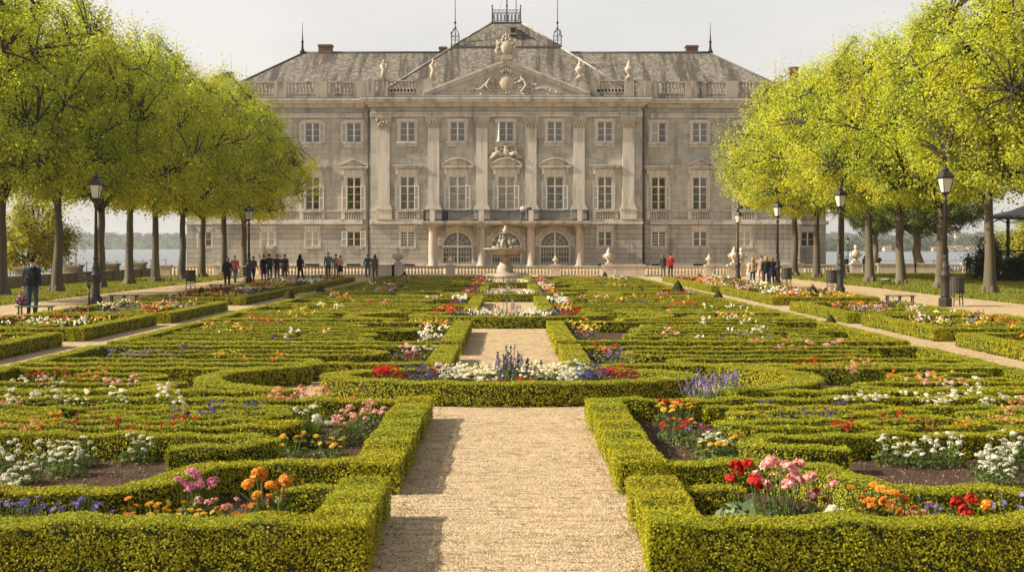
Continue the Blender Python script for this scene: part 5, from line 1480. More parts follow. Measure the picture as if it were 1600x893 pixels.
for s in (-1, 1):
    sn = SIDE[s]
    # ---- front bed: U shaped border and one bending hedge, open soil for the big flowers
    o = empty('hedge_bed', (s*4.8, 10.6, 0), 0, f'nearest box hedge bed at the bottom {sn} of the view', 'hedge bed', 'box hedge beds of the parterre'); loc = (-s*4.8, -10.6, 0)
    for nm, pth, w_, t_ in [('border_hedge', [(s*1.21, 9.0), (s*1.21, 10.85)], 0.42, 0.345), ('border_hedge', [(s*1.0, 9.13), (s*6.2, 9.10)], 0.40, 0.355),
             ('border_hedge', [(s*1.35, 10.72), (s*1.95, 10.74)], 0.24, 0.28),
             ('scroll_hedge', smooth_pts([(s*6.2, 10.5), (s*4.6, 10.55), (s*3.4, 10.58), (s*3.05, 10.7), (s*2.95, 11.2), (s*2.75, 11.75), (s*2.4, 11.95)]), 0.34, 0.30)]:
        h = hedge_piece(nm, [pth], w_, t_, o); h.location = loc
    soil([(s*1.2, 9.1), (s*6.2, 9.1), (s*6.2, 13.6), (s*3.0, 13.6), (s*2.9, 12.0), (s*1.46, 12.0), (s*1.40, 10.8), (s*1.2, 10.8)])
    # ---- second bed: open soil by the path, hairpin scrolls opening outward
    o = empty('hedge_bed', (s*4.8, 15, 0), 0, f'second box hedge bed on the {sn} with hairpin scrolls beside the central path', 'hedge bed', 'box hedge beds of the parterre'); loc = (-s*4.8, -15, 0)
    lst = [('border_hedge', [(s*1.24, 11.88), (s*1.24, 17.05)], 0.46, 0.295), ('border_hedge', [(s*1.1, 12.05), (s*2.55, 12.03)], 0.34, 0.28),
           ('border_hedge', [(s*1.3, 16.9), (s*2.5, 16.92), (s*5.0, 17.2), (s*XO, 17.2)], 0.32, 0.28),
           ('border_hedge', [(s*XO, 12.5), (s*XO, 17.3)], 0.34, 0.29)]
    lst += [('scroll_hedge', smooth_pts([(s*8.3, 14.0), (s*6.5, 13.95), (s*4.5, 13.82), (s*3.0, 13.72), (s*2.55, 13.5), (s*2.5, 13.15), (s*2.8, 12.92), (s*3.4, 12.9)]), 0.30, 0.285), ('scroll_hedge', hairpin(s, 2.45, 8.1, 14.45, 14.95, 1.2, 0.04), 0.25, 0.275),
            ('scroll_hedge', hairpin(s, 2.75, 5.2, 15.38, 15.85, 2.1, 0.03), 0.24, 0.27), ('scroll_hedge', hairpin(s, 5.6, 8.1, 15.38, 15.85, 2.8, 0.03), 0.28, 0.27),
            ('scroll_hedge', [(s*2.5, 16.25), (s*4.2, 16.3), (s*5.6, 16.2), (s*8.0, 16.28)], 0.24, 0.275)]
    for nm, pth, w_, t_ in lst:
        h = hedge_piece(nm, [pth], w_, t_, o); h.location = loc
    soil([(s*1.2, 12.25), (s*XO, 12.25), (s*XO, 17.2), (s*1.2, 16.9)])
    for k, c in enumerate(OVC):
        nm = ORDN[k]
        bed(s, f'lat{k}', f'at {sn} end of {nm} oval', c-1.95, c+1.75, arc_in(c), True, True, 1.4 if k < 2 else 1.6)
        bed(s, f'A{k}', f'just past the {nm} oval, {sn}', c+2.05, c+6.3, None, True, True, 1.5 if k < 2 else 1.7)
        e = c + 14.6 if k < 3 else 87.0
        bed(s, f'B{k}', (f'before the {ORDN[k+1]} oval, {sn}' if k < 3 else f'before the fountain, {sn}'), c+7.3, e, None, True, True, 1.6 if k < 1 else 1.75)
# ---- ovals on the central path
for k, c in enumerate(OVC):
    o = empty('oval_hedge_bed', (0, c, 0), 0, f'{ORDN[k]} oval box hedge ring across the central path counting from the camera', 'hedge bed', 'oval hedge rings on the central path')
    ring = [(2.68*math.cos(2*math.pi*i/60), c + 1.19*math.sin(2*math.pi*i/60)) for i in range(61)]
    h = hedge_piece('ring_hedge', [ring], 0.46, 0.33, o); h.location = (0, -c, 0)
    soil([(2.6*math.cos(2*math.pi*i/40), c + 1.3*math.sin(2*math.pi*i/40)) for i in range(40)])
# ---- side beds by the walks
SB = [('a', 22.0, 29.5), ('b', 31.0, 37.4), ('c', 38.2, 46.0), ('d', 50.0, 62.5), ('e', 64.0, 84.0)]
SBN = ['first', 'second', 'third', 'fourth', 'fifth']
for s in (-1, 1):
    for k, (nm, d0, d1) in enumerate(SB):
        xi, xo = (10.5, 14.3) if nm in 'abd' else (10.3, 14.0)
        o = empty('side_hedge_bed', (s*12, (d0+d1)/2, 0), 0, f'{SBN[k]} long box edged flower bed along the {SIDE[s]} walk counting from the camera', 'hedge bed', 'box edged beds along the walks'); loc = (-s*12, -(d0+d1)/2, 0)
        for pth in ([(s*xi, d0), (s*xi, d1)], [(s*xo, d0), (s*xo, d1)], [(s*xi, d0+0.17), (s*xo, d0+0.17)], [(s*xi, d1-0.17), (s*xo, d1-0.17)]):
            h = hedge_piece('border_hedge', [pth], 0.42, 0.32, o); h.location = loc
        mid = [(s*(xi+xo)/2 - s*0.9, d0+1.0+ (d1-d0-2)*i/14) if False else (s*((xi+xo)/2 + 0.8*math.sin(i*1.1)), d0+1.0+(d1-d0-2.0)*i/14) for i in range(15)]
        h = hedge_piece('scroll_hedge', [smooth_pts(mid, 2)], 0.28, 0.27, o); h.location = loc
        soil([(s*xi, d0+0.1), (s*xo, d0+0.1), (s*xo, d1-0.1), (s*xi, d1-0.1)])
tag(soilB.build('soil', M['soil']), kind='structure')
# gravel grains and fallen leaves on the near path
g = np.random.default_rng(77); n = 42000
d = 7.5 + 14*g.random(n)**1.5; x = g.uniform(-1.25, 1.25, n); r = g.uniform(0.003, 0.007, n)
oct_ = np.array([(1,0,0),(0,1,0),(-1,0,0),(0,-1,0),(0,0,0.7),(0,0,-0.7)])
V = (np.stack([x, d, r*0.35], 1)[:,None,:] + oct_[None]*r[:,None,None]*g.uniform(0.7,1.3,(n,6,1))).reshape(-1,3)
of = np.array([(0,1,4),(1,2,4),(2,3,4),(3,0,4)])
F = (of[None] + (np.arange(n)*6)[:,None,None]).reshape(-1,3)
M['pebble'] = m_leaf('pebbles', [(0.26,0.18,0.11), (0.52,0.40,0.26), (0.62,0.50,0.34), (0.76,0.66,0.50)], 0.0, 0.85, spec=0.15)
tag(link('gravel_grains', np_mesh('gravel_grains', V, F, M['pebble'], np.repeat(g.random(n), 4))), 'loose pale gravel on the central path', 'gravel', kind='stuff')
n = 900; d = 7.5 + 26*g.random(n)**1.4; sgn = np.where(g.random(n) < 0.5, -1, 1); x = np.where(g.random(n) < 0.85, sgn*(0.99-np.abs(g.normal(size=n))*0.09), g.uniform(-1,1,n))
LV, LF, LR = leaf_quads(np.stack([x, d, np.full(n, 0.012)], 1), np.tile([0,0,1.0],(n,1)), 0.032, 0.5, 0.35, g)
M['litter'] = m_leaf('leaf_litter', [(0.03,0.02,0.01), (0.09,0.05,0.02), (0.14,0.11,0.03)], 0.1, 0.8)
tag(link('leaf_litter', np_mesh('leaf_litter', LV, LF, M['litter'], LR)), 'scattered brown leaf litter on the path', 'leaf litter', kind='stuff')
# crumbs of soil in the near beds
n = 16000; sd2 = np.where(g.random(n) < 0.5, -1, 1); x = sd2*g.uniform(1.4, 7.0, n); d = 9.3 + 8.2*g.random(n)**1.2; r = g.uniform(0.006, 0.02, n)
V = (np.stack([x, d, r*0.3+0.012], 1)[:,None,:] + oct_[None]*r[:,None,None]*g.uniform(0.6,1.3,(n,6,1))).reshape(-1,3)
F = (of[None] + (np.arange(n)*6)[:,None,None]).reshape(-1,3)
M['crumb'] = m_leaf('soil_crumbs', [(0.05,0.03,0.02), (0.14,0.085,0.052), (0.27,0.18,0.115)], 0.0, 0.95, spec=0.05)
tag(link('soil_crumbs', np_mesh('soil_crumbs', V, F, M['crumb'], np.repeat(g.random(n), 4))), 'crumbly brown earth in the nearest beds', 'soil', kind='stuff')
# topiary cones
g = np.random.default_rng(12)
def cone_mesh():
    n = 5200; a = g.uniform(0, 6.283, n); z = 1 - np.sqrt(g.random(n)); r = (1-z**1.7)*0.5
    P_ = np.stack([np.cos(a)*r, np.sin(a)*r, z*1.0], 1) ; P_ += rand_unit(n, g)*0.022
    LV, LF, LR = leaf_quads(P_, np.stack([np.cos(a), np.sin(a), np.full(n, 0.5)], 1), 0.07, 0.7, 0.8, g)
    b = B(); b.lathe([(0.46,0),(0.45,0.3),(0.35,0.6),(0.16,0.85),(0.02,0.95)], (0,0,0), 10)
    return np_mesh('topiary_foliage', LV, LF, M['cone'], LR), b.mesh('topiary_core', M['boxcore'])
ca, cb = cone_mesh()
for px, y, hpx, lab in [(315, 473, 17, 'dark clipped cone bush at the end of the left side bed'), (452, 478, 18, 'dark clipped cone bush on the left parterre edge'), (501, 466, 14, 'smaller dark clipped bush right of the left parterre cone'), (1270, 472, 19, 'dark clipped cone bush at the corner of the right side bed'),
     (1122, 476, 15, 'small dark clipped bush on the right parterre edge'), (1059, 466, 20, 'dark upright clipped bush on the far right of the parterre'), (1298, 521, 18, 'nearest dark clipped bush at the right parterre edge'), (632, 434, 6, 'tiny clipped bush by the balustrade left of the fountain'), (945, 434, 6, 'tiny clipped bush by the balustrade right of the fountain'),
     (1093, 440, 8, 'tiny clipped bush at the start of the far right side bed')]:
    x, d = P(px, y); o = empty('topiary_cone', (x, d, 0), px, lab, 'topiary', 'clipped topiary bushes'); h = hpx*d/2000*1.15 + 0.16; o.scale = (h*0.85, h*0.85, h)
    link('foliage', ca, o); link('core', cb, o)
# ================================================================ FLOWERS
g = np.random.default_rng(99); fr_ = random.Random(99)
HEADS = {}
def head_mesh(kind, col):
    """flower head at unit size (radius 1), facing +z"""
    k = (kind, col)
    if k in HEADS: return HEADS[k]
    h = np.random.default_rng(len(HEADS)+3); mats = [M['f_'+col], M['eye']]
    if kind == 'pom':
        n = 110; d = rand_unit(n, h); d[:,2] = np.abs(d[:,2])*1.0 - 0.35*(h.random(n) < 0.35); d /= np.linalg.norm(d, axis=1, keepdims=True)
        P0 = d*np.array([1,1,0.8])*(0.62+0.38*h.random(n))[:,None]
        V, F, Rn = leaf_quads(P0, d + np.array([0,0,0.3]), 0.75, 0.8, 0.55, h); mi = np.zeros(len(F), int)
    elif kind == 'pansy':
        V, F, Rn, mi = [], [], [], []
        for j in range(5):
            a = 2*math.pi*j/5 + 0.3; c, s_ = math.cos(a), math.sin(a); r = 1.0 if j else 1.15
            q = [(0,0,0.02), (0.62*r*c-0.5*s_, 0.62*r*s_+0.5*c, 0.12), (r*c, r*s_, 0.03), (0.62*r*c+0.5*s_, 0.62*r*s_-0.5*c, 0.12+0.03*j)]
            F.append([len(V)+i for i in range(4)]); V += q; Rn.append(h.random()); mi.append(0)
        F.append([len(V)+i for i in range(4)]); V += [(-.2,0,.16),(0,-.2,.16),(.2,0,.16),(0,.2,.16)]; Rn.append(.5); mi.append(1)
        V, F, Rn, mi = np.array(V), np.array(F), np.array(Rn), np.array(mi)
    elif kind == 'daisy':
        V, F, Rn, mi = [], [], [], []
        for ring, (nn, r, zz) in enumerate([(13, 1.0, 0.0), (11, 0.72, 0.14), (8, 0.45, 0.26)]):
            for j in range(nn):
                a = 2*math.pi*(j+0.5*ring)/nn + h.uniform(-.1,.1); c, s_ = math.cos(a), math.sin(a); wd = 0.24*r+0.04
                F.append([len(V)+i for i in range(4)]); V += [(0.1*c,0.1*s_,zz), (0.7*r*c-wd*s_, 0.7*r*s_+wd*c, zz+0.12), (r*c, r*s_, zz+h.uniform(-.05,.18)), (0.7*r*c+wd*s_, 0.7*r*s_-wd*c, zz+0.12)]; Rn.append(h.random()); mi.append(0)
        V, F, Rn, mi = np.array(V), np.array(F), np.array(Rn), np.array(mi)
    elif kind == 'umbel':     # cluster of small florets
        n = 46; d = rand_unit(n, h); d[:,2] = np.abs(d[:,2]); P0 = d*np.array([1,1,0.62])
        V, F, Rn = leaf_quads(P0, d+np.array([0,0,.4]), 0.42, 1.0, 0.5, h); mi = np.zeros(len(F), int)
    elif kind == 'spike':     # upright spike, unit radius 1 -> height 9
        n = 90; z = 9*h.random(n)**0.8; a = h.uniform(0,6.28,n); r = 0.9*(1-z/11)
        P0 = np.stack([np.cos(a)*r, np.sin(a)*r, z], 1)
        V, F, Rn = leaf_quads(P0, np.stack([np.cos(a),np.sin(a),np.full(n,.5)],1), 1.15, 0.75, 0.6, h); mi = np.zeros(len(F), int)
    me = np_mesh('flower_head', V, F, mats, Rn, mi); HEADS[k] = me
    return me
KINDN = {'pom': 'ranunculus', 'pansy': 'pansy', 'daisy': 'marigold', 'umbel': 'candytuft', 'spike': 'lavender'}
def plant(name, x, d, label, heads, R_=0.16, Hh=0.3, leaf=0.05, nleaf=260, lmat='herb', z0=0.008, cat='flowers', strap=0, group='flowering plants in the near beds', lz=0.55):
    """heads: list of (kind, colour, count, radius, height lo, height hi, spread)"""
    o = empty(name, (x, d, z0), fr_.uniform(0, 6.28), label, cat, group)
    R_ *= 1.2; nleaf = int(nleaf*1.6)
    st = B()
    # leafy mound
    a = g.uniform(0, 6.28, nleaf); r = R_*np.sqrt(g.random(nleaf)); z = Hh*lz*g.random(nleaf)**0.8*(1-0.55*(r/R_)**2)+0.01
    P0 = np.stack([np.cos(a)*r, np.sin(a)*r, z], 1)
    V, F, Rn = leaf_quads(P0, np.stack([np.cos(a)*0.5, np.sin(a)*0.5, np.full(nleaf, 0.7)], 1), leaf, 0.5, 0.7, g)
    if strap:
        VS = [V]; FS = [F]; RS = [Rn]; n0 = len(V)
        for k in range(strap):
            aa = fr_.uniform(0, 6.28); L = fr_.uniform(0.55, 1.0)*Hh; lean = fr_.uniform(0.15, 0.6)*L; c, s_ = math.cos(aa), math.sin(aa); w_ = 0.011
            b0 = np.array([c*0.03, s_*0.03, 0]); m1 = b0 + np.array([c*lean*0.35, s_*lean*0.35, L*0.62]); t1 = b0 + np.array([c*lean, s_*lean, L*fr_.uniform(0.75,1.0)]); sdv = np.array([-s_, c, 0])*w_
            VS.append(np.array([b0-sdv, b0+sdv, m1+sdv, m1-sdv, m1-sdv, m1+sdv, t1+sdv*0.15, t1-sdv*0.15])); FS.append(np.array([[0,1,2,3],[4,5,6,7]])+n0); n0 += 8; RS.append(np.full(2, fr_.random()))
        V, F, Rn = np.concatenate(VS), np.concatenate(FS), np.concatenate(RS)
    link('foliage', np_mesh('flower_foliage', V, F, M[lmat], Rn), o)
    for kind, col, cnt, rad, h0, h1, sp in heads:
        for k in range(cnt):
            aa = fr_.uniform(0, 6.28); rr = sp*math.sqrt(fr_.random()); hx, hy = rr*math.cos(aa), rr*math.sin(aa); hz = fr_.uniform(h0, h1)
            ob = link('flower_head', head_mesh(kind, col), o, (hx, hy, hz)); sc = rad*fr_.uniform(0.8, 1.2); ob.scale = (sc, sc, sc)
            ob.rotation_euler = (fr_.gauss(0, 0.3), fr_.gauss(0, 0.3), fr_.uniform(0, 6.28))
            if kind == 'pansy': ob.rotation_euler = (fr_.uniform(0.3, 1.1), fr_.gauss(0, 0.3), -o.rotation_euler.z + fr_.gauss(0, 0.5))
            st.tube([(hx*0.35, hy*0.35, 0), (hx*0.8, hy*0.8, hz*0.6), (hx, hy, hz)], 0.0035, 4, caps=False)
    if st.f: st.build('stems', M['stem'], o)
    return o
def PL(px, y, *a, **k):
    x, d = P(px, y); f = 1.0
    if y > 805:            # the foremost row stands just behind the nearest hedge
        d = max(9.84, 9.94 + (826-y)*0.018); x = (px-795)*d/2000; f = 1.24
    o = plant(k.pop('name', 'flower_plant'), x, d, *a, **k); o.scale = (f, f, f); return o
# ---- front bed, left
PL(308, 818, 'tall magenta stocks with round heads in the front left bed', [('umbel','magenta',9,0.042,0.30,0.44,0.12), ('umbel','pink',5,0.028,0.2,0.36,0.12), ('daisy','red',2,0.02,0.12,0.2,0.1)], R_=0.15, Hh=0.42, nleaf=420, leaf=0.045)
PL(420, 822, 'tall orange ranunculus clump in the front left bed beside the path', [('pom','orange',10,0.040,0.30,0.46,0.17), ('pom','orange',4,0.03,0.14,0.3,0.16)], R_=0.17, Hh=0.40, nleaf=260, leaf=0.045, strap=46, lmat='herb')
PL(355, 826, 'leafy pink flowering clump between magenta stocks and orange ranunculus', [('umbel','pink',5,0.026,0.16,0.30,0.12),('daisy','orange',3,0.02,0.1,0.15,0.13)], R_=0.14, Hh=0.32, nleaf=330)
for px, y, col, lab in [(215, 822, 'orange', 'row of low orange marigolds left of the tall magenta stocks'), (275, 838, 'yellow', 'low yellow marigolds in front of the magenta stocks'), (250, 832, 'yellow', 'pale yellow marigolds beside the low orange row at the front left'), (372, 836, 'orange', 'small orange marigolds at the foot of the orange ranunculus'), (330, 838, 'yellow', 'golden marigolds at the hedge edge below the pink clump')]:
    PL(px, y, lab, [('daisy', col, 11, 0.024, 0.16, 0.25, 0.13)], R_=0.13, Hh=0.22, nleaf=150, leaf=0.04)
for px, y, lab in [(20, 822, 'blue pansies at the far left edge of the front bed'), (62, 825, 'second clump of blue pansies from the left edge in the front bed'), (105, 822, 'blue pansies with grey leaves and a red bloom in the front left bed'), (150, 824, 'rightmost blue pansies in the front left bed')]:
    PL(px, y, lab, [('pansy','blue',9,0.022,0.18,0.27,0.12), ('daisy','red',2,0.018,0.1,0.17,0.12)], R_=0.13, Hh=0.24, nleaf=210, lmat='greyherb', leaf=0.042)
PL(500, 838, 'dark low seedlings at the right end of the front left bed', [], R_=0.16, Hh=0.12, nleaf=70, leaf=0.035)
# white candytuft in the pocket behind
for px, y, lab in [(12, 735, 'white candytuft at the far left edge behind the front bed'), (35, 757, 'nearest white candytuft at the left edge'), (18, 785, 'white candytuft lowest at the left edge'), (78, 735, 'upper white candytuft in the left soil pocket'), (105, 745, 'tall leafy white candytuft in the left soil pocket'), (125, 730, 'small white candytuft at the right of the left soil pocket'), (216, 724, 'white candytuft against the hairpin hedge on the left')]:
    PL(px, y, lab, [('umbel','white',17,0.030,0.12,0.30,0.16)], R_=0.17, Hh=0.3, nleaf=240, leaf=0.04)
# second bed left, by the path
for nm, px, y, lab, hd, kw in [
  ('flower_plant', 488, 700, 'tall white hyacinths with strap leaves in the second left bed', [('umbel','white',12,0.045,0.26,0.46,0.22)], dict(R_=0.2, Hh=0.42, strap=70, nleaf=160)),
  ('flower_plant', 545, 692, 'pink and yellow clump right of the white hyacinths', [('umbel','pink',12,0.04,0.2,0.36,0.22),('daisy','yellow',10,0.03,0.16,0.3,0.22)], dict(R_=0.24, Hh=0.32, nleaf=300)),
  ('flower_plant', 570, 672, 'pale pink stocks by the path side hedge in the second left bed', [('umbel','pink',16,0.042,0.18,0.36,0.24)], dict(R_=0.24, Hh=0.32, nleaf=260)),
  ('flower_plant', 455, 716, 'yellow marigold patch nearest the hedge in the second left bed', [('daisy','yellow',13,0.036,0.16,0.27,0.22)], dict(R_=0.22, Hh=0.22, nleaf=160)),
  ('flower_plant', 515, 718, 'yellow marigold patch right of the other yellow patch on the left', [('daisy','yellow',12,0.036,0.14,0.25,0.2)], dict(R_=0.2, Hh=0.2, nleaf=140)),
  ('flower_plant', 450, 655, 'salmon stocks left of the path in the second left bed', [('umbel','salmon',14,0.05,0.22,0.42,0.3)], dict(R_=0.3, Hh=0.36, nleaf=240)),
  ('flower_plant', 490, 648, 'salmon and orange flowers beneath the oval hedge on the left', [('umbel','salmon',12,0.05,0.2,0.4,0.3),('daisy','orange',9,0.035,0.2,0.36,0.3)], dict(R_=0.3, Hh=0.36, nleaf=260)),
  ('flower_plant', 530, 655, 'golden orange flowers at the path corner of the second left bed', [('daisy','orange',14,0.04,0.18,0.32,0.28)], dict(R_=0.28, Hh=0.3, nleaf=260))]:
    PL(px, y, lab, hd, name=nm, **kw)
# ---- front bed, right
PL(1158, 828, 'silvery lobed rosette plant in the front right bed', [], R_=0.19, Hh=0.30, nleaf=130, leaf=0.11, lmat='greyherb', lz=0.8)
PL(1168, 822, 'tall red ranunculus above the silvery rosette', [('pom','red',4,0.046,0.34,0.52,0.12)], R_=0.12, Hh=0.36, nleaf=90, strap=8)
PL(1215, 820, 'tall pale pink ranunculus clump in the front right bed', [('pom','pink',12,0.037,0.32,0.50,0.18),('umbel','salmon',5,0.03,0.28,0.44,0.18)], R_=0.17, Hh=0.42, nleaf=420, leaf=0.045)
PL(1270, 822, 'mixed pink and red clump right of the pale pink ranunculus', [('pom','pink',6,0.034,0.28,0.46,0.16),('pom','red',3,0.026,0.22,0.34,0.16),('umbel','salmon',4,0.026,0.25,0.4,0.16)], R_=0.17, Hh=0.38, nleaf=360)
PL(1303, 832, 'single round white bloom at the hedge edge in the front right bed', [('pom','white',2,0.042,0.17,0.22,0.04)], R_=0.10, Hh=0.2, nleaf=90)
PL(1370, 824, 'orange marigold clump in the middle of the front right bed', [('daisy','orange',20,0.034,0.18,0.34,0.20),('pom','orange',4,0.03,0.22,0.3,0.15)], R_=0.20, Hh=0.32, nleaf=300, strap=26)
PL(1420, 826, 'orange and salmon marigolds right of the orange clump', [('daisy','salmon',10,0.03,0.16,0.3,0.16),('daisy','orange',6,0.03,0.16,0.26,0.16)], R_=0.16, Hh=0.28, nleaf=240)
PL(1460, 824, 'low blue pansies between the orange and the red flowers on the right', [('pansy','blue',7,0.02,0.18,0.3,0.13)], R_=0.15, Hh=0.25, nleaf=210)
PL(1505, 828, 'red ranunculus pair at the right of the front bed', [('pom','red',5,0.038,0.2,0.32,0.13)], R_=0.15, Hh=0.28, nleaf=230)
PL(1533, 830, 'single orange bloom near the right edge of the front bed', [('pom','orange',2,0.034,0.2,0.26,0.04)], R_=0.09, Hh=0.22, nleaf=90)
PL(1575, 826, 'lilac pansies with grey leaves at the right edge of the front bed', [('pansy','lilac',8,0.02,0.2,0.3,0.12)], R_=0.15, Hh=0.28, nleaf=240, lmat='greyherb')
PL(1250, 838, 'small orange seedlings under the pink ranunculus', [('daisy','salmon',5,0.022,0.1,0.16,0.1)], R_=0.12, Hh=0.14, nleaf=120)
for px, y, lab in [(1395, 728, 'white candytuft at the left end of the right soil pocket'), (1440, 732, 'broad white candytuft in the right soil pocket'), (1480, 728, 'white candytuft against the hairpin hedge on the right'), (1560, 762, 'tall white candytuft at the right edge lowest'), (1565, 735, 'white candytuft at the right edge behind the lowest one'), (1590, 722, 'white candytuft farthest right beside the frame edge'), (1545, 745, 'white candytuft just left of the tall one at the right edge')]:
    PL(px, y, lab, [('umbel','white',18,0.032,0.12,0.32,0.18)], R_=0.18, Hh=0.3, nleaf=240, leaf=0.04)
for nm, px, y, lab, hd, kw in [
  ('flower_plant', 1060, 668, 'yellow chrysanthemum mound in the second right bed by the path', [('daisy','yellow',22,0.045,0.24,0.36,0.28)], dict(R_=0.28, Hh=0.33, nleaf=300)),
  ('flower_plant', 1062, 692, 'red and orange flowers in front of the yellow mound on the right', [('daisy','red',14,0.036,0.18,0.32,0.25),('daisy','orange',6,0.03,0.2,0.32,0.22)], dict(R_=0.24, Hh=0.3, nleaf=280)),
  ('flower_plant', 1092, 700, 'dark red and purple pansies in the second right bed', [('pansy','maroon',8,0.03,0.18,0.28,0.2),('pansy','purple',9,0.03,0.18,0.28,0.22)], dict(R_=0.22, Hh=0.26, nleaf=240)),
  ('flower_plant', 1118, 712, 'low white flowers beside the purple pansies on the right', [('umbel','white',16,0.034,0.12,0.24,0.22)], dict(R_=0.22, Hh=0.22, nleaf=200)),
  ('flower_plant', 1168, 716, 'bright yellow marigolds at the tip of the hairpin hedge on the right', [('daisy','yellow',16,0.04,0.14,0.28,0.25)], dict(R_=0.24, Hh=0.24, nleaf=180)),
  ('flower_plant', 1115, 720, 'yellow marigolds along the hedge in the second right bed', [('daisy','yellow',12,0.036,0.1,0.22,0.2)], dict(R_=0.2, Hh=0.2, nleaf=140)),
  ('flower_plant', 1120, 642, 'lavender bush with blue spikes in the second right bed', [('spike','lilac',46,0.016,0.26,0.44,0.34)], dict(R_=0.30, Hh=0.42, nleaf=420, strap=60, lmat='greyherb')),
  ('flower_plant', 1085, 645, 'lavender spikes left of the big lavender bush', [('spike','lilac',22,0.016,0.22,0.40,0.26)], dict(R_=0.26, Hh=0.36, nleaf=260, strap=30, lmat='greyherb')),
  ('flower_plant', 1045, 660, 'red blooms at the hedge corner beside the yellow mound', [('pom','red',7,0.04,0.2,0.3,0.16)], dict(R_=0.18, Hh=0.26, nleaf=160))]:
    PL(px, y, lab, hd, name=nm, **kw)

# ---- drifts
def drift(x0, d0, x1, d1, wd, cols, label, h=0.34, dens=None, cat='flowers', name='flower_drift', group='flower drifts in the hedge beds', kind='daisy', dn=0.55):
    """a planted band of flowers between two ground points"""
    Dm = (d0+d1)/2; L = math.hypot(x1-x0, d1-d0)
    area = L*wd
    npl = max(3, int(dn*(1.5 if Dm > 45 and dn < 1 else 1)*area/(0.035 if Dm < 24 else 0.055 if Dm < 45 else 0.09)))
    t = g.random(npl); u = g.normal(size=npl)*0.30*wd
    tx, ty = (x1-x0)/max(L,1e-6), (d1-d0)/max(L,1e-6)
    cx = x0+(x1-x0)*t - ty*u; cy = d0+(d1-d0)*t + tx*u; hh = h*g.uniform(0.72, 1.18, npl)
    ci = (np.floor(t*len(cols)*1.0 + g.normal(size=npl)*0.22*len(cols)**0.3)).clip(0, len(cols)-1).astype(int)
    o = empty(name, ((x0+x1)/2, Dm, 0.008), 0, label, cat, group)
    if Dm > 30: ci = g.integers(0, len(cols), npl)
    ox = np.array([(x0+x1)/2, Dm, 0])
    # foliage
    per = 26 if Dm < 24 else 16 if Dm < 45 else 10; lsz = 0.05 if Dm < 24 else 0.07 if Dm < 45 else 0.1
    idx = np.repeat(np.arange(npl), per); n = len(idx); off = g.normal(size=(n,3))*np.array([0.085,0.085,0.0]); z = hh[idx]*g.random(n)**0.7*0.86 + 0.01
    P0 = np.stack([cx[idx], cy[idx], z], 1) + off - ox
    V, F, Rn = leaf_quads(P0, np.tile([0,-0.2,0.7],(n,1)), lsz, 0.5, 0.8, g)
    link('foliage', np_mesh('drift_foliage', V, F, M['herb'], Rn), o)
    # blossoms per colour
    for c, col in enumerate(cols):
        w_ = np.where(ci == c)[0]
        if not len(w_): continue
        per = 6 if Dm < 24 else 5 if Dm < 45 else 4
        idx = np.repeat(w_, per); n = len(idx)
        off = g.normal(size=(n,3))*np.array([0.075,0.075,0.03]); P0 = np.stack([cx[idx], cy[idx], hh[idx]*1.02], 1) + off - ox
        r = (0.024 if Dm < 24 else 0.030 if Dm < 45 else 0.042)
        if Dm < 26:
            tpl = head_mesh('pansy' if col in ('blue','purple','maroon') else 'umbel' if col in ('white','pink','salmon') else 'daisy', col)
            tv = np.empty(len(tpl.vertices)*3, np.float32); tpl.vertices.foreach_get('co', tv); tv = tv.reshape(-1,3)
            tf = np.array([p.vertices[:] for p in tpl.polygons])
            a = g.uniform(0, 6.28, n); ca_, sa_ = np.cos(a), np.sin(a); sc = r*g.uniform(0.75,1.35,n)*(1.25 if col in ('white','pink','salmon') else 1.1)
            tilt = g.uniform(-0.2, 0.8, n); ct, s_t = np.cos(tilt), np.sin(tilt)
            X = tv[None,:,0]*ca_[:,None]-tv[None,:,1]*sa_[:,None]; Y = tv[None,:,0]*sa_[:,None]+tv[None,:,1]*ca_[:,None]; Z = np.broadcast_to(tv[None,:,2], X.shape)
            Y2 = Y*ct[:,None]-Z*s_t[:,None]; Z2 = Y*s_t[:,None]+Z*ct[:,None]
            V = np.stack([X,Y2,Z2], 2)*sc[:,None,None] + P0[:,None,:]; V = V.reshape(-1,3)
            F = (tf[None] + (np.arange(n)*len(tv))[:,None,None]).reshape(-1,4)
            Rn = (g.random((n,1))*0.6 + g.random((n,len(tf)))*0.4).reshape(-1)
        else:
            P2 = np.repeat(P0, 2, 0) + g.normal(size=(2*n,3))*r*0.35
            V, F, Rn = leaf_quads(P2, np.tile([0,-0.5,0.7],(2*n,1)), r*2.1, 0.95, 0.7, g)
        link('blossoms', np_mesh('blossoms', V, F, M['f_'+col], Rn), o)
    return o
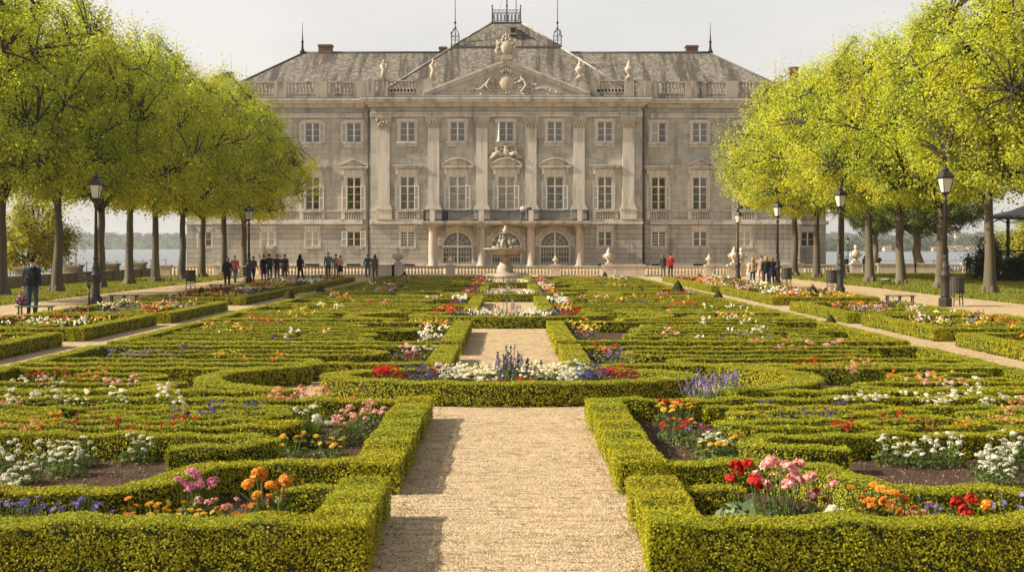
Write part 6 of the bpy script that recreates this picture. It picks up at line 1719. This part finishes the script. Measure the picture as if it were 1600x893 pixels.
def spikes(x, d, R_, n, cols, h0, h1, label, z0=0.008, name='lavender_clump'):
    o = empty(name, (x, d, z0), 0, label, 'flowers', 'spiky clumps in the ovals')
    st = B(); VS = {c: [] for c in cols}
    k = 0; foliage = 420
    a = g.uniform(0,6.28,foliage); r = R_*np.sqrt(g.random(foliage)); z = h0*0.85*g.random(foliage)
    V, F, Rn = leaf_quads(np.stack([np.cos(a)*r, np.sin(a)*r*0.6, z], 1), np.tile([0,-0.3,0.3],(foliage,1)), 0.09, 0.22, 0.8, g)
    link('foliage', np_mesh('foliage', V, F, M['greyherb'], Rn), o)
    for i in range(n):
        a = fr_.uniform(0,6.28); r = R_*math.sqrt(fr_.random()); x_, y_ = r*math.cos(a), r*0.6*math.sin(a); hz = fr_.uniform(h0, h1)*(1-0.35*(r/R_)**2); L = hz*fr_.uniform(0.25,0.42)
        st.tube([(x_*0.7,y_*0.7,0),(x_,y_,hz)], 0.006, 3, caps=False)
        m_ = 26; zz = hz-L + L*g.random(m_); aa = g.uniform(0,6.28,m_); rr = 0.026*(1-(zz-hz+L)/L*0.75)
        VS[cols[i % len(cols)]].append(np.stack([x_+np.cos(aa)*rr, y_+np.sin(aa)*rr, zz], 1))
    st.build('stems', M['stem'], o)
    for c, L in VS.items():
        if not L: continue
        P0 = np.concatenate(L); V, F, Rn = leaf_quads(P0, np.tile([0,-0.6,0.4],(len(P0),1)), 0.034, 0.8, 0.8, g); link('blossoms', np_mesh('blossoms', V, F, M['f_'+c], Rn), o)
    return o
# ovals
OVCOL = [['red','purple'], ['white'], ['cream','white'], ['white'], ['blue','maroon'], ['red','maroon']]
for k, c in enumerate(OVC):
    q = ORDN[k]
    A = [(-2.0,-1.45,['red','maroon'],'red flowers at the left end of the'), (-1.5,-1.0,['purple','blue','maroon'],'purple and dark red pansies left in the'), (-1.1,-0.2,['white','cream'],'white flowers left of centre in the'),
         (0.25,1.1,['cream','white'],'white flowers right of centre in the'), (1.05,1.55,['blue','purple'],'deep blue pansies right in the'), (1.5,2.05,['red','maroon'],'red flowers at the right end of the')]
    for xa, xb, cols, lab in A:
        drift(xa, c-0.02, xb, c-0.02, 1.35-0.32*abs(xa+xb)/2, cols, f'{lab} {q} oval hedge ring', h=0.38, dn=1.7 if k < 2 else 1.1, name='flower_drift', group='flower drifts in the ovals')
    drift(-1.3, c-0.62, 1.3, c-0.62, 0.3, ['maroon','red','maroon'], f'dark red edging along the near side of the {q} oval ring', h=0.24, dn=1.0, group='flower drifts in the ovals')
    spikes(0.0, c+0.1, 0.55, 62 if k == 0 else 46, ['lilac','purple'] if k in (0, 3) else ['pink','lilac','white'], 0.42, 0.80, f'spiky lilac clump rising in the middle of the {q} oval' if k in (0,3) else f'pink and lilac spikes rising in the middle of the {q} oval')
    spikes(-0.75, c+0.05, 0.2, 8, ['lilac'], 0.4, 0.6, f'thin lilac spikes left of the centre clump in the {q} oval')
# beds
PAL_ = [['white','cream'], ['orange','yellow'], ['red','salmon'], ['yellow'], ['pink','white'], ['purple','lilac'], ['salmon','pink'], ['maroon','purple'], ['cream'], ['orange','red']]
CN = {('white','cream'):'white', ('orange','yellow'):'orange and yellow', ('red','salmon'):'red and salmon', ('yellow',):'yellow', ('pink','white'):'pink and white', ('purple','lilac'):'purple and lilac', ('salmon','pink'):'salmon pink', ('maroon','purple'):'dark red and purple', ('cream',):'cream', ('orange','red'):'orange red'}
LABS = set(); ORDW = ['first','second','third','fourth','fifth','sixth']
def dl(cols, where):
    s_ = f'{CN[tuple(cols)]} flowers {where}'
    assert s_ not in LABS, s_
    LABS.add(s_); return s_
for bi, bd_ in enumerate(BEDS):
    s, D0, D1, key, ph = bd_['s'], bd_['D0'], bd_['D1'], bd_['key'], bd_['phrase']
    rr = random.Random(bi*7+5); pal_ = PAL_[:]; rr.shuffle(pal_)
    if bd_['strip']:
        n = 2 if D1-D0 < 5 else 3
        for k in range(n):
            da = D0+0.6+(D1-D0-1.0)*k/n; db = da+(D1-D0-1.0)/n-0.1; c = pal_.pop()
            xi = bd_['ix'](da)+0.32
            drift(s*xi, da, s*(xi+0.15), db, 0.62, c, dl(c, f"{['nearest','middle','last'][k]} by the path, bed {ph}"), h=0.34, dn=0.36)
    gp = bd_['gaps']
    for k, (dg, xt_, xo_, dm) in enumerate(gp):
        if not pal_: break
        if rr.random() < 0.25: continue
        if k % 2 == (bi % 2) and len(gp) > 2 and D0 < 50: 
            xa = rr.uniform(3.2, 4.4); xb = xa + rr.uniform(1.0, 2.0)
        else: xa = rr.uniform(4.6, 6.2); xb = min(8.4, xa + rr.uniform(1.2, 2.2))
        c = pal_.pop()
        drift(s*xa, dg, s*xb, dg+rr.uniform(-0.05, 0.05), 0.36, c, dl(c, f"in its {ORDW[k]} gap, bed {ph}"), h=0.375, dn=0.6)
        if k % 2 == 0 and pal_ and D0 < 60:
            c = pal_.pop(); drift(s*(xt_+0.55), dm, s*min(xt_+2.2, 8.2), dm+0.03, 0.24, c, dl(c, f"inside its {ORDW[k]} hairpin, bed {ph}"), h=0.35)
# between the scrolls of the second bed
for s in (-1, 1):
    for xa, xb, d, cols, lab in [(3.6,5.0,14.22,['red','maroon'],'red flowers between the two nearest hairpins'), (5.0,5.7,14.24,['orange','salmon'],'orange flowers farther out between the two nearest hairpins'), (5.9,7.4,16.0,['salmon','orange'],'salmon flowers in the outer gap of the second bed'), (3.0,4.2,15.17,['blue','purple'],'deep blue pansies between the middle hairpins'), (4.0,6.6,16.6,['white','cream','white'],'white band behind the last hairpin of the second bed'), (6.8,8.0,16.6,['salmon','orange','red'],'salmon and red flowers at the outer back of the second bed')]:
        drift(s*xa, d, s*xb, d, 0.26, cols, f'{lab} on the {SIDE[s]}', h=0.37, dn=0.8)
# side beds
for s in (-1, 1):
    for k, (nm, d0, d1) in enumerate(SB):
        xi, xo = (10.5, 14.3) if nm in 'abd' else (10.3, 14.0)
        rr = random.Random(k*3+s); pal_ = PAL_[:]; rr.shuffle(pal_)
        for j, (u, w_) in enumerate(((0.22, 'near the parterre edge'), (0.5, 'down the middle'), (0.8, 'near the walk edge'))):
            n = 2 if d1-d0 < 10 else 3
            for q in range(n):
                da = d0+0.7+(d1-d0-1.2)*q/n; db = da+(d1-d0-1.2)/n-0.3
                if not pal_: break
                c = pal_.pop(); x = s*(xi+(xo-xi)*u)
                drift(x, da, x+s*rr.uniform(-.3,.3), db, 0.75, c, dl(c, f"{w_} of {SBN[k]} {SIDE[s]} side bed, {['near','middle','far'][q] if n > 2 else ['near','far'][q]} part"), h=0.36, dn=0.27, group='flower drifts in the side beds')
# ================================================================ PEOPLE
def m_cloth(name, c, var=0.15): return m_simple(name, c, 0.85, 0, var, 14, spec=0.15)
SKIN = m_simple('skin', (0.50,0.31,0.215), 0.55, 0, 0.06, 10)
EYE = m_simple('eyes', (0.02,0.015,0.012), 0.3)
CL = {}
def cloth(c):
    k = tuple(c)
    if k not in CL: CL[k] = m_cloth('cloth', c)
    return CL[k]
def person(loc, rz, Hm, jacket, trousers, hair, label, walk=0.0, arms=('hang','hang'), longhair=False, coat=0.0, shoe=(0.03,0.025,0.02), female=False, vox=0.013, group=None, skirt=None, legs_skin=False, hood=None, headturn=0.0, lean=0.0):
    s = Hm/1.75
    src = []          # (builder, material slot) 0 skin 1 jacket 2 trousers 3 shoes
    def part(slot):
        b = B(); src.append((b, slot)); return b
    hipw = 0.092; sw = 0.185 if female else 0.205
    ph = walk
    def leg(side):
        f = ph*side
        hip = Vector((side*hipw, 0, 0.92)); knee = Vector((side*(hipw+0.012), 0.16*f - 0.02, 0.50)); ank = Vector((side*(hipw+0.012), 0.30*f if f > 0 else 0.36*f, 0.085 + (0.05*abs(f) if f < 0 else 0)))
        knee.y += -0.02
        b = part(0 if legs_skin else 2); b.tube([hip + Vector((0,0,0.04)), hip.lerp(knee, 0.35), knee, knee.lerp(ank, 0.35), ank], [0.098,0.088,0.062,0.060,0.046] if not legs_skin else [0.085,0.075,0.052,0.05,0.036], 12)
        b = part(3); b.tube([ank+Vector((0,0.03,-0.02)), ank+Vector((0,-0.02,-0.045)), ank+Vector((0,-0.11,-0.055)), ank+Vector((0,-0.17,-0.062))], [0.045,0.045,0.040,0.028], 10)
        return ank
    leg(-1); leg(1)
    b = part(2); b.tube([(0,0,0.86),(0,0,0.93),(0,0,1.02)], [(0.145,0.105),(0.168,0.115),(0.150,0.105)], 16)
    lean_v = Vector((0, -lean, 0))
    jr = 1.06
    b = part(1); b.tube([(0,0,0.90),(0,0,0.98),Vector((0,0,1.12))+lean_v*0.3,Vector((0,0.005,1.28))+lean_v*0.7,Vector((0,0.01,1.40))+lean_v,Vector((0,0.01,1.47))+lean_v], [(0.168*jr,0.118*jr),(0.165*jr,0.118*jr),(0.148*jr,0.112*jr) if female else (0.160*jr,0.118*jr),((sw-0.02)*jr,0.128*jr),((sw-0.015)*jr,0.105*jr),(0.085,0.075)], 18)
    for sd_ in (-1, 1): b.ell(Vector((sd_*(sw-0.025), 0.01, 1.395))+lean_v, (0.075,0.075,0.075), 10, 7)
    b = part(0); b.tube([Vector((0,0.012,1.44))+lean_v, Vector((0,0.0,1.56))+lean_v*1.1], [0.058,0.054], 10)
    hd = Vector((0,-0.012,1.64)) + lean_v*1.2; ch, sh = math.cos(headturn), math.sin(headturn)
    def H(x, y, z): return hd + Vector((x*ch - y*sh, x*sh + y*ch, z))
    b = part(0); b.ell(hd + Vector((0,0.012,0.018)), (0.076,0.094,0.098), 14, 10); b.ell(H(0,-0.035,-0.055), (0.052,0.056,0.058), 12, 8)
    b.tube([H(0,-0.088,0.005), H(0,-0.112,-0.022), H(0,-0.098,-0.032)], [0.011,0.017,0.013], 8)
    for sd_ in (-1, 1): b.ell(H(sd_*0.078, 0.012, -0.01), (0.012,0.022,0.032), 8, 6)
    b.tube([H(-0.022,-0.086,-0.062), H(0,-0.093,-0.060), H(0.022,-0.086,-0.062)], 0.008, 6)
    hand_pts = []
    for side, mode in ((-1, arms[0]), (1, arms[1])):
        sh_ = Vector((side*sw, 0.01, 1.395)) + lean_v
        f = -ph*side
        if mode == 'hang': el = sh_ + Vector((side*0.045, 0.10*(-f)*-1*0 + 0.04 + 0.10*f*-1*-1, -0.285)); wr = el + Vector((side*0.01, -0.07 - 0.10*f*-1, -0.245))
        elif mode == 'bent': el = sh_ + Vector((side*0.06, 0.04, -0.27)); wr = el + Vector((-side*0.10, -0.20, 0.06))
        elif mode == 'pocket': el = sh_ + Vector((side*0.085, 0.07, -0.27)); wr = el + Vector((-side*0.045, -0.09, -0.19))
        elif mode == 'rail': el = sh_ + Vector((side*0.05, -0.08, -0.26)); wr = el + Vector((-side*0.03, -0.20, -0.06))
        elif mode == 'hip': el = sh_ + Vector((side*0.17, 0.06, -0.24)); wr = el + Vector((-side*0.13, -0.05, -0.16))
        elif mode == 'face': el = sh_ + Vector((side*0.07, -0.09, -0.24)); wr = el + Vector((-side*0.06, -0.14, 0.20))
        elif mode == 'out': el = sh_ + Vector((side*0.20, 0.02, -0.18)); wr = el + Vector((side*0.16, -0.10, -0.10))
        else: el = sh_ + Vector((side*0.05, 0.02, -0.28)); wr = el + Vector((0, -0.03, -0.25))
        b = part(1); b.tube([sh_, sh_.lerp(el, 0.4), el, el.lerp(wr, 0.4), wr], [0.064,0.056,0.048,0.045,0.035], 10)
        d = (wr-el).normalized(); ou = Vector((side*0.55, -0.83, 0)); ou = (ou - d*ou.dot(d)).normalized(); acr = d.cross(ou)
        b = part(0); b.tube([wr - d*0.01, wr + d*0.04, wr + d*0.085], [(0.022,0.018),(0.036,0.019),(0.037,0.017)], 8)
        for k, fl in enumerate((0.066,0.076,0.071,0.056)):
            p0 = wr + d*0.078 + acr*((k-1.5)*0.0185); p1 = p0 + d*fl*0.55 - ou*(-0.004); p2 = p1 + d*fl*0.40 + ou*-0.016*-1*-1
            b.tube([p0, p1, p2], [0.0095,0.009,0.007], 6)
        t0 = wr + d*0.028 + ou*0.022; b.tube([t0, t0 + d*0.03 + ou*0.024, t0 + d*0.062 + ou*0.028], [0.012,0.011,0.008], 6)
        hand_pts.append(wr + d*0.11)
    allb = B(); pos = []; slot = []
    for b, sl in src:
        allb.add(b.v, b.f); pos += list(b.v); slot += [sl]*len(b.v)
    me = bpy.data.meshes.new('tmp'); me.from_pydata([tuple(v) for v in allb.v], [], allb.f)
    ob = bpy.data.objects.new('tmp', me); COL.objects.link(ob)
    md = ob.modifiers.new('r', 'REMESH'); md.mode = 'VOXEL'; md.voxel_size = vox; md.adaptivity = 0.0
    sm = ob.modifiers.new('s', 'SMOOTH'); sm.factor = 0.5; sm.iterations = 2
    dg = bpy.context.evaluated_depsgraph_get(); nm = bpy.data.meshes.new_from_object(ob.evaluated_get(dg))
    bpy.data.objects.remove(ob); bpy.data.meshes.remove(me)
    kd = kdtree.KDTree(len(pos))
    # denser samples along tubes for clean cloth boundaries
    for i, v in enumerate(pos): kd.insert(v, i)
    kd.balance()
    mats = [SKIN, cloth(jacket), cloth(trousers), cloth(shoe)]
    for m_ in mats: nm.materials.append(m_)
    mi = np.empty(len(nm.polygons), np.int32)
    for p in nm.polygons:
        c = p.center; _, i, _ = kd.find(c); q = slot[i]
        if q in (1, 2) and abs(c.x) < 0.26 and c.z > 0.85 and c.z < 1.06: q = 1 if c.z > 0.905 else 2
        if q == 0 and 1.38 < c.z < 1.485: q = 1
        if q in (2,0) and c.z < 0.075: q = 3
        mi[p.index] = q
    nm.polygons.foreach_set('material_index', mi); nm.polygons.foreach_set('use_smooth', np.ones(len(nm.polygons), bool))
    nm.transform(Matrix.Scale(s, 4)); nm.name = 'person_body'
    o = link('person', nm, None, loc, rz); tag(o, label, 'person', group)
    # hair
    b = B(); b.ell((hd + Vector((0,0.022,0.032))) if True else hd, (0.085,0.098,0.098), 16, 11)
    vs = []
    for v in b.v:
        q = Vector(v) - hd; fx = q.x*ch + q.y*sh; fy = -q.x*sh + q.y*ch
        if fy < -0.045 and q.z < 0.055: q = q*0.72        # keep the face free
        if q.z < -0.03 and not longhair: q = Vector((q.x*0.82, q.y*0.8, q.z*0.75))
        vs.append(hd + q)
    b.v = [tuple(v) for v in vs]
    if longhair:
        b.tube([H(0,0.06,0.05), H(0,0.088,-0.04), H(0,0.085,-0.14), H(0,0.095,-0.24)], [(0.07,0.05),(0.092,0.06),(0.100,0.05),(0.06,0.03)], 12)
        for sd_ in (-1,1): b.tube([H(sd_*0.07,0.0,0.04), H(sd_*0.088,0.01,-0.06), H(sd_*0.09,0.0,-0.18)], [0.028,0.032,0.018], 8)
    b.v = [(v[0]*s, v[1]*s, v[2]*s) for v in b.v]
    b.build('hair', cloth(hair), o)
    e = B()
    for sd_ in (-1,1): e.ell(H(sd_*0.031, -0.083, 0.012)*s, (0.011*s,0.008*s,0.008*s), 8, 6)
    e.build('eyes', EYE, o)
    if coat:
        c = B(); c.tube([(0,0,1.02),(0,0,0.92),(0,0.01,0.92-coat)], [(0.168,0.13),(0.185,0.14),(0.225,0.175)], 18, caps=False)
        c.v = [(v[0]*s, v[1]*s, v[2]*s) for v in c.v]; c.build('coat_skirt', cloth(jacket), o)
    if skirt:
        c = B(); c.tube([(0,0,1.03),(0,0,0.90),(0,0.0,0.52)], [(0.155,0.12),(0.185,0.14),(0.235,0.19)], 18, caps=False)
        c.v = [(v[0]*s, v[1]*s, v[2]*s) for v in c.v]; c.build('skirt', cloth(skirt), o)
    if hood is not None:
        c = B(); c.tube([Vector((-0.09,0.03,1.50))+lean_v, Vector((-0.07,0.11,1.46))+lean_v, Vector((0.07,0.11,1.46))+lean_v, Vector((0.09,0.03,1.50))+lean_v], 0.045, 9)
        c.v = [(v[0]*s, v[1]*s, v[2]*s) for v in c.v]; c.build('hood', cloth(hood), o)
    o['_h'] = 0; del o['_h']
    return o, [p*s for p in hand_pts]
BLK, NAVY, DBLUE, DGREY = (0.018,0.018,0.020), (0.022,0.026,0.045), (0.045,0.065,0.10), (0.06,0.06,0.065)
JEAN, BROWN, BEIGE, GREEN = (0.09,0.12,0.17), (0.11,0.065,0.04), (0.48,0.33,0.22), (0.10,0.15,0.10)
RED, PINK, DRED, HB, HD, HL = (0.48,0.035,0.03), (0.60,0.30,0.26), (0.20,0.05,0.04), (0.035,0.02,0.012), (0.015,0.012,0.01), (0.36,0.22,0.10)
AWAY, TOWARD = R(180), 0.0          # a figure faces -y (the camera) at 0
# man with the backpack
x, d = P(50, 497)
man, hp = person((x, d, 0), R(176), 1.94, NAVY, (0.035,0.055,0.085), HD, 'man seen from behind with a dark backpack and patterned bag at the left', arms=('hang','hang'), vox=0.0085, hood=(0.13,0.14,0.17))
b = B(); s = 1.94/1.75
b.ell((0,0.20*s,1.21*s),(0.165*s,0.095*s,0.245*s),14,10); b.box((0,0.205*s,1.18*s),(0.30*s,0.15*s,0.42*s),0,0,0.9); b.ell((0,0.285*s,1.10*s),(0.125*s,0.055*s,0.13*s),12,8)
for q in (-1,1): b.tube([(q*0.10*s,0.16*s,1.42*s),(q*0.115*s,0.06*s,1.49*s),(q*0.12*s,-0.07*s,1.45*s),(q*0.125*s,-0.145*s,1.28*s),(q*0.14*s,-0.06*s,1.05*s),(q*0.13*s,0.12*s,1.02*s)], (0.024*s), 6)
b.tube([(-0.05*s,0.2*s,1.44*s),(0,0.2*s,1.50*s),(0.05*s,0.2*s,1.44*s)], 0.012*s, 5)
b.bb(-0.10*s,0.10*s,0.335*s,0.342*s,1.16*s,1.175*s)
tag(b.build('backpack', cloth((0.02,0.022,0.02)), None, (x, d, 0), R(176)), 'dark rounded backpack worn by the man at the left', 'backpack')
M['bagcloth'] = None
m, nt, out = newmat('patterned_bag_cloth'); v = mapped(nt, (1,1,1)); vo = nt.nodes.new('ShaderNodeTexVoronoi'); vo.inputs['Scale'].default_value = 22; nt.links.new(v, vo.inputs['Vector'])
sc_ = nt.nodes.new('ShaderNodeSeparateColor'); nt.links.new(vo.outputs['Color'], sc_.inputs[0]); rp = ramp(nt, [(0.0,(0.03,0.015,0.02)),(0.55,(0.09,0.03,0.05)),(0.75,(0.35,0.14,0.18)),(1,(0.5,0.35,0.32))], 'CONSTANT'); nt.links.new(sc_.outputs[0], rp.inputs[0]); pbsdf(nt, out, rp.outputs[0], 0.8)
hpw = man.matrix_basis @ hp[1]
b = B(); b.ell((0,0,-0.26),(0.25,0.13,0.18),16,10,0,0.05,3); b.ell((0,0,-0.32),(0.23,0.13,0.12),14,8,0,0.04,4)
for q in (-0.04,0.04): b.tube([(-0.12,q,-0.16),(-0.07,q,-0.06),(0,q*0.4,0.0),(0.07,q,-0.06),(0.12,q,-0.16)], 0.012, 5)
tag(b.build('carrier_bag', m, None, (hpw.x-0.02, hpw.y, hpw.z), R(10)), 'patterned dark red bag hanging from the hand of the man at the left', 'bag')
PEOPLE = [
 # px, feet y, height, rz, kw
 (355, 452, 1.72, R(15), dict(jacket=BLK, trousers=BLK, hair=HB, label='woman in black with long hair walking on the left walk', walk=0.6, longhair=True, female=True, arms=('hang','pocket'), coat=0.18)),
 (367, 442, 1.72, R(30), dict(jacket=(0.40,0.09,0.08), trousers=JEAN, hair=HD, label='person in a red top just right of the woman in black', walk=0.7)),
 (396, 440, 1.66, R(160), dict(jacket=DGREY, trousers=BLK, hair=HB, label='person in dark grey right beside the farthest left lamp post', walk=-0.6, arms=('hang','bent'))),
 (412, 438.5, 1.72, R(200), dict(jacket=BLK, trousers=BLK, hair=HD, label='woman in black coat leftmost of the dark dressed group', coat=0.45, female=True, arms=('bent','hang'))),
 (421, 438, 1.80, R(170), dict(jacket=NAVY, trousers=BLK, hair=HD, label='tall person in navy second from left in the dark group', arms=('out','bent'))),
 (433, 439, 1.76, R(185), dict(jacket=BLK, trousers=DBLUE, hair=(0.10,0.05,0.03), label='person in black jacket and blue trousers in the middle of the dark group', arms=('pocket','pocket'))),
 (445, 438, 1.76, R(180), dict(jacket=(0.055,0.032,0.022), trousers=DGREY, hair=HD, label='person in dark brown coat rightmost of the dark group', coat=0.3, female=True)),
 (469, 442, 1.80, R(150), dict(jacket=BLK, trousers=(0.02,0.025,0.04), hair=HD, label='person all in black walking alone right of the dark group', walk=0.5, arms=('hip','hang'), longhair=True, female=True)),
 (513, 435.5, 1.88, R(195), dict(jacket=GREEN, trousers=(0.06,0.05,0.035), hair=(0.25,0.18,0.12), label='broad man in a green jacket in front of the balustrade', walk=0.3)),
 (525, 434.5, 1.74, R(185), dict(jacket=(0.24,0.15,0.12), trousers=(0.30,0.22,0.17), hair=HD, label='person in dull brown jacket beside the man in green', walk=0.3)),
 (532, 435, 1.66, R(150), dict(jacket=PINK, trousers=BLK, hair=HB, label='woman in pink top and black skirt right of the man in green', skirt=BLK, legs_skin=True, female=True, arms=('bent','out'))),
 (575, 433.2, 1.72, R(190), dict(jacket=(0.06,0.075,0.10), trousers=JEAN, hair=HB, label='person in blue grey jacket left of the pair by the downpipe', arms=('pocket','pocket'))),
 (586, 436, 1.74, R(165), dict(jacket=(0.15,0.09,0.06), trousers=(0.10,0.07,0.05), hair=(0.12,0.06,0.035), label='woman in a brown coat right of the pair by the downpipe', coat=0.25, female=True, longhair=True, walk=0.3)),
 (1036, 434, 1.74, R(175), dict(jacket=(0.05,0.05,0.05), trousers=JEAN, hair=(0.15,0.08,0.05), label='person in dark jacket left of the red jacket at the balustrade', longhair=True, female=True)),
 (1048, 434.5, 1.78, R(190), dict(jacket=RED, trousers=(0.05,0.04,0.04), hair=HB, label='person in a bright red jacket by the balustrade', arms=('bent','hang'))),
 (1176, 447.5, 1.68, R(183), dict(jacket=BEIGE, trousers=JEAN, hair=(0.34,0.21,0.09), label='woman in beige jacket and jeans leftmost of the right group', longhair=True, female=True)),
 (1189, 445, 1.80, R(178), dict(jacket=(0.42,0.28,0.20), trousers=(0.38,0.28,0.20), hair=(0.17,0.06,0.03), label='tall person in sand clothes half hidden in the right group', walk=0.2)),
 (1197, 448, 1.76, R(172), dict(jacket=BLK, trousers=NAVY, hair=(0.30,0.20,0.11), label='woman in black with light hair in the right group', longhair=True, female=True, arms=('bent','hang'))),
 (1206, 447.5, 1.72, R(186), dict(jacket=NAVY, trousers=BLK, hair=(0.26,0.10,0.04), label='auburn haired woman in navy rightmost of the right group', longhair=True, female=True, coat=0.3)),
 (1513, 433.5, 1.80, R(185), dict(jacket=BLK, trousers=NAVY, hair=HD, label='man in black standing alone by the right balustrade facing the lake', arms=('rail','hip')))]
for i, (px, y, Hm, rz, kw) in enumerate(PEOPLE):
    x, d = P(px, y); person((x, d, 0), rz, Hm, **kw)
for px, d, Hm, kw in [(1351, 111.5, 1.50, dict(jacket=BLK, trousers=BLK, hair=HD, label='dark figure behind the mossy bust by the lake', female=True, longhair=True)),
    (1322, 111.0, 1.48, dict(jacket=NAVY, trousers=BLK, hair=HD, label='dark figure left of the mossy bust by the lake')),
    (1373, 111.5, 1.58, dict(jacket=BLK, trousers=BLK, hair=(0.2,0.12,0.06), label='dark figure beside the slender lakeside tree', arms=('face','hang')))]:
    person(((px-795)*d/2000, d, 0), R(180), Hm, **kw)
for px, Hm, kw in [(817, 1.76, dict(jacket=(0.62,0.56,0.52), trousers=DBLUE, hair=HD, label='person in a white shirt on the palace balcony', arms=('rail','face'))),
    (827, 1.70, dict(jacket=DGREY, trousers=BLK, hair=HD, label='person in dark grey leaning on the palace balcony rail', arms=('rail','rail'), lean=0.10))]:
    D = PY + BY0 + 0.55; person(((px-795)*D/2000, D, 4.953), 0.0, Hm, **kw)
print('HEDGE LEAVES', HS['n'])
for o_ in COL.objects:
    if o_.get('label') and len(o_['label'].split()) > 16: print('LONG', o_['label'])
# ================================================================ AIR
hz = B(); hz.bb(-8000, 8000, -600, 8000, -4.0, 62.0)
m, nt, out = newmat('haze_air'); nt.nodes.clear(); out = nt.nodes.new('ShaderNodeOutputMaterial')
pv = nt.nodes.new('ShaderNodeVolumePrincipled'); pv.inputs['Color'].default_value = (0.88, 0.90, 0.92, 1); pv.inputs['Density'].default_value = 0.00016; pv.inputs['Anisotropy'].default_value = 0.3
nt.links.new(pv.outputs[0], out.inputs['Volume'])
if HAZE: tag(hz.build('haze', m), 'thin pale haze over the lake and far shore', 'haze', kind='stuff')
